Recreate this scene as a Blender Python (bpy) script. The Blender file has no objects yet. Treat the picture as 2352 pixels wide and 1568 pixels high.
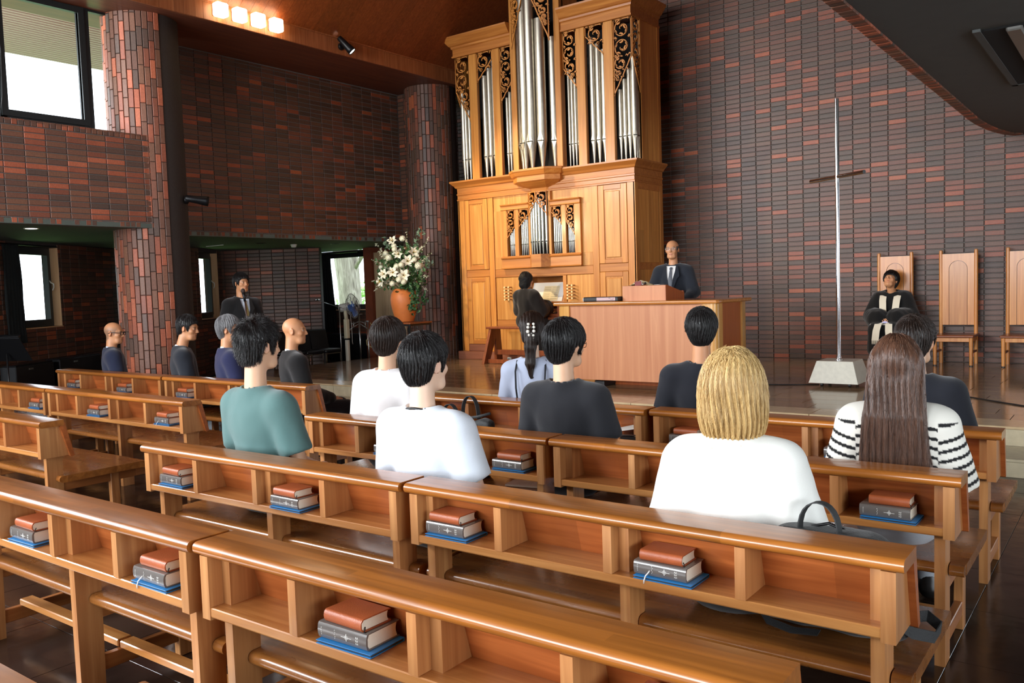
import bpy, bmesh, math, random
import numpy as np
from mathutils import Vector, Matrix
random.seed(7); np.random.seed(7)
S = bpy.context.scene
COL = S.collection
PI = math.pi

# ---------------------------------------------------------------- camera
CAM_H = 1.52
cd = bpy.data.cameras.new('camera'); cam = bpy.data.objects.new('camera', cd); COL.objects.link(cam)
cd.sensor_width = 36.0; cd.lens = 29.847; cd.clip_start = 0.05; cd.clip_end = 200
cam.matrix_world = Matrix(((0.80170, -0.01226, 0.59760, 0.0),
                           (0.59680, 0.07213, -0.79914, 0.0),
                           (-0.03331, 0.99732, 0.06515, CAM_H),
                           (0, 0, 0, 1)))
S.camera = cam

# ---------------------------------------------------------------- world, daylight, exposure
W = bpy.data.worlds.new('sky'); S.world = W; W.use_nodes = True
bg = W.node_tree.nodes['Background']
bg.inputs[0].default_value = (0.80, 0.90, 1.0, 1); bg.inputs[1].default_value = 3.6
S.view_settings.view_transform = 'Standard'; S.view_settings.look = 'None'
S.view_settings.gamma = 1.0; S.view_settings.use_curve_mapping = False
S.view_settings.exposure = 0.5
S.cycles.max_bounces = 7; S.cycles.diffuse_bounces = 4; S.cycles.glossy_bounces = 3
S.cycles.transmission_bounces = 6; S.cycles.transparent_max_bounces = 8
S.cycles.caustics_reflective = False; S.cycles.caustics_refractive = False
S.cycles.sample_clamp_indirect = 6.0

def area_light(name, loc, aim, sx, sy, watts, color, spread=180):
    l = bpy.data.lights.new(name, 'AREA'); l.shape = 'RECTANGLE'; l.size = sx; l.size_y = sy
    l.energy = watts; l.color = color; l.spread = math.radians(spread)
    o = bpy.data.objects.new(name, l); COL.objects.link(o); o.location = loc
    o.rotation_euler = (Vector(aim) - Vector(loc)).to_track_quat('-Z', 'Y').to_euler()
    return o
DAY = (0.93, 0.97, 1.0)
# daylight falling through the tall side windows behind the camera and through the rear glazing
area_light('daylight_side_windows', (-10.9, -1.4, 4.35), (-4.0, 2.2, 0.9), 8.0, 1.5, 1150, DAY)
area_light('daylight_rear_windows', (-4.6, -7.3, 2.9), (-4.2, 3.0, 1.0), 8.4, 2.9, 900, DAY)
area_light('daylight_right_windows', (6.4, -0.5, 1.9), (-2.0, 6.0, 0.8), 6.0, 1.5, 260, DAY)
# ---------------------------------------------------------------- material helpers
def new_mat(name):
    m = bpy.data.materials.new(name); m.use_nodes = True
    nt = m.node_tree; b = nt.nodes['Principled BSDF']
    return m, nt, b
def N(nt, t, **kw):
    n = nt.nodes.new(t)
    for k, v in kw.items(): setattr(n, k, v)
    return n
def lin(c):
    return tuple((x / 12.92 if x <= 0.04045 else ((x + 0.055) / 1.055) ** 2.4) for x in c)
def rgb(r, g, b): return lin((r / 255, g / 255, b / 255)) + (1.0,)
def setin(b, name, v):
    if name in b.inputs: b.inputs[name].default_value = v
def plain(name, col, rough=0.5, metal=0.0, spec=0.5, coat=0.0, noise=0.0, nscale=30, bump=0.0, bscale=60, sheen=0.0, emit=None, estr=0):
    m, nt, b = new_mat(name)
    b.inputs['Base Color'].default_value = col
    b.inputs['Roughness'].default_value = rough; b.inputs['Metallic'].default_value = metal
    setin(b, 'Specular IOR Level', spec); setin(b, 'Coat Weight', coat); setin(b, 'Coat Roughness', 0.12)
    if sheen: setin(b, 'Sheen Weight', sheen)
    if emit: setin(b, 'Emission Color', emit); setin(b, 'Emission Strength', estr)
    if noise or bump:
        tc = N(nt, 'ShaderNodeTexCoord')
        if noise:
            nz = N(nt, 'ShaderNodeTexNoise'); nz.inputs['Scale'].default_value = nscale; nz.inputs['Detail'].default_value = 4
            nt.links.new(tc.outputs['Object'], nz.inputs['Vector'])
            hs = N(nt, 'ShaderNodeHueSaturation'); hs.inputs['Color'].default_value = col
            mr = N(nt, 'ShaderNodeMapRange'); mr.inputs[1].default_value = .25; mr.inputs[2].default_value = .75
            mr.inputs[3].default_value = 1 - noise; mr.inputs[4].default_value = 1 + noise
            nt.links.new(nz.outputs['Fac'], mr.inputs[0]); nt.links.new(mr.outputs[0], hs.inputs['Value'])
            nt.links.new(hs.outputs[0], b.inputs['Base Color'])
        if bump:
            n2 = N(nt, 'ShaderNodeTexNoise'); n2.inputs['Scale'].default_value = bscale; n2.inputs['Detail'].default_value = 3
            nt.links.new(tc.outputs['Object'], n2.inputs['Vector'])
            bp = N(nt, 'ShaderNodeBump'); bp.inputs['Strength'].default_value = bump; bp.inputs['Distance'].default_value = 0.01
            nt.links.new(n2.outputs['Fac'], bp.inputs['Height']); nt.links.new(bp.outputs[0], b.inputs['Normal'])
    return m
def ramp(nt, stops, interp='LINEAR'):
    r = N(nt, 'ShaderNodeValToRGB'); cr = r.color_ramp; cr.interpolation = interp
    while len(cr.elements) < len(stops): cr.elements.new(0.5)
    for e, (p, c) in zip(cr.elements, stops): e.position = p; e.color = c
    return r
def wood(name, c_dark, c_light, axis='X', rough=0.32, coat=0.35, strip=None, wear=0.0, gscale=1.0):
    """grain runs along axis; strip=(width across, length along) lays glued staves of slightly different tone"""
    m, nt, b = new_mat(name)
    tc = N(nt, 'ShaderNodeTexCoord'); oi = N(nt, 'ShaderNodeObjectInfo')
    rnd = N(nt, 'ShaderNodeVectorMath', operation='SCALE'); rnd.inputs[0].default_value = (7.3, 3.1, 5.7)
    nt.links.new(oi.outputs['Random'], rnd.inputs['Scale'])
    add = N(nt, 'ShaderNodeVectorMath', operation='ADD')
    nt.links.new(tc.outputs['Object'], add.inputs[0]); nt.links.new(rnd.outputs[0], add.inputs[1])
    mp = N(nt, 'ShaderNodeMapping')
    lo, hi = 1.3 * gscale, 26.0 * gscale
    mp.inputs['Scale'].default_value = {'X': (lo, hi, hi), 'Y': (hi, lo, hi), 'Z': (hi, hi, lo)}[axis]
    nt.links.new(add.outputs[0], mp.inputs['Vector'])
    nz = N(nt, 'ShaderNodeTexNoise'); nz.inputs['Scale'].default_value = 1.0; nz.inputs['Detail'].default_value = 6
    nz.inputs['Distortion'].default_value = 0.9
    nt.links.new(mp.outputs[0], nz.inputs['Vector'])
    r = ramp(nt, [(0.28, c_dark), (0.55, tuple((a + c) / 2 for a, c in zip(c_dark, c_light))), (0.75, c_light)])
    nt.links.new(nz.outputs['Fac'], r.inputs[0])
    out = r.outputs[0]
    hs = N(nt, 'ShaderNodeHueSaturation')
    mr = N(nt, 'ShaderNodeMapRange'); mr.inputs[3].default_value = 0.88; mr.inputs[4].default_value = 1.10
    nt.links.new(oi.outputs['Random'], mr.inputs[0]); val = mr.outputs[0]
    if strip:
        sw, sl = strip
        m2 = N(nt, 'ShaderNodeMapping')
        # brick texture works in its own XY: put 'along' on x and the widest 'across' on y
        m2.inputs['Rotation'].default_value = {'X': (0, 0, 0), 'Y': (0, 0, -PI / 2), 'Z': (0, PI / 2, 0)}[axis]
        nt.links.new(add.outputs[0], m2.inputs['Vector'])
        bt = N(nt, 'ShaderNodeTexBrick'); bt.inputs['Scale'].default_value = 1.0
        bt.inputs['Color1'].default_value = (0.80,) * 3 + (1,); bt.inputs['Color2'].default_value = (1.16,) * 3 + (1,)
        bt.inputs['Mortar Size'].default_value = 0.0; bt.inputs['Brick Width'].default_value = sl; bt.inputs['Row Height'].default_value = sw
        bt.offset = 0.37; bt.offset_frequency = 3
        nt.links.new(m2.outputs[0], bt.inputs['Vector'])
        mu = N(nt, 'ShaderNodeMath', operation='MULTIPLY'); nt.links.new(bt.outputs['Color'], mu.inputs[0]); nt.links.new(val, mu.inputs[1])
        val = mu.outputs[0]
    nt.links.new(val, hs.inputs['Value']); nt.links.new(out, hs.inputs['Color'])
    nt.links.new(hs.outputs[0], b.inputs['Base Color'])
    b.inputs['Roughness'].default_value = rough; setin(b, 'Coat Weight', coat); setin(b, 'Coat Roughness', 0.14)
    setin(b, 'Specular IOR Level', 0.45)
    if wear:
        w2 = N(nt, 'ShaderNodeTexNoise'); w2.inputs['Scale'].default_value = 9; w2.inputs['Detail'].default_value = 8
        nt.links.new(add.outputs[0], w2.inputs['Vector'])
        wr = N(nt, 'ShaderNodeMapRange'); wr.inputs[1].default_value = .4; wr.inputs[2].default_value = .7
        wr.inputs[3].default_value = rough - wear * .4; wr.inputs[4].default_value = rough + wear
        nt.links.new(w2.outputs['Fac'], wr.inputs[0]); nt.links.new(wr.outputs[0], b.inputs['Roughness'])
    bp = N(nt, 'ShaderNodeBump'); bp.inputs['Strength'].default_value = 0.06; bp.inputs['Distance'].default_value = 0.004
    nt.links.new(nz.outputs['Fac'], bp.inputs['Height']); nt.links.new(bp.outputs[0], b.inputs['Normal'])
    return m
def brick_mat(name, stops, rough=0.5, spec=0.5):
    m, nt, b = new_mat(name)
    oi = N(nt, 'ShaderNodeObjectInfo'); ge = N(nt, 'ShaderNodeNewGeometry'); tc = N(nt, 'ShaderNodeTexCoord')
    a = N(nt, 'ShaderNodeMath', operation='ADD'); nt.links.new(oi.outputs['Random'], a.inputs[0]); nt.links.new(ge.outputs['Random Per Island'], a.inputs[1])
    # burn marks: tone drifts along some bricks
    nz = N(nt, 'ShaderNodeTexNoise'); nz.inputs['Scale'].default_value = 4.5; nz.inputs['Detail'].default_value = 2
    nt.links.new(ge.outputs['Position'], nz.inputs['Vector'])
    s = N(nt, 'ShaderNodeMath', operation='MULTIPLY_ADD'); s.inputs[1].default_value = 0.16; s.inputs[2].default_value = -0.08
    nt.links.new(nz.outputs['Fac'], s.inputs[0])
    f = N(nt, 'ShaderNodeMath', operation='FRACT'); nt.links.new(a.outputs[0], f.inputs[0])
    a2 = N(nt, 'ShaderNodeMath', operation='ADD', use_clamp=True); nt.links.new(f.outputs[0], a2.inputs[0]); nt.links.new(s.outputs[0], a2.inputs[1])
    r = ramp(nt, stops); nt.links.new(a2.outputs[0], r.inputs[0])
    n2 = N(nt, 'ShaderNodeTexNoise'); n2.inputs['Scale'].default_value = 55; n2.inputs['Detail'].default_value = 5
    nt.links.new(ge.outputs['Position'], n2.inputs['Vector'])
    hs = N(nt, 'ShaderNodeHueSaturation'); mr = N(nt, 'ShaderNodeMapRange'); mr.inputs[1].default_value = .3; mr.inputs[2].default_value = .7
    mr.inputs[3].default_value = .84; mr.inputs[4].default_value = 1.14
    nt.links.new(n2.outputs['Fac'], mr.inputs[0]); nt.links.new(mr.outputs[0], hs.inputs['Value']); nt.links.new(r.outputs[0], hs.inputs['Color'])
    nt.links.new(hs.outputs[0], b.inputs['Base Color'])
    b.inputs['Roughness'].default_value = rough; setin(b, 'Specular IOR Level', spec)
    bp = N(nt, 'ShaderNodeBump'); bp.inputs['Strength'].default_value = .15; bp.inputs['Distance'].default_value = .004
    nt.links.new(n2.outputs['Fac'], bp.inputs['Height']); nt.links.new(bp.outputs[0], b.inputs['Normal'])
    return m

MAT = {}
BR = [(0.0, rgb(70, 50, 40)), (0.14, rgb(86, 56, 42)), (0.30, rgb(78, 58, 44)), (0.45, rgb(94, 60, 46)), (0.62, rgb(98, 66, 48)),
      (0.78, rgb(104, 62, 46)), (0.88, rgb(122, 68, 48)), (0.95, rgb(146, 72, 46)), (1.0, rgb(160, 84, 50))]
MAT['brick'] = brick_mat('brick', BR, 0.46)
MAT['brick_lit'] = brick_mat('brick_lit_tone', [(0.0, rgb(96, 76, 66)), (.2, rgb(112, 78, 64)), (.4, rgb(126, 84, 66)), (.6, rgb(134, 92, 70)), (.75, rgb(142, 82, 62)), (.87, rgb(176, 96, 68)), (1, rgb(196, 110, 78))], 0.5)  # paler brick copy; stronger light on these surfaces is put into the colour
MAT['brick_dark'] = brick_mat('brick_aisle', BR, 0.5)
MAT['mortar'] = plain('mortar', rgb(112, 108, 104), 0.9, noise=.15, nscale=40)
MAT['mortar_dark'] = plain('mortar_dark', rgb(58, 50, 46), 0.9, noise=.15, nscale=40)
PW_D, PW_L = rgb(140, 76, 32), rgb(188, 116, 56)
MAT['pew_x'] = wood('pew_wood_top', rgb(136, 78, 28), rgb(182, 112, 46), 'X', 0.30, 0.5, strip=(0.042, 0.8), wear=.05)
MAT['pew_xb'] = wood('pew_wood_back', rgb(142, 72, 32), rgb(186, 106, 54), 'X', 0.34, 0.3, strip=(0.05, 0.9))
MAT['pew_seat'] = wood('pew_wood_seat', rgb(130, 76, 32), rgb(178, 114, 54), 'X', 0.28, 0.5, strip=(0.055, 0.95), wear=.04)
MAT['pew_z'] = wood('pew_wood_upright', rgb(160, 100, 54), rgb(204, 146, 90), 'Z', 0.40, 0.2)
MAT['pew_y'] = wood('pew_wood_cross', rgb(138, 78, 36), rgb(180, 116, 62), 'Y', 0.4, 0.2)
MAT['pew_shelf'] = wood('pew_wood_shelf', rgb(140, 72, 36), rgb(180, 106, 60), 'X', 0.36, 0.25)
MAT['pew_edge'] = wood('pew_wood_front', rgb(160, 98, 46), rgb(206, 146, 84), 'X', 0.34, 0.3)
MAT['oak_z'] = wood('organ_oak_upright', rgb(176, 106, 38), rgb(214, 148, 70), 'Z', 0.42, 0.12, gscale=.7)
MAT['oak_x'] = wood('organ_oak_level', rgb(166, 96, 38), rgb(204, 134, 62), 'X', 0.42, 0.12, gscale=.7)
MAT['oak_panel'] = wood('organ_oak_panel', rgb(182, 116, 46), rgb(220, 160, 84), 'Z', 0.42, 0.12, strip=(0.16, 3.0), gscale=.7)
MAT['oak_plinth'] = wood('organ_plinth_wood', rgb(118, 66, 46), rgb(150, 94, 66), 'X', 0.5, 0.1)
MAT['carved'] = wood('carved_limewood', rgb(190, 116, 46), rgb(222, 152, 76), 'Z', 0.5, 0.05)
MAT['ceil_wood'] = wood('ceiling_cedar', rgb(118, 54, 24), rgb(156, 82, 40), 'X', 0.45, 0.1)
MAT['fascia_wood'] = wood('fascia_cedar', rgb(150, 84, 46), rgb(190, 120, 74), 'Z', 0.45, 0.1)
MAT['soffit_wood'] = wood('soffit_cedar', rgb(96, 50, 34), rgb(128, 74, 50), 'Y', 0.5, 0.05)
MAT['table_front'] = wood('communion_table_veneer', rgb(190, 122, 82), rgb(214, 150, 106), 'Z', 0.4, 0.15, gscale=.5)
MAT['table_side'] = wood('communion_table_side', rgb(164, 78, 32), rgb(186, 98, 44), 'Z', 0.35, 0.25)
MAT['table_post'] = wood('communion_table_post', rgb(196, 138, 66), rgb(224, 172, 100), 'Z', 0.3, 0.4)
MAT['table_top'] = wood('communion_table_top', rgb(168, 98, 38), rgb(206, 138, 64), 'X', 0.22, 0.6)
MAT['chair_wood'] = wood('throne_chair_oak', rgb(186, 112, 48), rgb(216, 148, 76), 'Z', 0.36, 0.25)
MAT['chair_seat'] = wood('throne_seat_wood', rgb(120, 60, 30), rgb(152, 84, 44), 'X', 0.32, 0.3)
MAT['bench_wood'] = wood('organ_bench_wood', rgb(112, 54, 26), rgb(150, 80, 42), 'Z', 0.35, 0.25)
MAT['pale_panel'] = wood('pale_beech_panel', rgb(206, 168, 124), rgb(230, 200, 160), 'Z', 0.4, 0.1)
MAT['black_metal'] = plain('black_metal', rgb(20, 20, 22), .4, .3)
MAT['black_plastic'] = plain('black_plastic', rgb(24, 24, 26), .42)
MAT['frame_dark'] = plain('window_frame_dark', rgb(34, 38, 38), .45)
MAT['chrome'] = plain('chrome', rgb(235, 236, 238), .10, 1.0)
MAT['steel'] = plain('brushed_steel', rgb(190, 190, 188), .28, 1.0)
MAT['pipe'] = plain('organ_pipe_tin', rgb(188, 180, 164), .40, 0.92, noise=.10, nscale=14)
MAT['pipe_small'] = plain('organ_pipe_bright', rgb(176, 176, 170), .30, 0.9, noise=.08, nscale=20)
MAT['void'] = plain('hollow_shade_black', rgb(14, 11, 9), .9)  # flat black paints the shade inside hollows and openings
MAT['stone_pale'] = plain('travertine', rgb(206, 202, 186), .35, noise=.08, nscale=24)
MAT['stone_step'] = plain('step_limestone', rgb(188, 176, 148), .4, noise=.12, nscale=16)
MAT['white_paint'] = plain('white_enamel', rgb(226, 222, 210), .4)
MAT['leather_black'] = plain('black_leather', rgb(24, 23, 24), .36, bump=.1, bscale=160)
MAT['curtain'] = plain('black_curtain', rgb(20, 24, 24), .9)
MAT['ceil_grey'] = plain('aisle_ceiling_paint', rgb(96, 106, 98), .8, noise=.05, nscale=6)
MAT['gallery_grey'] = plain('gallery_soffit_paint', rgb(88, 90, 88), .75, noise=.05, nscale=6)
MAT['paper'] = plain('white_paper', rgb(236, 234, 226), .7)
MAT['paper_old'] = plain('cream_paper', rgb(232, 216, 176), .7)
MAT['ink'] = plain('black_ink', rgb(32, 30, 30), .8)
MAT['ink_grey'] = plain('grey_ink', rgb(130, 120, 96), .8)
MAT['terracotta'] = plain('terracotta_glaze', rgb(200, 112, 52), .5, noise=.08, nscale=10)

# ---------------------------------------------------------------- mesh helpers
class MB:
    def __init__(s): s.v = []; s.f = []
    def add(s, v, f):
        o = len(s.v); s.v += [tuple(map(float, p)) for p in v]; s.f += [tuple(i + o for i in q) for q in f]; return s
    def box(s, x0, x1, y0, y1, z0, z1):
        v = [(x0, y0, z0), (x1, y0, z0), (x1, y1, z0), (x0, y1, z0), (x0, y0, z1), (x1, y0, z1), (x1, y1, z1), (x0, y1, z1)]
        return s.add(v, [(0, 3, 2, 1), (4, 5, 6, 7), (0, 1, 5, 4), (1, 2, 6, 5), (2, 3, 7, 6), (3, 0, 4, 7)])
    def cbox(s, x0, x1, y0, y1, z0, z1, c=0.004):
        """box with chamfered edges"""
        bm = bmesh.new(); bmesh.ops.create_cube(bm, size=1)
        for q in bm.verts:
            q.co = Vector((x0 + (q.co.x + .5) * (x1 - x0), y0 + (q.co.y + .5) * (y1 - y0), z0 + (q.co.z + .5) * (z1 - z0)))
        bmesh.ops.bevel(bm, geom=list(bm.edges), offset=c, segments=1, affect='EDGES', clamp_overlap=True)
        s.bm(bm); return s
    def bm(s, bm):
        bm.verts.ensure_lookup_table(); bm.verts.index_update()
        s.add([tuple(q.co) for q in bm.verts], [tuple(q.index for q in f.verts) for f in bm.faces]); bm.free(); return s
    def prism(s, prof, a0, a1, axis='X'):
        """extrude a 2-D profile; axis X: profile is (y,z); Y: (x,z); Z: (x,y)"""
        n = len(prof)
        def P(q, a): return {'X': (a, q[0], q[1]), 'Y': (q[0], a, q[1]), 'Z': (q[0], q[1], a)}[axis]
        v = [P(q, a0) for q in prof] + [P(q, a1) for q in prof]
        f = [tuple(range(n))[::-1], tuple(range(n, 2 * n))] + [(i, (i + 1) % n, n + (i + 1) % n, n + i) for i in range(n)]
        if axis == 'Y': f = [q[::-1] for q in f]
        return s.add(v, f)
    def tube(s, pts, r, n=10, cap=True):
        pts = [Vector(p) for p in pts]
        rs = r if isinstance(r, (list, tuple)) else [r] * len(pts)
        rings = []; t0 = None; up = None
        for i, p in enumerate(pts):
            t = (pts[min(i + 1, len(pts) - 1)] - pts[max(i - 1, 0)])
            t = t.normalized() if t.length > 1e-9 else Vector((0, 0, 1))
            if up is None:
                up = t.orthogonal().normalized()
            else:
                up = (up - t * up.dot(t)); up = up.normalized() if up.length > 1e-6 else t.orthogonal().normalized()
            w = t.cross(up)
            rings.append([p + (up * math.cos(2 * PI * k / n) + w * math.sin(2 * PI * k / n)) * rs[i] for k in range(n)])
        v = [q for R in rings for q in R]; f = []
        for i in range(len(rings) - 1):
            for k in range(n):
                a = i * n + k; b = i * n + (k + 1) % n
                f.append((a, b, b + n, a + n))
        if cap: f.append(tuple(range(n))[::-1]); f.append(tuple(range((len(rings) - 1) * n, len(rings) * n)))
        return s.add(v, f)
    def lathe(s, prof, n=24, c=(0, 0, 0), cap=True):
        v = []; f = []
        for r, z in prof:
            for k in range(n): v.append((c[0] + r * math.cos(2 * PI * k / n), c[1] + r * math.sin(2 * PI * k / n), c[2] + z))
        for i in range(len(prof) - 1):
            for k in range(n):
                a = i * n + k; b = i * n + (k + 1) % n; f.append((a, b, b + n, a + n))
        if cap: f.append(tuple(range(n))[::-1]); f.append(tuple(range((len(prof) - 1) * n, len(prof) * n)))
        return s.add(v, f)
    def ball(s, c, r, n=10, m=7):
        rr = r if isinstance(r, (tuple, list)) else (r, r, r)
        v = [(c[0], c[1], c[2] - rr[2])]; f = []
        for i in range(1, m):
            a = -PI / 2 + PI * i / m
            for k in range(n):
                v.append((c[0] + rr[0] * math.cos(a) * math.cos(2 * PI * k / n), c[1] + rr[1] * math.cos(a) * math.sin(2 * PI * k / n), c[2] + rr[2] * math.sin(a)))
        v.append((c[0], c[1], c[2] + rr[2])); L = len(v) - 1
        for k in range(n): f.append((0, 1 + (k + 1) % n, 1 + k)); f.append((L, 1 + (m - 2) * n + k, 1 + (m - 2) * n + (k + 1) % n))
        for i in range(m - 2):
            for k in range(n):
                a = 1 + i * n + k; b = 1 + i * n + (k + 1) % n; f.append((a, b, b + n, a + n))
        return s.add(v, f)
    def xf(s, M, start=0):
        for i in range(start, len(s.v)): s.v[i] = tuple(M @ Vector(s.v[i]))
        return s
def mesh(name, mb, mat, smooth=False):
    me = bpy.data.meshes.new(name); me.from_pydata(mb.v, [], mb.f)
    for q in (mat if isinstance(mat, (list, tuple)) else [mat]): me.materials.append(q)
    if smooth == 'auto':
        me.shade_smooth() if hasattr(me, 'shade_smooth') else None
        try: me.set_sharp_from_angle(angle=math.radians(35))
        except Exception: pass
    elif smooth:
        me.polygons.foreach_set('use_smooth', [True] * len(me.polygons))
    me.update(); return me
def part(name, mb, mat, parent=None, smooth=False, loc=None, rot=None):
    me = mb if isinstance(mb, bpy.types.Mesh) else mesh(name, mb, mat, smooth)
    o = bpy.data.objects.new(name, me); COL.objects.link(o)
    if parent: o.parent = parent
    if loc: o.location = loc
    if rot: o.rotation_euler = rot
    return o
def thing(name, label, cat, loc=(0, 0, 0), rz=0.0, group=None):
    o = bpy.data.objects.new(name, None); COL.objects.link(o); o.empty_display_size = .05
    o.location = loc; o.rotation_euler = (0, 0, rz); o['label'] = label; o['category'] = cat
    if group: o['group'] = group
    return o
def tag(o, label=None, cat=None, group=None, kind=None):
    if label: o['label'] = label
    if cat: o['category'] = cat
    if group: o['group'] = group
    if kind: o['kind'] = kind
    return o
def dup(root, loc, rz=0.0, label=None):
    r = root.copy(); COL.objects.link(r); r.location = loc; r.rotation_euler = (0, 0, rz)
    if label: r['label'] = label
    for ch in list(root.children):
        c = ch.copy(); COL.objects.link(c); c.parent = r
        for g in list(ch.children):
            d = g.copy(); COL.objects.link(d); d.parent = c
    return r
def struct(name, mb, mat, parent=None, smooth=False, label=None):
    o = part(name, mb, mat, parent, smooth)
    if not parent: o['kind'] = 'structure'
    if label: o['label'] = label
    return o
# ---------------------------------------------------------------- brick laying
CAMC = np.array([0, 0, CAM_H]); CAMR = np.array(cam.matrix_world.to_3x3())
def seen(p):
    c = CAMR.T @ (np.array(p) - CAMC); z = -c[2]
    if z < .1: return None
    u = c[0] / z * 1950; v = c[1] / z * 1950
    return z if abs(u) < 1200 and abs(v) < 810 else None
_bm_cache = {}
def brick_local(L, H, d, mat, flat=True):
    key = (round(L, 3), round(H, 3), round(d, 3), mat.name)
    if key not in _bm_cache:
        c = .004
        mb = MB()
        # face chamfered, sides running back into the mortar; no back
        v = [(-L/2, 0, -H/2), (L/2, 0, -H/2), (L/2, 0, H/2), (-L/2, 0, H/2),
             (-L/2, d - c, -H/2), (L/2, d - c, -H/2), (L/2, d - c, H/2), (-L/2, d - c, H/2),
             (-L/2 + c, d, -H/2 + c), (L/2 - c, d, -H/2 + c), (L/2 - c, d, H/2 - c), (-L/2 + c, d, H/2 - c)]
        f = [(8, 9, 10, 11)]
        for i in range(4):
            j = (i + 1) % 4
            f += [(i, j, 4 + j, 4 + i), (4 + i, 4 + j, 8 + j, 8 + i)]
        f = [q[::-1] for q in f]
        _bm_cache[key] = mesh('brick', mb.add(v, f), mat)
    return _bm_cache[key]
def lay(parent, specs, mat, limit=300, name='brick', rest='bricks', d=.016):
    """specs: (centre on the mortar face, length direction, outward normal, length, height)"""
    sc = []
    for i, s in enumerate(specs):
        z = seen(s[0]); sc.append((0 if z else 1, z or 99, i))
    order = sorted(sc); single = set(i for a, z, i in order[:limit] if a == 0)
    mb = MB()
    for i, (c, u, n, L, H) in enumerate(specs):
        u = Vector(u); n = Vector(n); w = u.cross(n)
        dd = d + random.uniform(-.0015, .0015)
        M = Matrix(((u.x, n.x, w.x, c[0]), (u.y, n.y, w.y, c[1]), (u.z, n.z, w.z, c[2]), (0, 0, 0, 1)))
        me = brick_local(L, H, d, mat)
        if i in single:
            o = bpy.data.objects.new(name, me); COL.objects.link(o); o.parent = parent
            o.matrix_world = M @ Matrix.Translation((0, dd - d, 0))
        else:
            o = len(mb.v)
            mb.v += [tuple(M @ Vector((q.co.x, q.co.y + dd - d, q.co.z))) for q in me.vertices]
            mb.f += [tuple(k + o for k in p.vertices) for p in me.polygons]
    if mb.v:
        o = part(rest, mb, mat, parent); o['kind'] = 'stuff'
def wall_grid(P0, u, n, W, z0, z1, holes=(), joint=0.0, zj=None, L=.237, H=.07, gap=.010, lo=None, hi=None):
    """stack-bonded courses, clipped round openings"""
    P0 = Vector(P0); u = Vector(u); out = []
    zj = z0 if zj is None else zj
    xs = []; x = joint - L * math.ceil((joint) / L + 1)
    while x < W:
        a, b = max(x, 0), min(x + L, W)
        if b - a > .03: xs.append((a + gap / 2, b - gap / 2))
        x += L
    z = zj - H * math.ceil((zj - z0) / H)
    while z < z1 - .01:
        a, b = max(z, z0) , min(z + H, z1)
        if b - a > .02:
            for (xa, xb) in xs:
                segs = [(xa, xb)]
                for (h0, h1, g0, g1) in holes:
                    if b > g0 + .01 and a < g1 - .01:
                        ns = []
                        for p, q in segs:
                            if q <= h0 or p >= h1: ns.append((p, q)); continue
                            if p < h0 - .02: ns.append((p, h0))
                            if q > h1 + .02: ns.append((h1, q))
                        segs = ns
                for p, q in segs:
                    if q - p > .02:
                        c = P0 + u * ((p + q) / 2); out.append(((c.x, c.y, (a + b) / 2), u, n, q - p, b - a - gap))
        z += H
    return out
def header_course(P0, u, n, W, zc, H=.06, step=.07):
    P0 = Vector(P0); u = Vector(u); out = []; k = int(W / step)
    for i in range(k):
        c = P0 + u * (step * (i + .5)); out.append(((c.x, c.y, zc), u, n, step - .009, H))
    return out
def backing(name, P0, u, n, W, z0, z1, holes=(), thick=.22, mat='mortar', label=None):
    P0 = Vector(P0); u = Vector(u); n = Vector(n); mb = MB()
    xs = sorted(set([0, W] + [q for h in holes for q in h[:2]])); zs = sorted(set([z0, z1] + [q for h in holes for q in h[2:]]))
    for i in range(len(xs) - 1):
        for j in range(len(zs) - 1):
            xm = (xs[i] + xs[i+1]) / 2; zm = (zs[j] + zs[j+1]) / 2
            if any(h[0] < xm < h[1] and h[2] < zm < h[3] for h in holes): continue
            A = P0 + u * xs[i]; B = P0 + u * xs[i+1]; t = n * -thick
            v = [(q.x, q.y, z) for z in (zs[j], zs[j+1]) for q in (A, B, B + t, A + t)]
            mb.add(v, [(0, 3, 2, 1), (4, 5, 6, 7), (0, 1, 5, 4), (1, 2, 6, 5), (2, 3, 7, 6), (3, 0, 4, 7)])
    return struct(name, mb, MAT[mat], label=label)

# ---------------------------------------------------------------- floor, stage
M_floor, ntf, bf = new_mat('main_floor_tile')
tcf = N(ntf, 'ShaderNodeNewGeometry'); nf = N(ntf, 'ShaderNodeTexNoise'); nf.inputs['Scale'].default_value = 2.2; nf.inputs['Detail'].default_value = 7
ntf.links.new(tcf.outputs['Position'], nf.inputs['Vector'])
rf = ramp(ntf, [(.3, rgb(40, 29, 25)), (.7, rgb(56, 42, 35))]); ntf.links.new(nf.outputs['Fac'], rf.inputs[0]); ntf.links.new(rf.outputs[0], bf.inputs['Base Color'])
rr = N(ntf, 'ShaderNodeMapRange'); rr.inputs[1].default_value = .3; rr.inputs[2].default_value = .7; rr.inputs[3].default_value = .10; rr.inputs[4].default_value = .26
ntf.links.new(nf.outputs['Fac'], rr.inputs[0]); ntf.links.new(rr.outputs[0], bf.inputs['Roughness'])
nf2 = N(ntf, 'ShaderNodeTexNoise'); nf2.inputs['Scale'].default_value = 7; nf2.inputs['Detail'].default_value = 2; ntf.links.new(tcf.outputs['Position'], nf2.inputs['Vector'])
bpf = N(ntf, 'ShaderNodeBump'); bpf.inputs['Strength'].default_value = .10; bpf.inputs['Distance'].default_value = .02
ntf.links.new(nf2.outputs['Fac'], bpf.inputs['Height']); ntf.links.new(bpf.outputs[0], bf.inputs['Normal'])

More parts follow.
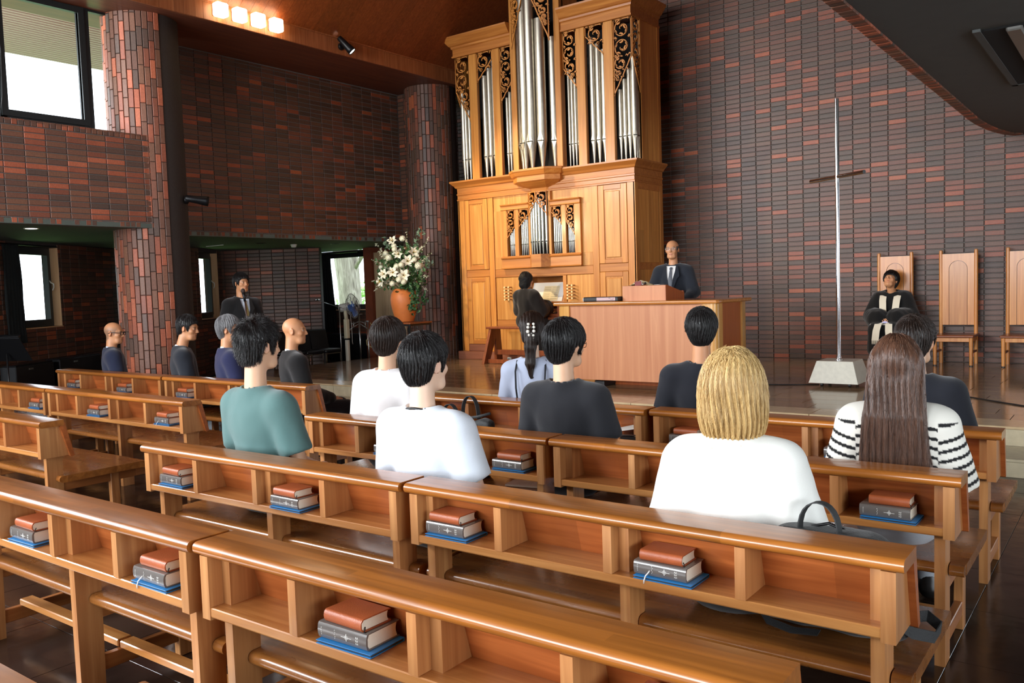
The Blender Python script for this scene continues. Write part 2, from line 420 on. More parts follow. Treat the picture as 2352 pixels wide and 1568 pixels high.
fl = struct('floor', MB().box(-15.6, 6.6, -7.6, 13.0, -.12, -.006), plain('floor_joint', rgb(34, 26, 22), .6))
ft = .6; tiles = []
for i in range(-26, 11):
    for j in range(-3, 13):
        x, y = i * ft, j * ft
        if y > 7.4: continue
        z = seen((x + .3, y + .3, 0)); tiles.append((0 if z else 1, z or 99, x, y))
tiles.sort()
tm = mesh('floor_tile', MB().cbox(.0015, ft - .0015, .0015, ft - .0015, -.02, 0, .0012), M_floor)
mbr = MB()
for k, (a, z, x, y) in enumerate(tiles):
    if k < 290 and a == 0: part('floor_tile', tm, None, fl, loc=(x, y, random.uniform(-.0006, .0004)))
    else: mbr.box(x + .0015, x + ft - .0015, y + .0015, y + ft - .0015, -.02, 0)
part('floor_tiles', mbr, M_floor, fl)['kind'] = 'stuff'

# polished stone stage, one shallow step in front of it
M_stone, nts, bs = new_mat('polished_stage_stone')
tcs = N(nts, 'ShaderNodeNewGeometry'); ois = N(nts, 'ShaderNodeObjectInfo')
mps = N(nts, 'ShaderNodeMapping'); mps.inputs['Scale'].default_value = (1.2, 7, 1); nts.links.new(tcs.outputs['Position'], mps.inputs['Vector'])
ns1 = N(nts, 'ShaderNodeTexNoise'); ns1.inputs['Scale'].default_value = 1.4; ns1.inputs['Detail'].default_value = 8; ns1.inputs['Distortion'].default_value = .8
nts.links.new(mps.outputs[0], ns1.inputs['Vector'])
rs1 = ramp(nts, [(.25, rgb(118, 92, 66)), (.55, rgb(146, 118, 88)), (.8, rgb(166, 140, 108))]); nts.links.new(ns1.outputs['Fac'], rs1.inputs[0])
hss = N(nts, 'ShaderNodeHueSaturation'); mrs = N(nts, 'ShaderNodeMapRange'); mrs.inputs[3].default_value = .86; mrs.inputs[4].default_value = 1.1
isl = N(nts, 'ShaderNodeMath', operation='ADD'); nts.links.new(ois.outputs['Random'], isl.inputs[0]); nts.links.new(tcs.outputs['Random Per Island'], isl.inputs[1])
frs = N(nts, 'ShaderNodeMath', operation='FRACT'); nts.links.new(isl.outputs[0], frs.inputs[0])
nts.links.new(frs.outputs[0], mrs.inputs[0]); nts.links.new(mrs.outputs[0], hss.inputs['Value']); nts.links.new(rs1.outputs[0], hss.inputs['Color'])
nts.links.new(hss.outputs[0], bs.inputs['Base Color']); bs.inputs['Roughness'].default_value = .13; setin(bs, 'Specular IOR Level', .6)
ZS = .29
stage = struct('trim_1', MB().box(-11.4, 4.0, 7.62, 12.82, 0, ZS - .012).box(-11.4, 4.0, 7.08, 7.62, 0, .124), plain('stage_joint', rgb(198, 184, 160), .6), label='low polished stone stage with one broad step in front of the altar')
slabs = []
y = 7.95; r = 0
while y < 12.8:
    h = min(.305, 12.8 - y); x = -11.4 - random.uniform(0, .5)
    while x < 4.0:
        w = random.choice((.75, .9, 1.05)); a, b = max(x, -11.4), min(x + w, 4.0)
        if b - a > .05: slabs.append((a, b, y, y + h))
        x += w
    y += .305; r += 1
for k, (a, b, c, d) in enumerate(slabs):
    part('floor_slab', MB().cbox(a + .002, b - .002, c + .002, d - .002, ZS - .02, ZS, .0015), M_stone, stage)
M_nose = plain('stage_nosing_stone', rgb(196, 172, 136), .18, noise=.12, nscale=12)
for k in range(17):
    x0 = -11.4 + k * .9; x1 = min(x0 + .9, 4.0)
    part('nosing_stone', MB().cbox(x0 + .002, x1 - .002, 7.60, 7.948, ZS - .02, ZS + .0005, .003), M_nose, stage)
    part('riser_stone', MB().cbox(x0 + .002, x1 - .002, 7.604, 7.64, .138, ZS - .022, .002), MAT['stone_step'], stage)
    part('step_stone', MB().cbox(x0 + .002, x1 - .002, 7.07, 7.60, .115, .136, .003), MAT['stone_step'], stage)
    part('riser_stone', MB().cbox(x0 + .002, x1 - .002, 7.076, 7.10, .002, .113, .002), MAT['stone_step'], stage)

# ---------------------------------------------------------------- front wall
FJ = -3.616
wf = backing('wall_front', (2.8, 12.816, 0), (-1, 0, 0), (0, -1, 0), 13.7, 0, 10.6)
lay(wf, wall_grid((2.8, 12.816, 0), (-1, 0, 0), (0, -1, 0), 13.7, ZS, 9.2, joint=(2.8 - FJ) % .237, zj=ZS), MAT['brick'])
# lower front wall beyond the organ, with window_4
HW4 = [(1.95, 3.72, 1.12, 2.38)]     # u measured leftwards from x=-11.1
wfl = backing('wall_front_aisle', (-11.1, 12.80, 0), (-1, 0, 0), (0, -1, 0), 4.5, 0, 2.41, HW4, mat='mortar_dark')
lay(wfl, wall_grid((-11.1, 12.80, 0), (-1, 0, 0), (0, -1, 0), 4.5, 0.02, 2.40, HW4), MAT['brick_dark'], 220)

# ---------------------------------------------------------------- nave side: bay walls, columns, aisle
w1 = backing('wall_left_1', (-10.216, 6.10, 0), (0, -1, 0), (1, 0, 0), 12.6, 2.41, 3.58, thick=.16)
sp = wall_grid((-10.216, 6.10, 0), (0, -1, 0), (1, 0, 0), 8.0, 2.484, 3.512, joint=.13, zj=2.484, H=.0685)
sp += header_course((-10.216, 6.10, 0), (0, -1, 0), (1, 0, 0), 8.0, 2.447) + header_course((-10.216, 6.10, 0), (0, -1, 0), (1, 0, 0), 8.0, 3.548)
lay(w1, sp, MAT['brick_lit'])
# sloping brick sill on top of it, back to the window
mbs = MB()
for k in range(115): mbs.box(-10.60, -10.20, 6.1 - .07 * (k + 1) + .004, 6.1 - .07 * k - .004, 3.56, 3.583 )
o = part('sill_bricks', mbs, MAT['brick_lit'], w1); o['kind'] = 'stuff'
w2 = backing('wall_left_2', (-11.216, 11.80, 0), (0, -1, 0), (1, 0, 0), 5.54, 2.41, 5.133, thick=.16)
sp = wall_grid((-11.216, 11.66, 0), (0, -1, 0), (1, 0, 0), 5.4, 2.484, 5.12, joint=.19, zj=2.484)
sp += header_course((-11.216, 11.66, 0), (0, -1, 0), (1, 0, 0), 5.4, 2.447)
lay(w2, sp, MAT['brick'])
w3 = backing('wall_left_3', (-10.6, 11.70, 0), (-1, 0, 0), (0, -1, 0), .62, 0, 5.133, thick=.9, mat='mortar_dark')
lay(w3, wall_grid((-10.6, 11.70, 0), (-1, 0, 0), (0, -1, 0), .62, 0.02, 5.12, L=.237), MAT['brick_dark'], 120)

def column(name, cx, cy, r, z1, phase, label, a0, a1):
    base = struct(name, MB().lathe([(r - .014, 0), (r - .014, z1)], 64, (cx, cy, 0)), MAT['mortar_dark'], label=label, smooth='auto')
    n = 42; specs = []
    for k in range(n):
        a = 2 * PI * k / n + phase
        ca = math.degrees(a) % 360
        if not (a0 <= ca <= a1): continue
        nx, ny = math.cos(a), math.sin(a)
        z = -random.uniform(0, .23)
        while z < z1:
            za, zb = max(z, 0), min(z + .237, z1)
            if zb - za > .03:
                # length runs up; height runs round
                specs.append(((cx + (r - .014) * nx, cy + (r - .014) * ny, (za + zb) / 2), (0, 0, 1), (nx, ny, 0), zb - za - .007, 2 * PI * r / n - .009))
            z += .237
    return base, specs
col1, sp = column('brick_column', -10.61, 6.28, .473, 5.30, .03, 'round brick column of upright tiles beside the tall window', 170, 360)
lay(col1, sp, MAT['brick_lit'], name='column_tile', rest='column_tiles', d=.014)
col2, sp = column('brick_column', -10.50, 11.80, .473, 5.133, .06, 'round brick column of upright tiles beside the organ', 170, 360)
lay(col2, sp, MAT['brick'], 260, name='column_tile', rest='column_tiles', d=.014)

# aisle ceiling
struct('ceiling_aisle', MB().prism([(-10.2, -7.4), (-10.2, 6.3), (-11.2, 6.3), (-11.2, 12.8), (-15.6, 12.8), (-15.6, -7.4)], 2.412, 2.47, 'Z'), MAT['ceil_grey'])
# zig-zag outer wall of the aisle
A = Vector((-13.65, 6.5, 0)); d1 = Vector((-.5291, .8486, 0)); n1 = Vector((.8486, .5291, 0))
P1 = A + d1 * -1.9
HW1 = [(1.9 - 1.27, 1.9 - .07, 1.135, 2.345)]
wo1 = backing('wall_outer_1', P1, d1, n1, 3.6, 0, 2.41, HW1, mat='mortar_dark', thick=.26)
lay(wo1, wall_grid(P1, d1, n1, 3.6, .02, 2.40, HW1), MAT['brick_dark'], 240)
V4 = Vector((-14.67, 10.1, 0)); d2 = Vector((.6, -.8, 0)); n2 = Vector((.8, .6, 0))
P2 = V4 + d2 * 2.4
HW2 = [(2.4 - 1.25, 2.4 - .26, 1.10, 2.345)]
wo2 = backing('wall_outer_2', P2, -d2, n2, 2.4, 0, 2.41, HW2, mat='mortar_dark', thick=.26)
lay(wo2, wall_grid(P2, -d2, n2, 2.4, .02, 2.40, HW2), MAT['brick_dark'], 60)
d3 = Vector((.8015, .598, 0)); n3 = Vector((.598, -.8015, 0))
wo3 = backing('wall_outer_3', V4, d3, n3, 1.95, 0, 2.41, mat='mortar_dark', thick=.2)
lay(wo3, wall_grid(V4, d3, n3, 1.95, .02, 2.40, joint=.06), MAT['brick_dark'], 240)
V5 = V4 + d3 * 1.95
dv = (Vector((-14.95, 12.8, 0)) - V5); Lv = dv.length; dv.normalize()
struct('wall_outer_4', MB().prism([(V5.x, V5.y), (-14.95, 12.8), (-15.2, 12.8), (V5.x - .2, V5.y - .05)], 0, 2.41, 'Z'), MAT['mortar_dark'])
struct('wall_outer_5', MB().box(-13.2, -12.9, -7.4, P1.y + .1, 0, 2.41), MAT['brick_dark'])
struct('wall_outer_6', MB().prism([(-14.55, 8.02), (-14.3, 8.1), (-13.2, 8.3), (-13.3, 8.1)], 0, 2.41, 'Z'), MAT['mortar_dark'])
# pale door panels by the pier behind the flowers
dp = struct('door_1', MB().box(-12.78, -11.55, 12.42, 12.46, .02, 2.30), MAT['pale_panel'])
for a, b in ((-12.74, -12.50), (-12.48, -12.20), (-12.18, -11.6)): part('door_panel', MB().cbox(a, b, 12.405, 12.42, .05, 2.27, .004), MAT['pale_panel'], dp)
struct('trim_2', MB().box(-13.02, -12.80, 12.36, 12.8, 0, 2.41), MAT['brick_dark'])

# ---------------------------------------------------------------- timber ceiling
struct('ceiling_soffit', MB().box(-11.25, -9.93, -7.4, 12.82, 5.133, 5.17), MAT['soffit_wood'])
fas = struct('trim_3', MB().box(-9.93, -9.912, -7.4, 12.82, 5.133, 5.39), MAT['fascia_wood'], label='cedar fascia beam carrying the cube lamps')
y = 4.0; w = [.16, .12, .2, .14]
k = 0
while y < 12.8:
    ww = w[k % 4]; part('fascia_board', MB().cbox(-9.913, -9.905, y + .001, min(y + ww, 12.8) - .001, 5.136, 5.36, .001), MAT['fascia_wood'], fas); y += ww; k += 1
part('fascia_cap', MB().cbox(-9.915, -9.895, 4.0, 12.8, 5.362, 5.39, .003), MAT['fascia_wood'], fas)
sl = .8; xr = -3.6; zr = 5.385 + sl * (xr + 9.91)
ce = struct('ceiling_main', MB().prism([(-9.93, 5.40), (-9.91, 5.385), (xr, zr), (4.0, zr - sl * 4.0), (6.6, zr - sl * 6.6), (6.6, zr - sl * 6.6 + .1), (xr, zr + .1), (-9.93, 5.5)], -7.4, 12.82, 'Y'), MAT['ceil_wood'])
dirc = Vector((1, 0, sl)).normalized(); nrm = Vector((sl, 0, -1)).normalized()
y = 6.0; k = 0
while y < 12.8:
    ww = .185; mb = MB(); LL = 7.6 if y > 6 else 3
    for (a, b) in ((0, LL),):
        q = [(-9.91 + dirc.x * t, 5.385 + dirc.z * t) for t in (a, b)]
        prof = [(q[0][0], q[0][1]), (q[1][0], q[1][1]), (q[1][0] + nrm.x * .012, q[1][1] + nrm.z * .012), (q[0][0] + nrm.x * .012, q[0][1] + nrm.z * .012)]
        mb.prism(prof, y + .0015, min(y + ww, 12.8) - .0015, 'Y')
    part('ceiling_board', mb, MAT['ceil_wood'], ce); y += ww; k += 1

# ---------------------------------------------------------------- gallery over the right-hand aisle
pts = [(-1.61, -7.4), (-1.61, 10.6)] + [(-1.61 + .34 * (1 - math.cos(t)) , 10.6 + 1.9 * math.sin(t)) for t in np.linspace(.25, 1.45, 7)] + [(-1.1, 12.62), (6.6, 12.70), (6.6, -7.4)]
gal = struct('ceiling_gallery', MB().prism(pts, 3.205, 3.9, 'Z'), MAT['gallery_grey'])
edge = [(-1.61, 3.4 + .072 * k) for k in range(100)]
sp = []
path = [(-1.61, 3.0 + .07 * k) for k in range(109)] + [(-1.61 + .34 * (1 - math.cos(t)), 10.6 + 1.9 * math.sin(t)) for t in np.linspace(.05, 1.5, 30)]
for i in range(len(path) - 1):
    a = Vector((*path[i], 0)); b = Vector((*path[i+1], 0)); t = (b - a); L = t.length
    if L < .01: continue
    t.normalize(); nn = Vector((t.y, -t.x, 0)); c = (a + b) / 2 + nn * .055
    sp.append(((c.x, c.y, 3.205), t, Vector((0, 0, -1)), L - .008, .10))
lay(gal, sp, MAT['brick_lit'], 150)
sp = []
# black plate painted as a shaded recess with long slot luminaires, and another nearer one
rec = part('recess_shade_plate', MB().box(-.95, .6, 6.9, 9.05, 3.19, 3.206), MAT['void'], gal)
for a, b in ((-.80, -.70), (-.58, -.5), (-.30, -.2)): part('slot_louvre', MB().cbox(a, b, 6.9, 9.05, 3.165, 3.20, .01), plain('louvre_grey', rgb(120, 118, 112), .4), gal)
part('recess_frame', MB().box(-1.0, -.95, 6.86, 9.1, 3.185, 3.21).box(-1.0, .6, 9.05, 9.1, 3.185, 3.21), MAT['gallery_grey'], gal)
part('access_hatch', MB().cbox(-.98, -.2, 4.9, 5.62, 3.195, 3.21, .006), MAT['gallery_grey'], gal)

# ---------------------------------------------------------------- rest of the shell (behind and beside the camera)
struct('wall_right', MB().box(6.6, 6.8, -7.6, 13.0, 0, .9).box(6.6, 6.8, -7.6, 13.0, 2.8, 6.0).box(6.6, 6.8, 3.2, 13, .9, 2.8).box(6.6, 6.8, -7.6, -4.2, .9, 2.8), MAT['brick'])
struct('wall_rear', MB().box(-15.6, 6.8, -7.8, -7.6, 0, 1.2).box(-15.6, 6.8, -7.8, -7.6, 4.6, 11).box(-15.6, -9.2, -7.8, -7.6, 1.2, 4.6).box(.2, 6.8, -7.8, -7.6, 1.2, 4.6), MAT['brick'])
# ---------------------------------------------------------------- windows
M_glass, ntg, bg_ = new_mat('window_glass')
ntg.nodes.remove(bg_)
tr = N(ntg, 'ShaderNodeBsdfTransparent'); gl = N(ntg, 'ShaderNodeBsdfGlossy'); gl.inputs['Roughness'].default_value = .02
mx = N(ntg, 'ShaderNodeMixShader'); mx.inputs[0].default_value = .05
ntg.links.new(tr.outputs[0], mx.inputs[1]); ntg.links.new(gl.outputs[0], mx.inputs[2])
ntg.links.new(mx.outputs[0], ntg.nodes['Material Output'].inputs[0])
M_jamb = wood('window_jamb_pine', rgb(206, 158, 112), rgb(226, 184, 140), 'Z', .5, .1)
def frame_rect(mb, P, u, n, a0, a1, z0, z1, w, off0, off1):
    """rectangular frame in the plane P+u; from depth off0 to off1 along n"""
    def bx(s0, s1, q0, q1):
        v = []
        for z in (q0, q1):
            for (s, o) in ((s0, off0), (s1, off0), (s1, off1), (s0, off1)):
                p = P + u * s + n * o; v.append((p.x, p.y, z))
        mb.add(v, [(0, 3, 2, 1), (4, 5, 6, 7), (0, 1, 5, 4), (1, 2, 6, 5), (2, 3, 7, 6), (3, 0, 4, 7)])
    bx(a0, a0 + w, z0, z1); bx(a1 - w, a1, z0, z1); bx(a0 + w, a1 - w, z0, z0 + w); bx(a0 + w, a1 - w, z1 - w, z1)
    return mb
def pane(P, u, n, a0, a1, z0, z1, off):
    mb = MB(); v = []
    for z in (z0, z1):
        for s, o in ((a0, off), (a1, off), (a1, off - .006), (a0, off - .006)):
            p = P + u * s + n * o; v.append((p.x, p.y, z))
    return mb.add(v, [(0, 3, 2, 1), (4, 5, 6, 7), (0, 1, 5, 4), (1, 2, 6, 5), (2, 3, 7, 6), (3, 0, 4, 7)])
def handle(P, u, n, s, z, par):
    q = lambda a, o, zz: tuple((P + u * a + n * o) + Vector((0, 0, zz)))
    part('window_handle', MB().tube([q(s - .01, .0, z + .06), q(s - .01, 0.02, z + .03), q(s + .015, .045, z + .01), q(s + .02, .045, z - .04), q(s - .01, .04, z - .09)], [.008, .01, .011, .01, .008], 8), MAT['white_paint'], par, True)
def aisle_window(name, P, u, n, a0, a1, z0, z1, hs):
    w = struct(name, frame_rect(MB(), P, u, n, a0, a1, z0, z1, .07, -.2, -.12), MAT['frame_dark'])
    part('sash', frame_rect(MB(), P, u, n, a0 + .06, a1 - .06, z0 + .06, z1 - .06, .055, -.15, -.09), MAT['frame_dark'], w)
    part('window_pane', pane(P, u, n, a0 + .1, a1 - .1, z0 + .1, z1 - .1, -.13), M_glass, w)
    mb = MB()
    for s0, s1 in ((a1 - .004, a1 + .0), (a0, a0 + .004)):
        v = []
        for z in (z0, z1):
            for s, o in ((s0, -.12), (s1, -.12), (s1, .012), (s0, .012)):
                p = P + u * s + n * o; v.append((p.x, p.y, z))
        mb.add(v, [(0, 3, 2, 1), (4, 5, 6, 7), (0, 1, 5, 4), (1, 2, 6, 5), (2, 3, 7, 6), (3, 0, 4, 7)])
    part('window_jamb', mb, M_jamb, w)
    v = []
    for z in (z0 - .012, z0 + .004):
        for s, o in ((a0, -.12), (a1, -.12), (a1, .03), (a0, .03)):
            p = P + u * s + n * o; v.append((p.x, p.y, z))
    part('window_sill', MB().add(v, [(0, 3, 2, 1), (4, 5, 6, 7), (0, 1, 5, 4), (1, 2, 6, 5), (2, 3, 7, 6), (3, 0, 4, 7)]), M_jamb, w)
    if hs: handle(P + n * -.09, u, n, hs[0], hs[1], w)
    return w
aisle_window('window_2', P1, d1, n1, *HW1[0], (HW1[0][1] - .085, 1.78))
aisle_window('window_3', P2, -d2, n2, *HW2[0], (HW2[0][1] - .085, 1.76))
PW4 = Vector((-11.1, 12.80, 0)); 
aisle_window('window_4', PW4 + Vector((-HW4[0][1], 0, 0)), Vector((1, 0, 0)), Vector((0, -1, 0)), 0, HW4[0][1] - HW4[0][0], *HW4[0][2:], (HW4[0][1] - HW4[0][0] - .085, 1.74))
# tall upper window above the bay wall
PU = Vector((-10.6, 0, 0)); uy = Vector((0, 1, 0)); nx_ = Vector((1, 0, 0))
wu = struct('window_1', frame_rect(MB(), PU, uy, nx_, 4.35, 5.96, 3.585, 5.16, .055, -.06, .0).box(-10.66, -10.59, 5.45, 5.585, 3.585, 5.16).box(-10.66, -10.60, 4.35, 4.56, 3.585, 5.16).box(-10.66, -10.60, 4.35, 5.5, 3.585, 3.76), MAT['frame_dark'])
part('sash', frame_rect(MB(), PU, uy, nx_, 4.50, 5.52, 3.68, 5.12, .07, -.03, .03), MAT['frame_dark'], wu)
part('window_pane', pane(PU, uy, nx_, 4.55, 5.48, 3.72, 5.1, -.02), M_glass, wu)
part('window_pane', pane(PU, uy, nx_, 5.58, 5.92, 3.62, 5.13, -.03), M_glass, wu)
part('cable', MB().tube([(-10.56, 4.50, 4.9), (-10.555, 4.52, 4.4), (-10.55, 4.50, 3.9), (-10.55, 4.46, 3.62)], .006, 6), MAT['frame_dark'], wu, True)
struct('trim_4', MB().box(-10.7, -10.62, -7.4, 4.36, 3.58, 3.70).box(-10.7, -10.62, -7.4, 4.36, 5.05, 5.14), MAT['frame_dark'])
# slatted eave outside it
ev = struct('trim_5', MB().box(-13.4, -10.72, 2.5, 7.8, 5.22, 5.27), plain('eave_board', rgb(150, 118, 100), .8), label='slatted timber eave outside the tall window')
for k in range(26): part('eave_slat', MB().box(-13.4 + k * .1, -13.4 + k * .1 + .06, 2.5, 7.8, 5.17, 5.22), plain('eave_slat', rgb(206, 178, 160), .8) if k == 0 else bpy.data.materials['eave_slat'], ev)

# curtains drawn to one side
def curtain(P, u, n, a0, a1, z0, z1, label, tail=0.0):
    mb = MB(); m = 30; rows = 14; v = []
    for j in range(rows + 1):
        t = j / rows; z = z1 + (z0 - z1) * t
        for i in range(m + 1):
            s = a0 + (a1 + tail * t - a0) * i / m
            o = .055 + .022 * math.sin(i * 1.25) * (0.6 + .4 * t) + .008 * math.sin(i * 3.1 + j * .6)
            p = P + u * s + n * o; v.append((p.x, p.y, z))
    k = len(v)
    v += [(q[0] - n.x * .006, q[1] - n.y * .006, q[2]) for q in v]
    f = []
    for j in range(rows):
        for i in range(m):
            a = j * (m + 1) + i; f.append((a, a + 1, a + m + 2, a + m + 1)); f.append((k + a, k + a + m + 1, k + a + m + 2, k + a + 1))
    for i in range(m): f.append((i, k + i, k + i + 1, i + 1)); a = rows * (m + 1) + i; f.append((a, a + 1, k + a + 1, k + a))
    root = thing('curtain', label, 'curtain', tuple(P + u * a0 + Vector((0, 0, z0))))
    o = part('cloth', mb.add(v, f), MAT['curtain'], None, True); o.parent = root; o.matrix_parent_inverse = Matrix.Translation(-root.location)
    q0 = P + u * (a0 - .05) + n * .05; q1 = P + u * (a1 + .9) + n * .05
    o = part('rail', MB().tube([(q0.x, q0.y, z1 + .01), (q1.x, q1.y, z1 + .01)], .012, 8), MAT['black_metal']); o.parent = root; o.matrix_parent_inverse = Matrix.Translation(-root.location)
curtain(P1, d1, n1, .50, .86, .93, 2.345, 'black curtain gathered at the side of the window by the music stand', .05)
curtain(PW4 + Vector((-4.0, 0, 0)), Vector((1, 0, 0)), Vector((0, -1, 0)), .18, .60, .62, 2.36, 'black curtain gathered beside the window that shows the tree trunk', .16)

# ---------------------------------------------------------------- outside
M_grass = plain('lawn_grass', rgb(128, 172, 88), .9, noise=.35, nscale=9)
struct('ground_outside', MB().box(-60, -13.35, -20, 60, -.25, -.15).box(-15.7, -10.8, 13.02, 60, -.25, -.15), M_grass)
M_bark, ntb, bb = new_mat('tree_bark')
gp = N(ntb, 'ShaderNodeNewGeometry'); mpb = N(ntb, 'ShaderNodeMapping'); mpb.inputs['Scale'].default_value = (14, 14, 2.2); ntb.links.new(gp.outputs['Position'], mpb.inputs[0])
nb = N(ntb, 'ShaderNodeTexNoise'); nb.inputs['Scale'].default_value = 1; nb.inputs['Detail'].default_value = 7; nb.inputs['Distortion'].default_value = 1.2; ntb.links.new(mpb.outputs[0], nb.inputs['Vector'])
rb = ramp(ntb, [(.3, rgb(104, 96, 84)), (.55, rgb(150, 142, 128)), (.75, rgb(176, 170, 156))]); ntb.links.new(nb.outputs['Fac'], rb.inputs[0]); ntb.links.new(rb.outputs[0], bb.inputs['Base Color'])
bpb = N(ntb, 'ShaderNodeBump'); bpb.inputs['Strength'].default_value = .8; bpb.inputs['Distance'].default_value = .03; ntb.links.new(nb.outputs['Fac'], bpb.inputs['Height']); ntb.links.new(bpb.outputs[0], bb.inputs['Normal'])
bb.inputs['Roughness'].default_value = .9
tx, ty = -17.3, 15.9
tree = thing('tree', 'grey-barked tree trunk on the lawn outside the window by the flowers', 'tree', (tx, ty, -.15))
part('trunk', MB().tube([(0, 0, 0), (.02, 0, .5), (.0, 0, 1.2), (-.06, 0, 2.0), (-.16, 0, 3.0), (-.3, 0, 5.0)], [.42, .33, .30, .31, .34, .30], 22), M_bark, tree, True)
part('branch', MB().tube([(.1, 0, 2.2), (.55, .1, 2.75), (1.2, .3, 3.1)], [.07, .05, .02], 8), M_bark, tree, True)
M_leaf = plain('light_green_leaves', rgb(150, 190, 112), .7, noise=.3, nscale=5)  # light green, tone varied by noise
def leaf_cloud(mb, c, rad, n, size):
    for _ in range(n):
        d = Vector((random.gauss(0, 1), random.gauss(0, 1), random.gauss(0, 1))).normalized() * (random.random() ** .4)
        p = Vector(c) + Vector((d.x * rad[0], d.y * rad[1], d.z * rad[2]))
        a = Vector((random.gauss(0, 1), random.gauss(0, 1), random.gauss(0, 1))).normalized(); b = a.orthogonal().normalized() * size * .45; a = a * size
        mb.add([p - a, p + b, p + a, p - b], [(0, 1, 2, 3)])
mb = MB(); leaf_cloud(mb, (1.3, .3, 2.9), (.9, .8, .5), 500, .08)
part('foliage', mb, M_leaf, tree)['kind'] = 'stuff'
for k, (x, y, r, h) in enumerate(((-19.5, 24, 1.6, 1.5), (-23.5, 23.5, 2.0, 1.8), (-21.3, 29, 2.6, 2.6))):
    b = thing('shrub', ('low green shrub on the lawn right of the tree trunk', 'low green shrub on the lawn left of the tree trunk', 'tall green bush far behind the tree trunk')[k], 'shrub', (x, y, -.15))
    part('stem', MB().tube([(0, 0, 0), (.05, 0, h * .7)], [.08, .03], 8), M_bark, b, True)
    mb = MB(); leaf_cloud(mb, (0, 0, h * .6), (r, r, h * .6), 1800, .12); part('foliage', mb, M_leaf, b)['kind'] = 'stuff'

# ---------------------------------------------------------------- aisle ceiling fittings, radiators
M_lamp = plain('downlight_glow', rgb(255, 244, 226), .5, emit=(1, .93, .82, 1), estr=9)
t = thing('downlight', 'round recessed downlight shining in the aisle ceiling over the bay', 'light', (-10.85, 4.85, 2.412))
part('trim_ring', MB().lathe([(.085, 0), (.085, -.006), (.068, -.006), (.068, 0)], 24), MAT['white_paint'], t, True); part('lens', MB().lathe([(.067, -.001), (.067, -.004)], 24), M_lamp, t)
for x, y, l in ((-12.4, 9.35, 'unlit round downlight in the aisle ceiling above the standing man'), (-12.05, 10.75, 'unlit round downlight in the aisle ceiling near the curtain')):
    t = thing('downlight', l, 'light', (x, y, 2.412))
    part('trim_ring', MB().lathe([(.10, 0), (.10, -.006), (.075, -.006), (.075, 0)], 24), MAT['black_plastic'], t, True); part('lens', MB().lathe([(.074, -.001), (.074, -.003)], 20), MAT['void'], t)
t = thing('smoke_detector', 'cream dome detector on the aisle ceiling between two unlit downlights', 'detector', (-12.5, 10.15, 2.412))
part('base', MB().lathe([(.06, 0), (.06, -.02)], 24), MAT['white_paint'], t, True); part('dome', MB().lathe([(.05, -.02), (.045, -.05), (.02, -.058)], 24), MAT['white_paint'], t, True)
tag(part('air_slot', MB().box(-13.5, -13.0, 9.0, 9.02, 2.402, 2.412).xf(Matrix.Identity(4)), MAT['white_paint']), 'thin pale slot in the aisle ceiling behind the column', 'vent')
def radiator(P, u, n, w, h, label):
    t = thing('radiator_cover', label, 'radiator', tuple(P)); t.rotation_euler = (0, 0, math.atan2(u.y, u.x))
    part('casing', MB().cbox(0, w, -.24, 0, .02, h, .01), MAT['black_plastic'], t); part('top_grille', MB().cbox(.02, w - .02, -.23, -.03, h, h + .012, .004), MAT['black_metal'], t)
    part('badge', MB().cbox(w * .32, w * .32 + .10, -.247, -.24, h - .07, h - .045, .002), MAT['steel'], t)
radiator(P1 + n1 * .03 + d1 * .30, d1, n1, .86, .63, 'dark radiator cover under the window behind the music stand')
radiator(P1 + n1 * .03 + d1 * 1.30, d1, n1, 1.1, .64, 'dark radiator cover between the window and the column')
radiator(Vector((-14.4, 12.76, 0)), Vector((1, 0, 0)), Vector((0, -1, 0)), 1.25, .60, 'dark radiator cover under the window that shows the tree trunk')

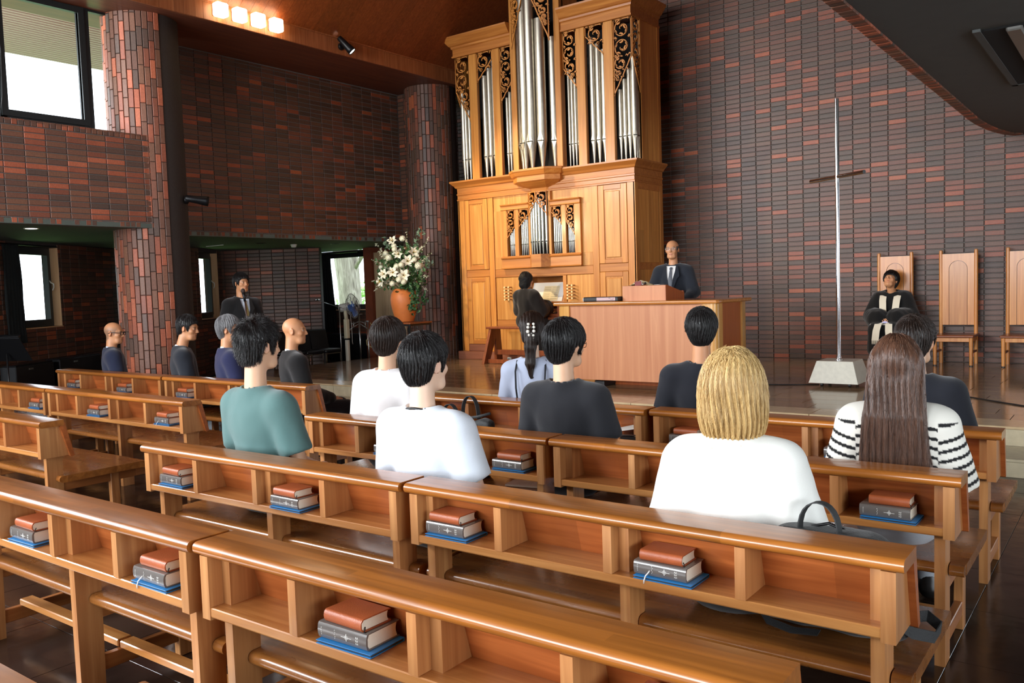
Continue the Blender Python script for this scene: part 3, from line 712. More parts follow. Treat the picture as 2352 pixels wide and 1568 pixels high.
# ---------------------------------------------------------------- cube wall lamps and spot lamps
M_cube = plain('opal_glass_lit', rgb(255, 240, 214), .4, emit=(1, .80, .50, 1), estr=7.5)
for k, y in enumerate((6.965, 7.26, 7.56, 7.86)):
    t = thing('wall_lamp', 'glowing white glass cube lamp, %s of four on the ceiling fascia' % ('nearest the tall window', 'second from the tall window', 'third from the tall window', 'nearest the organ')[k], 'lamp', (-9.905, y, 5.275), group='cube lamps on the fascia')
    part('back_plate', MB().cbox(0, .02, -.07, .07, -.07, .07, .004), MAT['steel'], t); part('glass_cube', MB().cbox(.02, .15, -.088, .088, -.088, .088, .018), M_cube, t)
M_spot = plain('spot_lens_lit', rgb(255, 246, 232), .4, emit=(1, .9, .72, 1), estr=16)
def spot(base, nrm, aim, label, watts, cone):
    t = thing('spotlight', label, 'spotlight', base)
    n = Vector(nrm).normalized(); a = (Vector(aim) - Vector(base)).normalized()
    q = n.to_track_quat('Z', 'Y').to_matrix().to_4x4()
    part('base_plate', MB().lathe([(.055, 0), (.055, .035), (.045, .05)], 20).xf(q), MAT['black_metal'], t, 'auto')
    e = n * .15
    part('arm', MB().tube([n * .04, n * .09, e], .014, 8), MAT['black_metal'], t, True)
    M = Matrix.Translation(e) @ a.to_track_quat('Z', 'Y').to_matrix().to_4x4()
    part('lamp_barrel', MB().lathe([(.035, -.14), (.042, -.13), (.05, 0), (.062, .10), (.066, .15), (.058, .15), (.05, .13)], 22, cap=False).xf(M), MAT['black_metal'], t, True)
    part('lens', MB().lathe([(0.001, .138), (.056, .138)], 22, cap=False).xf(M), M_spot, t)
    l = bpy.data.lights.new('spot_beam', 'SPOT'); l.energy = watts; l.color = (1, .80, .52); l.spot_size = math.radians(cone); l.spot_blend = .7; l.shadow_soft_size = .05
    o = bpy.data.objects.new('spot_beam', l); COL.objects.link(o); o.parent = t; o.matrix_basis = Matrix.Translation(e + a * .17) @ a.to_track_quat('-Z', 'Y').to_matrix().to_4x4()
spot((-9.905, 9.13, 5.25), (1, -.25, 0), (-7.4, 11.3, 1.6), 'black spotlight with lit lens clamped to the ceiling fascia near the organ', 520, 62)
spot((-10.20, 6.52, 2.80), (.62, .78, 0), (-7.6, 11.6, 2.0), 'black spotlight with lit lens mounted on the column, above the standing man', 300, 70)
t = thing('wall_speaker', 'small brown box speaker fixed high on the brick column', 'speaker', (-10.42, 5.83, 3.34), -.45)
part('case', MB().cbox(-.07, .07, -.07, .02, -.065, .065, .012), plain('speaker_brown', rgb(84, 46, 40), .5), t); part('grille', MB().cbox(-.055, .055, -.076, -.07, -.05, .05, .003), plain('speaker_grille', rgb(70, 40, 36), .7, bump=.3, bscale=300), t)
part('conduit', MB().tube([(0, .0, .065), (0, .02, .10), (0, .03, .14)], .005, 6), MAT['mortar'], t, True)
# ---------------------------------------------------------------- pews
def pew_parts(root, L):
    def P(n, mb, m, sm=False): return part(n, mb, MAT[m], root, sm)
    # top board: bull-nosed towards the row behind
    r = .0195; zc = .7355
    prof = [(r - r * math.sin(a), zc - r * math.cos(a)) for a in np.linspace(0, PI, 9)] + [(.156, .755), (.156, .716)]
    P('top_board', MB().prism(prof, 0, L), 'pew_x', 'auto')
    P('backrest', MB().prism([(.131, .715), (.187, .510), (.193, .506), (.214, .512), (.163, .735), (.156, .741), (.156, .715)], .002, L - .002), 'pew_xb', 'auto')
    quad = lambda zb: [(.010, zb), (.010, .7155), (.1305, .7155), (.1305 + (.7155 - zb) * .2735, zb)]
    for a in (.022, L - .062): P('end_panel', MB().prism(quad(.515), a, a + .040), 'pew_z')
    P('shelf_board', MB().prism([(.014, .524), (.012, .528), (.012, .552), (.015, .555), (.174, .555), (.182, .524)], .062, L - .062), 'pew_edge')
    for q in (.25, .5, .75): P('divider', MB().prism(quad(.5555), L * q - .0165, L * q + .0165), 'pew_z')
    px = (.0625, L / 2 + .017, L - .1005)
    for x in px:
        P('post', MB().prism([(.060, 0), (.155, 0), (.163, .49), (.1845, .522), (.1315, .714), (.060, .714)], x, x + .038), 'pew_z')
        P('leg', MB().cbox(x, x + .038, .475, .535, 0, .342, .003), 'pew_z')
        P('seat_rail', MB().cbox(x + .003, x + .035, .156, .66, .278, .343, .003), 'pew_y')
        P('stretcher', MB().cbox(x + .003, x + .035, .155, .476, .065, .125, .003), 'pew_y')
    for a, b in ((px[0] + .038, px[1]), (px[1] + .038, px[2])):
        P('foot_rail', MB().cbox(a - .012, b + .012, .225, .285, .128, .158, .004), 'pew_edge')
    # seat slab, let round the posts
    rr = .022; z0, z1 = .343, .387; zm = (z0 + z1) / 2
    nose = [(.108 + rr - rr * math.sin(a), zm - rr * math.cos(a)) for a in np.linspace(0, PI, 8)]
    fr = [(.716 - .02 + .02 * math.sin(a), zm + .022 * math.cos(a)) for a in np.linspace(0, PI, 7)]
    mb = MB().prism([(.160, z0), (.160, z1)] + fr, 0.004, L - .004)
    segs = [(.006, px[0] - .004), (px[0] + .042, px[1] - .004), (px[1] + .042, px[2] - .004), (px[2] + .042, L - .006)]
    for a, b in segs: mb.prism(nose + [(.161, z1), (.161, z0)], a, b)
    P('seat', mb, 'pew_seat', 'auto')
pew_proto = {}
def pew(x, y, L, rz, label):
    if L not in pew_proto:
        r = thing('pew', label, 'pew', (x, y, 0), rz, group='wooden pews with cubbyhole backs'); pew_parts(r, L); pew_proto[L] = r; return r
    return dup(pew_proto[L], (x, y, 0), rz, label)
LC, LL = 1.838, 2.123
PEWS = {
 'Al': (-4.235, 1.462, LC, .004, 'varnished pew next to the aisle in the rearmost full row, bare seat'),
 'Ar': (-2.378, 1.476, LC, .006, 'varnished pew beside the first one in the rearmost full row, worn top board, bare seat'),
 'Bl': (-4.205, 2.345, LC, .018, 'varnished pew on which the person in green sits'),
 'Br': (-2.345, 2.385, LC, .0, 'varnished pew with the blond woman and the black backpack on its seat'),
 'Cl': (-4.235, 3.455, LC, .0, 'varnished pew next to the aisle holding the black tote bag on its seat'),
 'Cr': (-2.376, 3.450, LC, .004, 'varnished pew on which the woman in stripes sits'),
 'Dl': (-4.235, 4.485, LC, .004, 'varnished front pew next to the aisle, seating the woman with the ponytail'),
 'Dr': (-2.372, 4.515, LC, .006, 'varnished front pew at the far end from the aisle, facing the marble-based cross'),
 'L1a': (-9.795, 4.53, LL, .0, 'varnished front pew across the aisle, seating the bald man in dark glasses'),
 'L1b': (-7.645, 4.53, LL, .0, 'varnished front pew across the aisle, seating the grey-haired man'),
 'L2a': (-9.905, 3.49, LL, .0, 'empty pew against the wall side in the second row across the aisle'),
 'L2b': (-7.765, 3.49, LL, .0, 'empty pew by the aisle in the second row across the aisle'),
 'L3': (-7.735, 2.47, LL, .0, 'empty third-row pew across the aisle, bright glare on its top'),
 'Z': (-2.378, .590, LC, .0, 'pew at the very back of which only a corner of the top shows'),
}
PO = {k: pew(*v) for k, v in PEWS.items()}

# ---------------------------------------------------------------- books in the cubbyholes
M_tan = plain('tan_leather', rgb(164, 84, 46), .42, noise=.12, nscale=14, bump=.12, bscale=220)
M_tan2 = plain('tan_leather_dark', rgb(150, 74, 44), .42, noise=.12, nscale=14, bump=.12, bscale=220)
M_greyc = plain('grey_book_cloth_in_vinyl', rgb(104, 98, 94), .22, coat=.8, noise=.06, nscale=20)
M_pages = plain('page_block', rgb(236, 232, 214), .8, noise=.04, nscale=400)
M_blue = plain('blue_file_card', rgb(40, 128, 196), .45)
M_ribbon = plain('white_ribbon', rgb(230, 228, 224), .6)
M_print = plain('silver_print', rgb(224, 222, 216), .5)
M_cord = plain('black_cord', rgb(24, 20, 18), .8)
def hymnal_meshes():
    L, D, T = .188, .128, .046
    c = MB()
    r = .010
    prof = [(D, 0), (D, .0025), (.012, .0035)] + [(.0075 - .0075 * math.sin(a) , T / 2 - (T / 2 - .0035) * math.cos(a)) for a in np.linspace(0, PI, 9)][1:-1] + [(.012, T - .0035), (D, T - .0025), (D, T)]
    outer = [(D, 0), (.010, 0)] + [(.008 - .008 * math.sin(a), T / 2 - T / 2 * math.cos(a)) for a in np.linspace(0, PI, 9)][1:-1] + [(.010, T), (D, T)]
    inner = [(D, .003), (.012, .003), (.006, T * .3), (.006, T * .7), (.012, T - .003), (D, T - .003)]
    c.prism(outer + inner[::-1], 0, L)
    pg = MB(); n = 8
    top = [(.010 + (D - .016) * i / n, T - .0034) for i in range(n + 1)]
    fore = [(D - .005 - .006 * math.sin(a), .0034 + (T - .0068) * (1 - t)) for t, a in zip(np.linspace(0, 1, 7), np.linspace(0, PI, 7))][1:-1]
    bot = [(.010 + (D - .016) * i / n, .0034) for i in range(n + 1)][::-1]
    pg.prism((top + fore + bot)[::-1], .004, L - .004)
    pr = MB(); y = -.0006
    def q(x0, x1, z0, z1):   # a bar of print hugging the rounded spine
        def yy(z): t = (z / T - .5) * 2; return .008 - .008 * math.sqrt(max(0, 1 - t * t)) - .0004
        v = []; m = 4
        for i in range(m + 1):
            z = z0 + (z1 - z0) * i / m; v += [(x0, yy(z), z), (x1, yy(z), z)]
        pr.add(v, [(2 * i, 2 * i + 1, 2 * i + 3, 2 * i + 2) for i in range(m)])
    cx, cz = .112, .023
    q(cx - .020, cx + .020, cz - .0008, cz + .0008); q(cx - .0012, cx + .0012, cz - .010, cz + .010)
    q(cx - .006, cx + .006, cz - .0042, cz - .0032); q(cx - .006, cx + .006, cz + .0032, cz + .0042); q(cx - .0065, cx - .0055, cz - .004, cz + .004); q(cx + .0055, cx + .0065, cz - .004, cz + .004)
    for k in range(3):
        z = .012 + k * .008; q(.148, .150, z, z + .005); q(.152, .1535, z - .001, z + .004); q(.1555, .157, z, z + .005)
    for k in range(5): q(.066 + (k % 2) * .002, .0675 + (k % 2) * .002, .010 + k * .0055, .0135 + k * .0055)
    for k in range(4): q(.014, .0155, .012 + k * .006, .016 + k * .006)
    rb = MB().tube([(.060, .004, .022), (.056, -.006, .012), (.050, -.010, .004), (.046, -.013, -.010), (.044, -.012, -.022)], .0022, 5)
    return [('cover', mesh('cover', c, M_greyc, 'auto'), M_greyc), ('page_block', mesh('page_block', pg, M_pages), M_pages), ('spine_print', mesh('spine_print', pr, M_print), M_print)], ('ribbon', mesh('ribbon', rb, M_ribbon, True))
def bible_meshes():
    L, D, T = .150, .108, .036
    outer = [(D, 0), (.012, 0)] + [(.012 - .012 * math.sin(a), T / 2 - T / 2 * math.cos(a)) for a in np.linspace(0, PI, 10)][1:-1] + [(.012, T), (D, T)] + [(D + .003, T - .004), (D - .001, T - .0035)]
    inner = [(.012, T - .0035), (.004, T * .7), (.004, T * .3), (.012, .0035), (D - .001, .0035), (D + .003, .004)]
    c = MB().prism(outer + inner, 0, L)
    pg = MB()
    fore = [(D - .004 - .005 * math.sin(a), .004 + (T - .008) * (1 - t)) for t, a in zip(np.linspace(0, 1, 7), np.linspace(0, PI, 7))][1:-1]
    pg.prism(([(.006, T - .004), (D - .004, T - .004)] + fore + [(D - .004, .004), (.006, .004)])[::-1], .0035, L - .0035)
    rb = MB().tube([(L - .003, .018, .012), (L + .003, .012, .008), (L + .004, .008, .002), (L + .003, .016, -.001)], .0016, 5)
    return [('cover', mesh('leather_cover', c, [M_tan], 'auto')), ('page_block', mesh('bible_pages', pg, M_pages))], ('ribbon', mesh('bible_ribbon', rb, M_cord, True))
def file_meshes():
    c = MB().cbox(0, .206, 0, .136, 0, .0022, .0006).cbox(0, .206, 0, .136, .0085, .0105, .0006).cbox(0, .206, .132, .136, 0, .0105, .0006)
    rg = MB().tube([(.180, .010, .0055), (.180, .128, .0055)], .0042, 8).tube([(.19, .02, .0055), (.19, .03, .0055)], .004, 6)
    ins = MB().box(.004, .202, .006, .131, .0026, .0082)
    return [('file_cover', mesh('file_cover', c, M_blue)), ('ring_bar', mesh('ring_bar', rg, MAT['black_metal'], True)), ('sheets', mesh('file_sheets', ins, plain('dark_sheets', rgb(60, 58, 56), .6)))]
HY, HYR = hymnal_meshes(); BI, BIR = bible_meshes(); FI = file_meshes()
ORD = ('first', 'second', 'third', 'fourth')
WHERE = {'Al': 'the rear aisle-side pew', 'Ar': 'the rear worn-topped pew', 'Bl': 'the green-shirted man\'s pew', 'Br': 'the blond woman\'s pew',
         'Cl': 'the tote-bag pew', 'Cr': 'the striped woman\'s pew', 'Dl': 'the ponytailed woman\'s pew', 'Dr': 'the cross-side front pew',
         'L1a': 'the bespectacled bald man\'s pew', 'L1b': 'the grey-haired man\'s pew', 'L2a': 'the empty wall-side pew', 'L2b': 'the empty second-row aisle pew'}
def stack(pk, comp, dx=0.0, dy=0.0, rz=0.0, ribbon=False):
    x, y, L, prz, _ = PEWS[pk]
    cell = L / 4; base_x = x + cell * comp + (cell - .21) / 2 + dx; base_y = y + .020 + dy
    w = '%s cubby of %s' % (ORD[comp], WHERE[pk]); z = .5555
    f = thing('ring_file', 'flat blue ring file in the %s' % w, 'file', (base_x + .004, base_y - .006, z), rz + .02, group='blue files in the pew backs')
    for n, m in FI: part(n, m, None, f)
    z += .0108
    h = thing('hymnal', 'thick grey wrapped book in the %s' % w, 'book', (base_x, base_y + .006, z), rz, group='grey books in the pew backs')
    for n, m, _m in HY: part(n, m, None, h)
    if ribbon: part('ribbon', HYR[1], None, h)
    z += .0465
    b = thing('bible', 'tan leather book in the %s' % w, 'book', (base_x + .022 + random.uniform(-.012, .012), base_y + .012 + random.uniform(-.004, .006), z), rz + random.uniform(-.07, .05), group='tan leather books in the pew backs')
    for n, m in BI: part(n, m, None, b)
    part('ribbon', BIR[1], None, b)
for a in (('Al', 1, -.05, 0, .02), ('Al', 3, -.03, 0, .0, True), ('Ar', 1, -.035, 0, .02), ('Ar', 3, -.02, 0, -.01),
          ('Bl', 0, .0, .002, .0), ('Bl', 2, -.01, 0, .0), ('Br', 0, -.035, .0, .0), ('Br', 2, -.035, 0, -.03, True),
          ('Cl', 1, .0, 0, 0, True), ('Cl', 3, -.03, 0, 0), ('Cr', 1, .0, 0, 0), ('Cr', 3, -.03, 0, -.04),
          ('Dl', 0, .02, 0, 0), ('Dr', 0, -.01, 0, 0), ('Dr', 2, -.03, 0, 0),
          ('L1a', 0, .03, 0, .0), ('L1a', 2, .02, 0, 0), ('L1b', 0, .02, 0, 0), ('L1b', 2, .02, 0, 0),
          ('L2a', 3, .0, 0, 0), ('L2b', 1, -.02, 0, 0), ('L2b', 3, -.06, 0, 0, True)):
    stack(*a)
# ---------------------------------------------------------------- the pipe organ
def wpart(name, mb, mat, root, smooth=False):
    """mesh given in room coordinates, hung on a root that stands elsewhere"""
    o = part(name, mb, mat, None, smooth); o.parent = root
    p = root; M = Matrix.Identity(4)
    while p is not None:
        M = (Matrix.Translation(p.location) @ p.rotation_euler.to_matrix().to_4x4() if p.type == 'EMPTY' else p.matrix_basis) @ M
        if p.parent is not None: M = p.matrix_parent_inverse @ M
        p = p.parent
    o.matrix_parent_inverse = M.inverted(); return o
YF = 11.25; XC = -7.765
org = thing('pipe_organ', 'tall oak pipe organ with tin pipes and carved screens against the brick wall', 'organ', (XC, YF, ZS))
def mx(x): return 2 * XC - x
OAKZ, OAKX, OAKP = MAT['oak_z'], MAT['oak_x'], MAT['oak_panel']
XL, XR = -9.467, -6.063; YB = 12.15
# plinth and lower case
wpart('plinth', MB().cbox(XL - .075, XR + .02, YF - .05, YB, ZS, .428, .006), MAT['oak_plinth'], org)
wpart('case_back', MB().box(XL + .01, XR - .01, YF + .50, YB, .428, 3.0), OAKZ, org)
for s in (0, 1):
    f = (lambda a, b: (min(a, b), max(a, b))) if s == 0 else (lambda a, b: (min(mx(a), mx(b)), max(mx(a), mx(b))))
    def bx(a, b, y0, y1, z0, z1, c=.004):
        x0, x1 = f(a, b); return MB().cbox(x0, x1, y0, y1, z0, z1, c)
    wpart('corner_stile', bx(-9.467, -9.338, YF, YF + .06, .428, 3.0), OAKZ, org)
    wpart('inner_stile', bx(-8.832, -8.722, YF, YF + .06, .428, 3.0), OAKZ, org)
    wpart('side_panel', bx(-9.467, -9.44, YF + .02, YB, .428, 3.0), OAKP, org)
    wpart('side_frame', bx(-9.475, -9.44, YF + .0, YF + .09, .43, 3.0), OAKZ, org)
    wpart('side_frame', bx(-9.475, -9.44, YB - .10, YB, .43, 3.0), OAKZ, org)
    wpart('side_rail', bx(-9.474, -9.44, YF + .09, YB - .10, 1.70, 1.81), OAKX, org)
    wpart('side_rail', bx(-9.474, -9.44, YF + .09, YB - .10, 2.90, 3.0), OAKX, org)
    for (z0, z1) in ((1.812, 2.995), (.55, 1.688)):
        d = wpart('door', bx(-9.334, -8.836, YF + .012, YF + .05, z0, z1), OAKZ, org)
        x0, x1 = f(-9.334, -8.836)
        # raised and fielded panel let into the door frame, drawn by its grooves
        for (a, b, cz0, cz1) in ((x0 + .004, x0 + .10, z0, z1), (x1 - .10, x1 - .004, z0, z1)): wpart('door_stile', MB().cbox(a, b, YF - .002, YF + .014, cz0 + .003, cz1 - .003, .003), OAKZ, d)
        for (cz0, cz1) in ((z0 + .003, z0 + .065), (z1 - .075, z1 - .003)): wpart('door_rail', MB().cbox(x0 + .101, x1 - .101, YF - .002, YF + .014, cz0, cz1, .003), OAKX, d)
        wpart('door_panel', MB().cbox(x0 + .125, x1 - .125, YF - .001, YF + .014, z0 + .09, z1 - .10, .012), OAKP, d)
    wpart('cross_rail', bx(-9.334, -8.836, YF + .006, YF + .05, 1.69, 1.81), OAKX, org)
    wpart('cross_rail', bx(-9.334, -8.836, YF + .006, YF + .05, .43, .548), MAT['oak_plinth'], org)
# centre section of the lower case, set between the inner stiles, with its niche and positive organ
cx0, cx1 = -8.717, mx(-8.717)
for q in ((cx0, -8.425, 2.0, 2.76), (mx(-8.425), cx1, 2.0, 2.76), (cx0, -7.965, 2.76, 3.0), (mx(-7.965), cx1, 2.76, 3.0)): wpart('centre_panel', MB().box(q[0], q[1], YF + .02, YF + .06, q[2], q[3]), OAKP, org)
wpart('centre_rail', MB().cbox(cx0, cx1, YF + .014, YF + .06, 1.80, 2.005, .003), OAKP, org)
wpart('centre_rail', MB().cbox(cx0, cx1, YF + .010, YF + .06, 1.668, 1.798, .003), OAKX, org)
NX0, NX1 = mx(-7.378), -7.378
for a, b in ((cx0, NX0 - .07), (NX1 + .07, cx1)):
    wpart('console_panel', MB().cbox(a + .004, b, YF + .018, YF + .05, .96, 1.664, .004), OAKP, org)
    wpart('console_rail', MB().cbox(a + .004, b, YF + .010, YF + .05, .86, .957, .003), OAKX, org)
    wpart('knee_panel', MB().cbox(a + .06, b - .02, YF + .018, YF + .05, .46, .855, .008), OAKP, org)
    wpart('knee_frame', MB().box(a + .004, b, YF + .03, YF + .055, .43, .86), OAKZ, org)
for a in (NX0 - .068, NX1 + .004): wpart('niche_stile', MB().cbox(a, a + .064, YF + .004, YF + .06, .43, 1.664, .003), OAKZ, org)
wpart('niche_lining', MB().box(NX0, NX1, YF + .42, YF + .44, .43, 1.665).box(NX0 - .01, NX0, YF + .03, YF + .43, .43, 1.665).box(NX1, NX1 + .01, YF + .03, YF + .43, .43, 1.665).box(NX0, NX1, YF + .03, YF + .43, 1.655, 1.67), OAKX, org)
desk = wpart('music_desk', MB().add([(NX0 + .03, YF + .10, 1.245), (NX1 - .03, YF + .10, 1.245), (NX1 - .03, YF + .25, 1.56), (NX0 + .03, YF + .25, 1.56), (NX0 + .03, YF + .12, 1.24), (NX1 - .03, YF + .12, 1.24), (NX1 - .03, YF + .27, 1.555), (NX0 + .03, YF + .27, 1.555)], [(0, 1, 2, 3), (7, 6, 5, 4), (0, 4, 5, 1), (1, 5, 6, 2), (2, 6, 7, 3), (3, 7, 4, 0)]), OAKX, org)
wpart('desk_ledge', MB().cbox(NX0 + .02, NX1 - .02, YF + .05, YF + .12, 1.225, 1.25, .004), OAKX, desk)
M_ivory = plain('ivory_keys', rgb(216, 204, 176), .35)
for k in range(2):
    z = 1.045 + k * .075; y0 = YF - .10 + k * .09
    kb = wpart('keyboard', MB().cbox(NX0 + .06, NX1 - .06, y0, y0 + .16, z, z + .018, .002), M_ivory, org)
    mbk = MB(); x = NX0 + .07; i = 0
    while x < NX1 - .08:
        if i % 7 not in (2, 6): mbk.box(x + .012, x + .024, y0 + .05, y0 + .16, z + .018, z + .030)
        x += .0235; i += 1
    wpart('black_keys', mbk, MAT['ink'], kb)
    wpart('key_slip', MB().cbox(NX0 + .02, NX1 - .02, y0 - .02, y0, z - .03, z + .02, .003), MAT['bench_wood'], org)
wpart('key_bed', MB().cbox(NX0 + .0, NX1, YF - .13, YF + .30, .965, 1.012, .006), MAT['bench_wood'], org)
wpart('key_cheek', MB().box(NX0, NX0 + .03, YF - .13, YF + .2, 1.012, 1.19).box(NX1 - .03, NX1, YF - .13, YF + .2, 1.012, 1.19), MAT['bench_wood'], org)
M_knob = plain('stop_knob_maple', rgb(226, 196, 140), .4)
for x in (-8.48, -8.40, -7.245, -7.165):
    for k in range(5):
        z = 1.30 + k * .05
        kn = wpart('stop_knob', MB().tube([(x, YF + .02, z), (x, YF - .05, z)], .008, 8), MAT['bench_wood'], org, True)
        wpart('knob_face', MB().tube([(x, YF - .048, z), (x, YF - .056, z), (x, YF - .075, z)], [.010, .018, .017], 12), M_knob, kn, 'auto')
mbp = MB()
for k in range(24):
    mbp.cbox(NX0 + .05 + k * .028, NX0 + .066 + k * .028, YF - .35, YF + .2, .33, .352, .003)
wpart('pedals', mbp, MAT['bench_wood'], org)
# mouldings: profile run along the front and returned along the sides
def moulding(name, prof, x0, x1, y0, y1, mat=OAKX, left=True, right=True):
    """prof: list of (projection, z)"""
    mb = MB(); n = len(prof)
    path = [(x0, y1), (x0, y0), (x1, y0), (x1, y1)]
    dirs = [(-1, 0), (-1, -1), (1, -1), (1, 0)]
    v = []
    for (px_, py_), (dx, dy) in zip(path, dirs):
        for (p, z) in prof: v.append((px_ + dx * p, py_ + dy * p, z))
    f = []
    for s in range(3):
        for i in range(n - 1):
            a = s * n + i; f.append((a, a + n, a + n + 1, a + 1))
    f.append(tuple(s * n + n - 1 for s in range(4)))
    f.append(tuple(s * n for s in range(4))[::-1])
    return wpart(name, mb.add(v, f), mat, org)
moulding('waist_cornice', [(0, 2.998), (.012, 3.0), (.012, 3.02), (.004, 3.03), (.004, 3.085), (.014, 3.095), (.014, 3.118), (.004, 3.125), (.008, 3.205), (.03, 3.215), (.045, 3.245), (.085, 3.285), (.10, 3.30), (.10, 3.325), (.02, 3.332), (0, 3.335)], XL, XR, YF, YB)
def ring(name, xs_ys, prof):   # mouldings round a polygonal (tower) plan; xs_ys is the plan at zero projection
    mb = MB(); n = len(prof); c = Vector((sum(p[0] for p in xs_ys) / len(xs_ys), YF + .25)); v = []
    for p in xs_ys:
        d = (Vector(p) - c).normalized()
        for (q, z) in prof: v.append((p[0] + d.x * q, p[1] + d.y * q, z))
    f = []
    for s in range(len(xs_ys) - 1):
        for i in range(n - 1): a = s * n + i; f.append((a, a + n, a + n + 1, a + 1))
    f.append(tuple(s * n + n - 1 for s in range(len(xs_ys)))); f.append(tuple(s * n for s in range(len(xs_ys)))[::-1])
    return wpart(name, mb.add(v, f), OAKX, org)
TW = [(-8.215, YF + .04), (-8.215, YF - .08), (-8.03, YF - .24), (mx(-8.03), YF - .24), (mx(-8.215), YF - .08), (mx(-8.215), YF + .04)]
ring('tower_corbel', TW, [(-.26, 3.0), (-.24, 3.06), (-.14, 3.10), (-.03, 3.15), (.0, 3.16), (.0, 3.235), (.03, 3.25), (.06, 3.30), (.075, 3.315), (.075, 3.345), (0, 3.355)])
# upper case: stiles, roofs
UT = 5.40
for a, b in ((-9.145, -8.985), (-8.655, -8.505)):
    for q in ((a, b), (mx(b), mx(a))): wpart('upper_stile', MB().cbox(q[0], q[1], YF + .02, YF + .09, 3.335, UT, .006), OAKZ, org)
for q in ((-8.245, -8.135), (mx(-8.135), mx(-8.245))): wpart('tower_stile', MB().cbox(q[0], q[1], YF - .03, YF + .09, 3.335, 7.2, .006), OAKZ, org)
moulding('upper_sill', [(0, 3.333), (.0, 3.345)], XL + .03, XR - .03, YF + .03, YB)
for sgn in (0, 1):
    x0, x1 = (XL + .01, -8.235) if sgn == 0 else (mx(-8.235), XR - .01)
    wpart('frieze', MB().cbox(x0, x1, YF + .01, YF + .09, 5.40, 5.56, .003), OAKX, org)
    mb = MB(); prof = [(.0, 5.395), (.014, 5.40), (.014, 5.425), (.0, 5.43), (.0, 5.53), (.02, 5.545), (.025, 5.575), (.05, 5.59), (.085, 5.64), (.13, 5.70), (.135, 5.725), (.0, 5.735)]
    n = len(prof); v = []
    out = -1 if sgn == 0 else 1; xo = XL if sgn == 0 else XR; xi = -8.245 if sgn == 0 else mx(-8.245)
    for (px_, py_, dx, dy) in ((xi, YF, 0, -1), (xo, YF, out, -1), (xo, YB, out, 0)):
        for (p, z) in prof: v.append((px_ + dx * p, py_ + dy * p, z))
    f = []
    for s in range(2):
        for i in range(n - 1): a = s * n + i; f.append((a, a + n, a + n + 1, a + 1))
    v += [(xi, YB, 5.735)]; f.append((n - 1, 2 * n - 1, 3 * n - 1, len(v) - 1)); f.append(tuple(range(n)))
    wpart('upper_cornice', mb.add(v, f), OAKX, org)
    xs_ = XL if sgn == 0 else XR - .03
    wpart('upper_side', MB().cbox(xs_, xs_ + .03, YF + .27, YB, 3.335, 5.40, .004), OAKP, org)
    wpart('side_frame', MB().cbox(xs_ - .006, xs_ + .036, YB - .09, YB, 3.335, 5.40, .004), OAKZ, org)
    wpart('side_frame', MB().cbox(xs_ - .006, xs_ + .036, YF + .27, YF + .36, 3.335, 5.40, .004), OAKZ, org)
wpart('tower_roof', MB().prism([(p[0] * 1.0, p[1] - .02) for p in TW], 6.9, 7.15, 'Z'), OAKX, org)
wpart('tower_side', MB().box(-8.245, -8.215, YF + .05, YF + .5, 5.4, 7.2).box(mx(-8.215), mx(-8.245), YF + .05, YF + .5, 5.4, 7.2), OAKZ, org)
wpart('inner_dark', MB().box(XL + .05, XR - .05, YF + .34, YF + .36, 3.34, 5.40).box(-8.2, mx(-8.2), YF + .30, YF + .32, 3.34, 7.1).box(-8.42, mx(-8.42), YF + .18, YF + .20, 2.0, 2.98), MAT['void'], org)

def organ_pipe(x, y, z0, foot, ztop, r, mat, ang=0.0):
    p = wpart('organ_pipe', MB().lathe([(.25 * r, z0), (.34 * r, z0 + .02), (.93 * r, z0 + foot - .01), (r, z0 + foot), (r, ztop), (r * .86, ztop), (r * .86, ztop - .03)], 18, (x, y, 0), cap=False), mat, org, 'auto')
    h = 2.1 * r; zm = z0 + foot
    ca, sa = math.cos(ang), math.sin(ang)
    def P(dx, dy, z): return (x + dx * ca - dy * sa, y + dx * sa + dy * ca, z)
    w = .62 * r; yy = -r * .80
    wpart('pipe_mouth', MB().add([P(-w, yy - .20 * r, zm), P(w, yy - .20 * r, zm), P(w, yy - .20 * r, zm + max(.014, .16 * r)), P(-w, yy - .20 * r, zm + max(.014, .16 * r)), P(-w, yy + .1 * r, zm), P(w, yy + .1 * r, zm), P(w, yy + .1 * r, zm + max(.014, .16 * r)), P(-w, yy + .1 * r, zm + max(.014, .16 * r))], [(0, 1, 2, 3), (0, 4, 5, 1), (2, 6, 7, 3), (0, 3, 7, 4), (1, 5, 6, 2)]), MAT['void'], p)
    zb = zm + max(.014, .16 * r)
    wpart('upper_lip', MB().add([P(-w, yy - .12 * r, zb), P(w, yy - .12 * r, zb), P(.0, -r * 1.01, zb + h), P(0, yy - .13 * r, zb)], [(0, 3, 2), (3, 1, 2)]), mat, p)
    wpart('lower_lip', MB().add([P(-w * .9, yy - .14 * r, zm), P(w * .9, yy - .14 * r, zm), P(0, -.80 * r, zm - 1.5 * r)], [(1, 0, 2)]), mat, p)
def run(x0, x1, n, zt0, zt1, z0, foot, y, mat, k=.47):
    st = (x1 - x0) / n
    for i in range(n):
        t = (i + .5) / n; organ_pipe(x0 + st * (i + .5), y, z0, foot, zt0 + (zt1 - zt0) * t, st * k, mat)
PZ, PY = 3.345, YF + .14
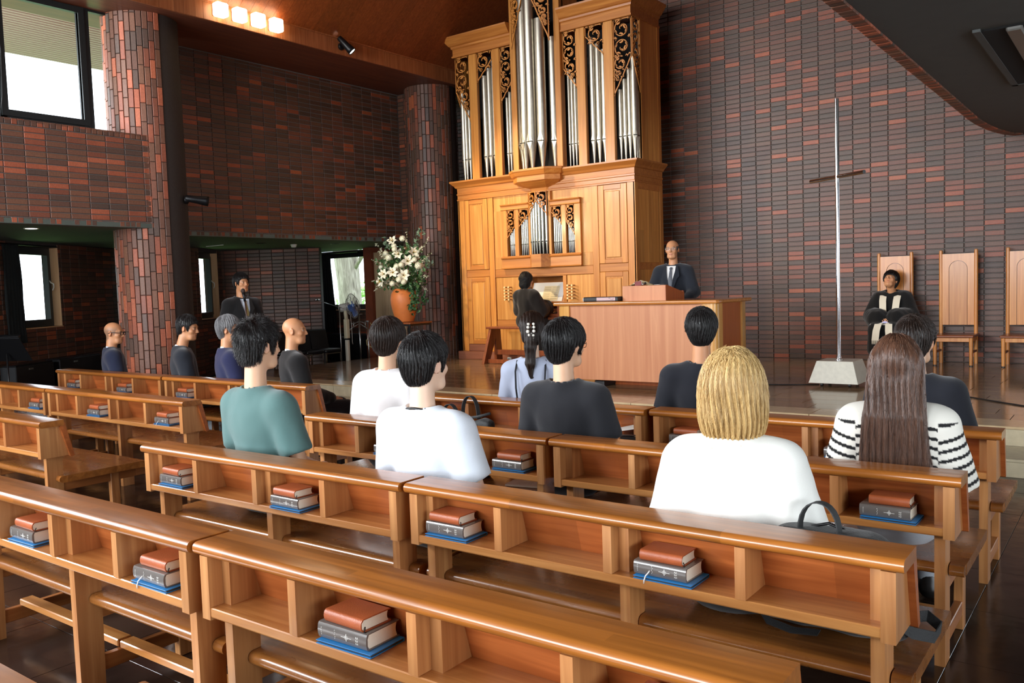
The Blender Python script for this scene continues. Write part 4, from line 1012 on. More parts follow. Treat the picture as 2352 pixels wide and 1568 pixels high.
for m_ in (0, 1):
    g = (lambda a, b, c, d: (a, b, c, d)) if m_ == 0 else (lambda a, b, c, d: (mx(b), mx(a), d, c))
    for (a, b, n, c, d) in ((-9.38, -9.15, 3, 4.75, 4.32), (-8.965, -8.665, 3, 4.98, 5.30), (-8.485, -8.25, 4, 4.56, 4.90)):
        q = g(a, b, c, d); run(q[0], q[1], n, q[2], q[3], PZ, .345, PY, MAT['pipe'])
    xx = -9.41 if m_ == 0 else mx(-9.41)
    organ_pipe(xx, YF + .16, PZ, .345, 4.86, .046, MAT['pipe'], (-.6 if m_ == 0 else .6))
    organ_pipe(xx, YF + .235, PZ, .345, 4.60, .030, MAT['pipe'], (-1.3 if m_ == 0 else 1.3)); organ_pipe(xx, YF + .30, PZ, .345, 4.36, .026, MAT['pipe'], (-1.3 if m_ == 0 else 1.3))
for k, (x, zt, r) in enumerate(((-8.07, 5.62, .070), (-7.925, 6.1, .082), (XC, 6.5, .086), (mx(-7.925), 5.64, .082), (mx(-8.07), 5.36, .070))):
    y = YF - .16 + 1.25 * (x - XC) ** 2 * 1.6
    organ_pipe(x, y, 3.36, .40, zt, r, MAT['pipe'], (x - XC) * 1.2)
# positive division above the keydesk
for a, b in ((-8.53, -8.42), (-8.262, -8.185), (-7.985, -7.935)):
    for q in ((a, b), (mx(b), mx(a))): wpart('positive_stile', MB().cbox(q[0], q[1], YF - .03, YF + .05, 2.0, 2.76 if a < -8 else 3.0, .004), OAKZ, org)
for q in ((-8.53, -7.975), (mx(-7.975), mx(-8.53))):
    wpart('positive_cornice', MB().prism([(YF + .03, 2.755), (YF - .03, 2.755), (YF - .045, 2.765), (YF - .035, 2.78), (YF - .035, 2.82), (YF - .06, 2.835), (YF - .065, 2.85), (YF + .03, 2.852)], q[0], q[1]), OAKX, org)
wpart('positive_base', MB().prism([(YF + .03, 1.80), (YF - .05, 1.80), (YF - .055, 1.812), (YF - .04, 1.82), (YF - .035, 1.955), (YF - .06, 1.967), (YF - .065, 1.98), (YF - .04, 1.985), (YF - .02, 2.008), (YF + .03, 2.008)], -8.535, mx(-8.535)), OAKX, org)
PT = [(-7.955, YF - .03), (-7.86, YF - .14), (mx(-7.86), YF - .14), (mx(-7.955), YF - .03)]
wpart('positive_corbel', MB().prism([(p[0], p[1] - .015) for p in PT], 1.805, 2.012, 'Z'), OAKX, org)
for m_ in (0, 1):
    g = (lambda a, b, c, d: (a, b, c, d)) if m_ == 0 else (lambda a, b, c, d: (mx(b), mx(a), d, c))
    for (a, b, n, c, d) in ((-8.40, -8.27, 5, 2.34, 2.50), (-8.17, -7.995, 5, 2.50, 2.68)):
        q = g(a, b, c, d); run(q[0], q[1], n, q[2], q[3], 2.012, .17, YF + .03, MAT['pipe_small'], .46)
for k, x in enumerate(np.linspace(-7.905, mx(-7.905), 6)):
    organ_pipe(x, YF - .075 + .9 * (x - XC) ** 2 * 2, 2.014, .19, 2.93 - abs(x - XC) * 1.1, .026, MAT['pipe_small'], (x - XC) * 2)

# carved screens: scrolling stems with leaves, cut to the line of the pipe tops
def ribbon(mb, pts, w, P, th=.016):
    n = len(pts); v = []
    for i in range(n):
        a = Vector(pts[max(i - 1, 0)]); b = Vector(pts[min(i + 1, n - 1)]); t = (b - a)
        t = t.normalized() if t.length > 1e-9 else Vector((1, 0)); nn = Vector((-t.y, t.x))
        ww = (w[i] if isinstance(w, (list, tuple)) else w) / 2
        for s in (1, -1):
            q = Vector(pts[i]) + nn * ww * s
            v.append(P(q.x, q.y, 0)); v.append(P(q.x, q.y, th))
    f = []
    for i in range(n - 1):
        a = 4 * i; f += [(a, a + 4, a + 6, a + 2), (a + 1, a + 3, a + 7, a + 5), (a, a + 1, a + 5, a + 4), (a + 2, a + 6, a + 7, a + 3)]
    mb.add(v, f)
def screen(x0, x1, zt, zl, zr, P, w=.012):
    """screen between x0..x1 from zt down to a slant zl (at x0) .. zr (at x1)"""
    mb = MB(); W = x1 - x0
    line = lambda x: zl + (zr - zl) * (x - x0) / W
    ribbon(mb, [(x0 + w / 2, zt), (x0 + w / 2, zl - .01)], w * .8, P); ribbon(mb, [(x1 - w / 2, zt), (x1 - w / 2, zr - .01)], w * .8, P); ribbon(mb, [(x0, zt - w / 2), (x1, zt - w / 2)], w, P)
    m = 26; ed = []
    for i in range(m + 1):
        x = x0 + W * i / m; ed.append((x, line(x) + .012 * abs(math.sin(i * PI * 4 / m))))
    ribbon(mb, ed, w * 1.1, P)
    z = zt; sd = 1 if zl < zr else -1; k = 0
    while True:
        # width left over at this height
        lo = min(zl, zr); hi = max(zl, zr)
        def span(zz):
            if zz >= hi: return x0, x1
            t = (zz - zl) / (zr - zl + 1e-9); xx = x0 + W * t
            return (x0, xx) if zl < zr else (xx, x1)
        r = min(W * .46, (span(z - W * .5)[1] - span(z - W * .5)[0]) * .46)
        if r < .018 or z - 2 * r < lo - .01: 
            break
        a, b = span(z - 1.3 * r); r = min(r, (b - a) * .47)
        if r < .016: break
        cxx = (a + b) / 2; cz = z - r - .004; dr = 1 if k % 2 == 0 else -1
        sp_ = []; n = 26
        for i in range(n + 1):
            t = i / n; ang = dr * (PI / 2 + 2 * PI * 1.25 * t); rad = r * (.97 - .72 * t ** 1.15)
            sp_.append((cxx + rad * math.cos(ang), cz + rad * math.sin(ang)))
        ribbon(mb, sp_, [w * (1.15 - .4 * i / n) for i in range(n + 1)], P)
        for j in range(6):       # leaves curling off the stem
            i = 3 + j * 4; p = Vector(sp_[i]); c = Vector((cxx, cz)); d = (p - c); inw = -d.normalized(); tn = Vector((-inw.y, inw.x)) * dr
            sgn = 1 if j % 2 == 0 else .35
            lf = [p, p + inw * r * .18 * sgn + tn * r * .10, p + inw * r * .30 * sgn + tn * r * .28, p + inw * r * .28 * sgn + tn * r * .44]
            ribbon(mb, [tuple(q) for q in lf], [w * 1.0, w * 2.0, w * 1.5, w * .2], P)
        for (sx, sz) in ((a + .25 * r, cz - r * .92), (b - .25 * r, cz - r * .92), (a + .2 * r, cz + r * .85), (b - .2 * r, cz + r * .85)):
            ribbon(mb, [(sx - .18 * r, sz), (sx, sz + .16 * r), (sx + .2 * r, sz + .02 * r), (sx + .08 * r, sz - .14 * r)], [w * .5, w * 1.3, w, w * .4], P)
        z -= 1.86 * r; k += 1
        if k > 12: break
    return mb
front = lambda y: (lambda x, z, t: (x, y - t, z))
for m_ in (0, 1):
    g = (lambda a, b, c, d: (a, b, c, d)) if m_ == 0 else (lambda a, b, c, d: (mx(b), mx(a), d, c))
    for (a, b, c, d) in ((-9.455, -9.147, 4.84, 4.30), (-8.98, -8.66, 4.93, 5.25), (-8.50, -8.25, 4.52, 4.85)):
        q = g(a, b, c, d); wpart('carved_screen', screen(q[0], q[1], 5.395, q[2], q[3], front(YF + .05), .014), MAT['carved'], org)
    for (a, b, c, d) in ((-8.42, -8.265, 2.29, 2.50), (-8.183, -7.988, 2.46, 2.66)):
        q = g(a, b, c, d); wpart('carved_screen', screen(q[0], q[1], 2.752, q[2], q[3], front(YF - .012), .009), MAT['carved'], org)
    xx = XL + .012 if m_ == 0 else XR - .012; s_ = -1 if m_ == 0 else 1
    wpart('carved_screen', screen(YF + .05, YF + .27, 5.395, 4.84, 4.34, lambda y, z, t: (xx + s_ * t * .6, y, z), .013), MAT['carved'], org)
    q = (-8.13, XC) if m_ == 0 else (XC, mx(-8.13))
    zz = (5.28, 6.1) if m_ == 0 else (6.1, 5.28)
    wpart('carved_screen', screen(q[0] + (.0 if m_ == 0 else .03), q[1] - (.03 if m_ == 0 else 0), 6.88, zz[0], zz[1], (lambda x, z, t: (x, YF - .235 + .30 * abs(x - XC) - t, z)), .016), MAT['carved'], org)
    q = (-7.945, XC) if m_ == 0 else (XC, mx(-7.945)); zz = (2.62, 2.86) if m_ == 0 else (2.86, 2.62)
    wpart('carved_screen', screen(q[0], q[1], 3.0, zz[0], zz[1], (lambda x, z, t: (x, YF - .12 + .32 * abs(x - XC) - t, z)), .009), MAT['carved'], org)
# sheet music on the desk
def onsheet(x, s, off=.004):   # s runs up the sloping desk
    L = math.hypot(.15, .315); return (x, YF + .10 + .15 * s / L - .9 * off, 1.252 + .315 * s / L + .42 * off)
def sheet(name, label, x0, x1, s0, s1, off, mat, lines=0):
    t = thing(name, label, 'sheet music', onsheet((x0 + x1) / 2, s0, off))
    v = [onsheet(x0, s0, off), onsheet(x1, s0, off), onsheet(x1, s1, off), onsheet(x0, s1, off)]
    v += [(a, b + .002, c) for a, b, c in v]
    wpart('page', MB().add(v, [(0, 1, 2, 3), (7, 6, 5, 4), (0, 4, 5, 1), (1, 5, 6, 2), (2, 6, 7, 3), (3, 7, 4, 0)]), mat, t)
    if lines:
        mb = MB()
        for h in (0, 1):
            xa = x0 + .015 + h * (x1 - x0) / 2; xb = xa + (x1 - x0) / 2 - .03
            for k in range(lines):
                s = s0 + .03 + (s1 - s0 - .06) * k / (lines - 1)
                for d in (0, .006): 
                    v = [onsheet(xa, s + d, off + .003), onsheet(xb, s + d, off + .003), onsheet(xb, s + d + .0018, off + .003), onsheet(xa, s + d + .0018, off + .003)]; mb.add(v, [(0, 1, 2, 3)])
        wpart('staves', mb, MAT['ink_grey'], t)
sheet('sheet_music', 'wide white music sheet on the organ desk behind a cream page', NX0 + .06, NX1 - .09, .0, .335, .004, MAT['paper'], 0)
sheet('sheet_music', 'cream double page of printed music in front of the white sheet on the organ desk', -7.86, -7.56, .012, .27, .009, MAT['paper_old'], 7)
# ---------------------------------------------------------------- implicit modelling (smooth blended bodies, cloth, bags)
F32 = np.float32
def s_ell(P, c, r, R=None):
    q = P - np.array(c, F32)
    if R is not None: q = q @ np.array(R, F32)
    r = np.array(r, F32); k0 = np.linalg.norm(q / r, axis=1); k1 = np.linalg.norm(q / (r * r), axis=1)
    return k0 * (k0 - 1) / np.maximum(k1, 1e-6)
def s_cap(P, a, b, ra, rb=None):
    rb = ra if rb is None else rb
    a = np.array(a, F32); b = np.array(b, F32); ab = b - a; q = P - a
    t = np.clip((q @ ab) / max(float(ab @ ab), 1e-9), 0, 1)
    return np.linalg.norm(q - t[:, None] * ab, axis=1) - (ra + (rb - ra) * t)
def s_box(P, c, h, r=0.0, R=None):
    q = P - np.array(c, F32)
    if R is not None: q = q @ np.array(R, F32)
    d = np.abs(q) - (np.array(h, F32) - r)
    return np.linalg.norm(np.maximum(d, 0), axis=1) + np.minimum(d.max(axis=1), 0) - r
def smin(a, b, k):
    h = np.clip(.5 + .5 * (b - a) / k, 0, 1); return b + (a - b) * h - k * h * (1 - h)
def smax(a, b, k): return -smin(-a, -b, k)
def chain(P, pts, rs, k=.02):
    d = None
    for i in range(len(pts) - 1):
        e = s_cap(P, pts[i], pts[i + 1], rs[i], rs[i + 1]); d = e if d is None else smin(d, e, k)
    return d
def rotm(rx=0, ry=0, rz=0):
    return np.array(Matrix.Rotation(rz, 3, 'Z') @ Matrix.Rotation(ry, 3, 'Y') @ Matrix.Rotation(rx, 3, 'X'), F32)
def snet(F, lo, hi, h, axes=None):
    ax = axes or [np.arange(lo[i], hi[i] + h, h, dtype=F32) for i in range(3)]
    n = [len(a) for a in ax]
    G = np.stack(np.meshgrid(*ax, indexing='ij'), -1).reshape(-1, 3)
    V = np.empty(len(G), F32); st = 400000
    for i in range(0, len(G), st): V[i:i + st] = F(G[i:i + st])
    V = V.reshape(n); ins = V < 0
    c = [ins[a:n[0] - 1 + a, b:n[1] - 1 + b, d:n[2] - 1 + d] for a in (0, 1) for b in (0, 1) for d in (0, 1)]
    s = sum(q.astype(np.int8) for q in c); act = (s > 0) & (s < 8)
    idx = np.argwhere(act); vid = -np.ones(act.shape, np.int64); vid[act] = np.arange(len(idx))
    acc = np.zeros((len(idx), 3), np.float64); cnt = np.zeros(len(idx))
    corners = [(a, b, d) for a in (0, 1) for b in (0, 1) for d in (0, 1)]
    for a in corners:
        for b in corners:
            if sum(b) - sum(a) == 1 and all(y >= x for x, y in zip(a, b)):
                va = V[idx[:, 0] + a[0], idx[:, 1] + a[1], idx[:, 2] + a[2]]; vb = V[idx[:, 0] + b[0], idx[:, 1] + b[1], idx[:, 2] + b[2]]
                m = (va < 0) != (vb < 0); t = np.where(m, va / np.where(m, va - vb, 1), 0)
                p = np.array(a)[None] + t[:, None] * (np.array(b) - np.array(a))[None]
                acc[m] += p[m]; cnt[m] += 1
    fr = acc / np.maximum(cnt, 1)[:, None]
    pos = np.stack([ax[i][idx[:, i]] + fr[:, i] * (ax[i][idx[:, i] + 1] - ax[i][idx[:, i]]) for i in range(3)], 1)
    faces = []
    for d in range(3):
        e = [slice(None)] * 3; e2 = [slice(None)] * 3; e[d] = slice(0, n[d] - 1); e2[d] = slice(1, n[d])
        A = ins[tuple(e)]; B = ins[tuple(e2)]; ch = np.argwhere(A != B)
        o1, o2 = [(1, 2), (2, 0), (0, 1)][d]
        ok = (ch[:, o1] > 0) & (ch[:, o2] > 0) & (ch[:, o1] < n[o1] - 1) & (ch[:, o2] < n[o2] - 1); ch = ch[ok]
        if not len(ch): continue
        flip = A[ch[:, 0], ch[:, 1], ch[:, 2]]
        q = []
        for (da, db) in ((-1, -1), (0, -1), (0, 0), (-1, 0)):
            r = ch.copy(); r[:, o1] += da; r[:, o2] += db; q.append(vid[r[:, 0], r[:, 1], r[:, 2]])
        q = np.stack(q, 1); q[~flip] = q[~flip][:, ::-1]; faces.append(q)
    return pos, (np.concatenate(faces) if faces else np.zeros((0, 4), int))
def to_mesh(name, v, f, mat, colf=None, relax=1):
    for _ in range(relax):     # one pass of smoothing takes the stair-steps off
        s = np.zeros_like(v); c = np.zeros(len(v))
        for i in range(4):
            np.add.at(s, f[:, i], v[f[:, (i + 1) % 4]]); np.add.at(c, f[:, i], 1)
            np.add.at(s, f[:, i], v[f[:, (i + 3) % 4]]); np.add.at(c, f[:, i], 1)
        v = .5 * v + .5 * s / np.maximum(c, 1)[:, None]
    me = bpy.data.meshes.new(name); me.vertices.add(len(v)); me.vertices.foreach_set('co', v.astype(F32).ravel())
    me.loops.add(f.size); me.loops.foreach_set('vertex_index', f.astype(np.int32).ravel())
    me.polygons.add(len(f)); me.polygons.foreach_set('loop_start', np.arange(0, f.size, 4, dtype=np.int32))
    me.update(calc_edges=True)
    me.polygons.foreach_set('use_smooth', np.ones(len(f), bool))
    if colf is not None:
        a = me.attributes.new('tone', 'FLOAT_COLOR', 'POINT'); c = np.ones((len(v), 4), F32); c[:, :3] = colf(v.astype(F32)); a.data.foreach_set('color', c.ravel())
    me.materials.append(mat); me.validate(); return me
def smesh(name, F, lo, hi, h, mat, colf=None, relax=1, axes=None):
    v, f = snet(F, lo, hi, h, axes); return to_mesh(name, v, f, mat, colf, relax)
def nz3(P, f, seed=0):
    """cheap smooth pseudo-noise in -1..1"""
    x, y, z = P[:, 0] * f + seed * 1.7, P[:, 1] * f + seed * .9, P[:, 2] * f - seed * 1.3
    return (np.sin(x * 1.7 + np.sin(y * 1.3 + seed)) + np.sin(y * 1.9 + 1.3 * np.sin(z * 1.1)) + np.sin(z * 1.5 + 1.1 * np.sin(x * 1.6))) / 3
# ---------------------------------------------------------------- communion table, lectern, things on it
ct = thing('communion_table', 'long communion table with veneered front and rounded corner posts on the stage', 'table', (-4.71, 9.0, ZS))
TX0, TX1, TY0, TY1 = -5.735, -3.68, 8.60, 9.47
wpart('table_top', MB().prism([(TX0 - .05 + .05 * (1 - math.cos(a)) if False else p[0], p[1]) for a, p in [(0, q) for q in
      [(TX0 - .045, TY0 - .01), (TX0 - .03, TY0 - .04), (TX1 + .01, TY0 - .04), (TX1 + .035, TY0 - .015), (TX1 + .045, TY0 + .02), (TX1 + .045, TY1 + .02), (TX1 + .02, TY1 + .045), (TX0 - .02, TY1 + .045), (TX0 - .045, TY1 + .02)]]], 1.260, 1.302, 'Z'), MAT['table_top'], ct)
tt = ct.children[0]
bv = tt.modifiers.new('round', 'BEVEL'); bv.width = .016; bv.segments = 4; bv.limit_method = 'ANGLE'; bv.angle_limit = math.radians(60)
wpart('front_panel', MB().cbox(TX0 + .17, TX1 - .165, TY0 + .022, TY0 + .045, .375, 1.26, .003), MAT['table_front'], ct)
for x in (TX1 - .045, TX0 + .022): wpart('end_panel', MB().cbox(x, x + .022, TY0 + .15, TY1 - .14, .375, 1.26, .003), MAT['table_side'], ct)
def corner_post(x0, x1, y0, y1, cx, cy, r=.07):
    pr = []
    for (x, y, sx, sy) in ((x0, y0, -1, -1), (x1, y0, 1, -1), (x1, y1, 1, 1), (x0, y1, -1, 1)):
        if (sx, sy) == (cx, cy):
            ang0 = math.atan2(-0, sx) ; c = (x - sx * r, y - sy * r); pts = [(c[0] + sx * r * math.cos(t), c[1] + sy * r * math.sin(t)) for t in np.linspace(0, PI / 2, 7)]
            if sx * sy > 0: pr += pts
            else: pr += pts[::-1]
        else: pr.append((x, y))
    return MB().prism(pr, .37, 1.262, 'Z')
for (x0, x1, cx) in ((TX0, TX0 + .175, -1), (TX1 - .17, TX1, 1)):
    wpart('corner_post', corner_post(x0, x1, TY0, TY0 + .155, cx, -1), MAT['table_post'], ct, 'auto')
    wpart('corner_post', corner_post(x0, x1, TY1 - .155, TY1, cx, 1), MAT['table_post'], ct, 'auto')
wpart('plinth_board', MB().box(TX0 + .35, TX1 - .3, 8.98, 9.02, ZS, .375).box(TX0 + .1, TX1 - .1, 8.8, 9.3, .375, .40), MAT['table_side'], ct)
for x in (-5.29, -4.15):
    wpart('foot', MB().cbox(x, x + .13, 8.70, 9.38, ZS, .36, .008), MAT['black_plastic'], ct)
lec = thing('lectern_box', 'sloping desk-top lectern box of pinkish veneer standing on the communion table', 'lectern', (-4.71, 9.0, 1.302))
lp = [(8.90, 1.302), (8.90, 1.473), (8.93, 1.476), (9.386, 1.380), (9.386, 1.302)]
wpart('box', MB().prism(lp, -4.99, -4.43), MAT['table_front'], lec)
wpart('end_face', MB().prism(lp, -4.4295, -4.424), MAT['table_side'], lec)
wpart('reading_ledge', MB().cbox(-4.99, -4.43, 9.37, 9.392, 1.37, 1.40, .004), MAT['table_side'], lec)
case = thing('file_case', 'flat black file case with a pale paper label, lying beside the lectern box', 'case', (-5.21, 8.88, 1.302))
wpart('case_body', MB().cbox(-5.481, -5.003, 8.80, 9.02, 1.302, 1.353, .008), MAT['black_plastic'], case)
wpart('case_latch', MB().cbox(-5.484, -5.476, 8.797, 8.803, 1.31, 1.345, .001), MAT['steel'], case)
wpart('label_paper', MB().cbox(-5.29, -5.035, 8.797, 8.80, 1.31, 1.346, .0005), plain('label_pink', rgb(206, 176, 176), .6), case)
mb = MB()
for (x, z, w, h) in ((-5.12, 1.330, .003, .014), (-5.11, 1.330, .002, .014), (-5.10, 1.318, .012, .003), (-5.098, 1.330, .003, .008), (-5.085, 1.318, .016, .003), (-5.078, 1.33, .003, .006), (-5.068, 1.322, .012, .003), (-5.06, 1.326, .003, .010)):
    mb.box(x, x + w, 8.7955, 8.7968, z, z + h)
wpart('label_writing', mb, MAT['ink'], case)
# cream altar cloth bunched on the lectern, a dark red book against it
v = []; f = []; m = 18
for j in range(7):
    for i in range(m + 1):
        t = i / m; s = j / 6
        h = max(0, min(1, min(t * 2.9, (1 - t) * 2.2))) ** .8
        x = -5.0 + .37 * t; y = 9.02 + .16 * s
        zb = 1.476 - (y - 8.93) * .21
        v.append((x, y, zb + .006 + .085 * h * math.sin(min(1, s * 1.3 + .25) * PI * .62) * (1 + .12 * math.sin(t * 31) * (1 - s))))
for j in range(6):
    for i in range(m): a = j * (m + 1) + i; f.append((a, a + 1, a + m + 2, a + m + 1))
o = thing('altar_cloth', 'cream cloth bunched up on top of the lectern box', 'cloth', (-4.82, 9.1, 1.45))
k = len(v); v += [(a, b, c - .006) for a, b, c in v]; f += [tuple(i + k for i in q[::-1]) for q in f]
wpart('cloth', MB().add(v, f), plain('cream_cloth', rgb(236, 222, 176), .85), o, True)
o = thing('red_book', 'small dark red book propped in front of the cream cloth', 'book', (-4.81, 8.99, 1.47))
rb_ = MB().cbox(-.046, .046, -.012, .012, 0, .052, .003); rb_.xf(Matrix.Translation((-4.812, 8.975, 1.474)) @ Matrix.Rotation(-.12, 4, 'Y'))
wpart('cover', rb_, plain('oxblood', rgb(120, 28, 26), .5), o); pb = MB().cbox(-.042, .047, -.008, .008, .003, .053, .001); pb.xf(Matrix.Translation((-4.811, 8.975, 1.474)) @ Matrix.Rotation(-.12, 4, 'Y')); wpart('page_block', pb, M_pages, o)
o = thing('microphone', 'short grey microphone lying beside the small red book', 'microphone', (-4.74, 8.98, 1.47))
wpart('body', MB().tube([(-4.765, 8.96, 1.483), (-4.735, 8.975, 1.497)], [.009, .011], 10), MAT['steel'], o, True); wpart('head', MB().ball((-4.728, 8.98, 1.50), .015), MAT['black_metal'], o, True)
tag(part('paper_sheet', MB().box(-4.72, -4.60, 9.10, 9.22, 0, .002).xf(Matrix.Translation((0, 0, 1.476 - .25 * .21 + .055)) @ Matrix.Identity(4)), MAT['paper']), 'white paper corner at the end of the bunched cream cloth', 'paper')

# ---------------------------------------------------------------- standing cross
cr = thing('standing_cross', 'tall polished chrome cross on a wheeled pale marble base', 'cross', (-2.75, 9.78, ZS))
wpart('pole', MB().tube([(-2.75, 9.78, .575), (-2.75, 9.78, 3.455)], .0235, 24), MAT['chrome'], cr, 'auto')
wpart('crossbar', MB().tube([(-2.75 - .84 * .432, 9.78 + .545 * .432, 2.604), (-2.75 + .84 * .406, 9.78 - .545 * .406, 2.604)], .0215, 22), MAT['chrome'], cr, 'auto')
wpart('collar', MB().lathe([(.045, .575), (.045, .583), (.03, .588), (.03, .612), (.024, .615)], 24, (-2.75, 9.78, 0)), MAT['chrome'], cr, 'auto')
b0, b1, z0, z1 = .265, .195, .335, .576; cxx, cyy = -2.735, 9.76
bs_ = MB().add([(cxx - b0, cyy - b0, z0), (cxx + b0, cyy - b0, z0), (cxx + b0, cyy + b0, z0), (cxx - b0, cyy + b0, z0), (cxx - b1, cyy - b1, z1), (cxx + b1, cyy - b1, z1), (cxx + b1, cyy + b1, z1), (cxx - b1, cyy + b1, z1)], [(0, 3, 2, 1), (4, 5, 6, 7), (0, 1, 5, 4), (1, 2, 6, 5), (2, 3, 7, 6), (3, 0, 4, 7)])
o = wpart('base', bs_, MAT['stone_pale'], cr); m_ = o.modifiers.new('edge', 'BEVEL'); m_.width = .004; m_.segments = 2
for sx in (-1, 1):
    for sy in (-1, 1):
        c = wpart('caster', MB().tube([(cxx + sx * .15 - .012, cyy + sy * .15, .312), (cxx + sx * .15 + .012, cyy + sy * .15, .312)], .022, 14), MAT['black_plastic'], cr, 'auto'); wpart('caster_fork', MB().cbox(cxx + sx * .15 - .016, cxx + sx * .15 + .016, cyy + sy * .15 - .015, cyy + sy * .15 + .015, .322, .337, .003), MAT['black_metal'], c)
# ---------------------------------------------------------------- three high-backed chairs
def throne(x, y, label):
    t = thing('high_backed_chair', label, 'chair', (x, y, ZS), group='high-backed oak chairs by the brick wall')
    for s in (-1, 1):
        part('back_post', MB().tube([(s * .21, .43, 0), (s * .21, .43, 1.45), (s * .21, .43, 1.508), (s * .21, .43, 1.515)], [.024, .024, .022, .012], 14), MAT['chair_wood'], t, 'auto')
        part('leg', MB().tube([(s * .212, .02, 0), (s * .212, .02, .37)], [.021, .026], 14), MAT['chair_wood'], t, 'auto')
        part('foot_pad', MB().tube([(s * .212, .02, 0), (s * .212, .02, .012)], .023, 12), MAT['black_plastic'], t)
        part('stretcher', MB().cbox(s * .212 - .012, s * .212 + .012, .03, .42, .16, .19, .004), MAT['bench_wood'], t)
        part('side_apron', MB().cbox(s * .212 - .012, s * .212 + .012, .03, .42, .315, .37, .003), MAT['chair_wood'], t)
    part('front_apron', MB().cbox(-.195, .195, .008, .030, .315, .368, .003), MAT['chair_wood'], t)
    part('rear_apron', MB().cbox(-.195, .195, .42, .44, .30, .368, .003), MAT['bench_wood'], t)
    part('seat', MB().cbox(-.25, .25, -.03, .47, .370, .402, .010), MAT['chair_seat'], t)
    y0, y1 = .412, .428
    part('back_panel', MB().cbox(-.190, .190, y1, y1 + .014, .515, 1.462, .002), MAT['bench_wood'], t)
    w, zt, r = .112, 1.372, .112
    arc = [(-w, .515)] + [(-w * math.cos(a), zt - r + r * math.sin(a)) for a in np.linspace(0, PI, 15)] + [(w, .515)]
    mb = MB()
    v = []
    for p, q in arc: v += [(p * 1.0, q)]
    outer = [(-.190, .515), (-.190, 1.30)] + [(-.19 + .38 * i / 12, 1.462) for i in range(13)] + [(.19, 1.30), (.190, .515)]
    n = len(arc); V = [(p, y0, q) for p, q in arc] + [(p, y0, q) for p, q in outer] + [(p, y1, q) for p, q in arc] + [(p, y1, q) for p, q in outer]
    fs = []
    for i in range(n - 1):
        fs += [(i, i + 1, n + i + 1, n + i), (i + 1, i, 2 * n + i, 2 * n + i + 1), (n + i, n + i + 1, 3 * n + i + 1, 3 * n + i)]
    part('back_surround', mb.add(V, fs), MAT['chair_wood'], t)
    g = .006; inn = [(-w + g, .515)] + [(-(w - g) * math.cos(a), zt - r + (r - g) * math.sin(a)) for a in np.linspace(0, PI, 15)] + [(w - g, .515)]
    part('arched_panel', MB().prism(inn, y0 + .001, y1, 'Y'), MAT['chair_wood'], t)
throne(-2.789, 12.23, 'high-backed oak chair in which the robed man sits'); throne(-2.004, 12.23, 'empty high-backed oak chair next to the robed man'); throne(-1.218, 12.23, 'empty high-backed oak chair farthest from the cross')
# ---------------------------------------------------------------- organ bench
ob = thing('organ_bench', 'dark wooden organ bench with splayed end boards, under the organist', 'bench', (-7.8, 10.75, ZS))
for x in (-8.52, -7.12):
    wpart('end_board', MB().prism([(10.56, ZS), (10.70, ZS), (10.90, .70), (10.90, ZS), (11.06, ZS), (11.02, .84), (10.78, .84)], x, x + .05), MAT['bench_wood'], ob)
wpart('seat_board', MB().cbox(-8.56, -7.03, 10.74, 11.04, .84, .875, .008), MAT['bench_wood'], ob)
wpart('tie_rail', MB().cbox(-8.47, -7.12, 10.84, 10.87, .42, .50, .004), MAT['bench_wood'], ob); wpart('foot_rail', MB().cbox(-8.47, -7.12, 10.66, 10.70, .295, .36, .004), MAT['bench_wood'], ob)
o = thing('digital_timer', 'small white box with a grey display standing on the floor under the organ bench', 'timer', (-8.30, 11.02, ZS)); o_ = part('case', MB().cbox(-.035, .035, -.02, .02, 0, .075, .006), MAT['white_paint'], o); part('display', MB().box(-.025, .025, -.0215, -.02, .02, .06), plain('lcd_grey', rgb(120, 134, 130), .3), o)

# ---------------------------------------------------------------- vase of flowers on its stand
VX, VY, VZ = -9.92, 10.3, .985
st = thing('flower_stand', 'small dark square stand carrying the terracotta vase', 'stand', (VX + .10, VY, ZS))
part('top', MB().cbox(-.27, .27, -.27, .27, .665, .692, .005), MAT['chair_seat'], st)
for sx in (-1, 1):
    for sy in (-1, 1): part('leg', MB().cbox(sx * .245 - .014, sx * .245 + .014, sy * .245 - .014, sy * .245 + .014, 0, .665, .002), MAT['black_metal'], st)
for s in (-1, 1): part('rail', MB().cbox(-.231, .231, s * .245 - .01, s * .245 + .01, .635, .663, .002), MAT['black_metal'], st); part('rail', MB().cbox(s * .245 - .01, s * .245 + .01, -.231, .231, .635, .663, .002), MAT['black_metal'], st)
va = thing('vase', 'big terracotta-orange vase holding the white flowers', 'vase', (VX, VY, VZ))
part('body', MB().lathe([(.10, 0), (.145, .004), (.165, .06), (.198, .18), (.222, .30), (.228, .38), (.215, .46), (.185, .52), (.165, .55), (.150, .552), (.150, .52), (.16, .45)], 40, cap=False), MAT['terracotta'], va, 'auto')
part('base_disc', MB().lathe([(.001, .003), (.14, .003)], 30, cap=False), MAT['terracotta'], va)
M_petal = plain('lily_petal', rgb(244, 242, 226), .55, noise=.04, nscale=30); M_mum = plain('white_bloom', rgb(236, 236, 214), .6, noise=.08, nscale=60)
M_green = plain('bouquet_leaf', rgb(58, 92, 48), .55, noise=.3, nscale=22); M_euc = plain('eucalyptus_leaf', rgb(112, 136, 112), .6); M_stem = plain('green_stem', rgb(96, 122, 62), .6); M_anther = plain('anther', rgb(196, 160, 60), .6); M_ivy = plain('ivy_leaf', rgb(44, 82, 44), .5, noise=.25, nscale=20)
fa = thing('flower_arrangement', 'tall arrangement of white lilies, pompons and blossom sprays in the terracotta vase', 'flowers', (VX, VY, VZ + .52))
RV = Vector((.80, .60, 0)); FV = Vector((.60, -.80, 0))        # right and towards the pews
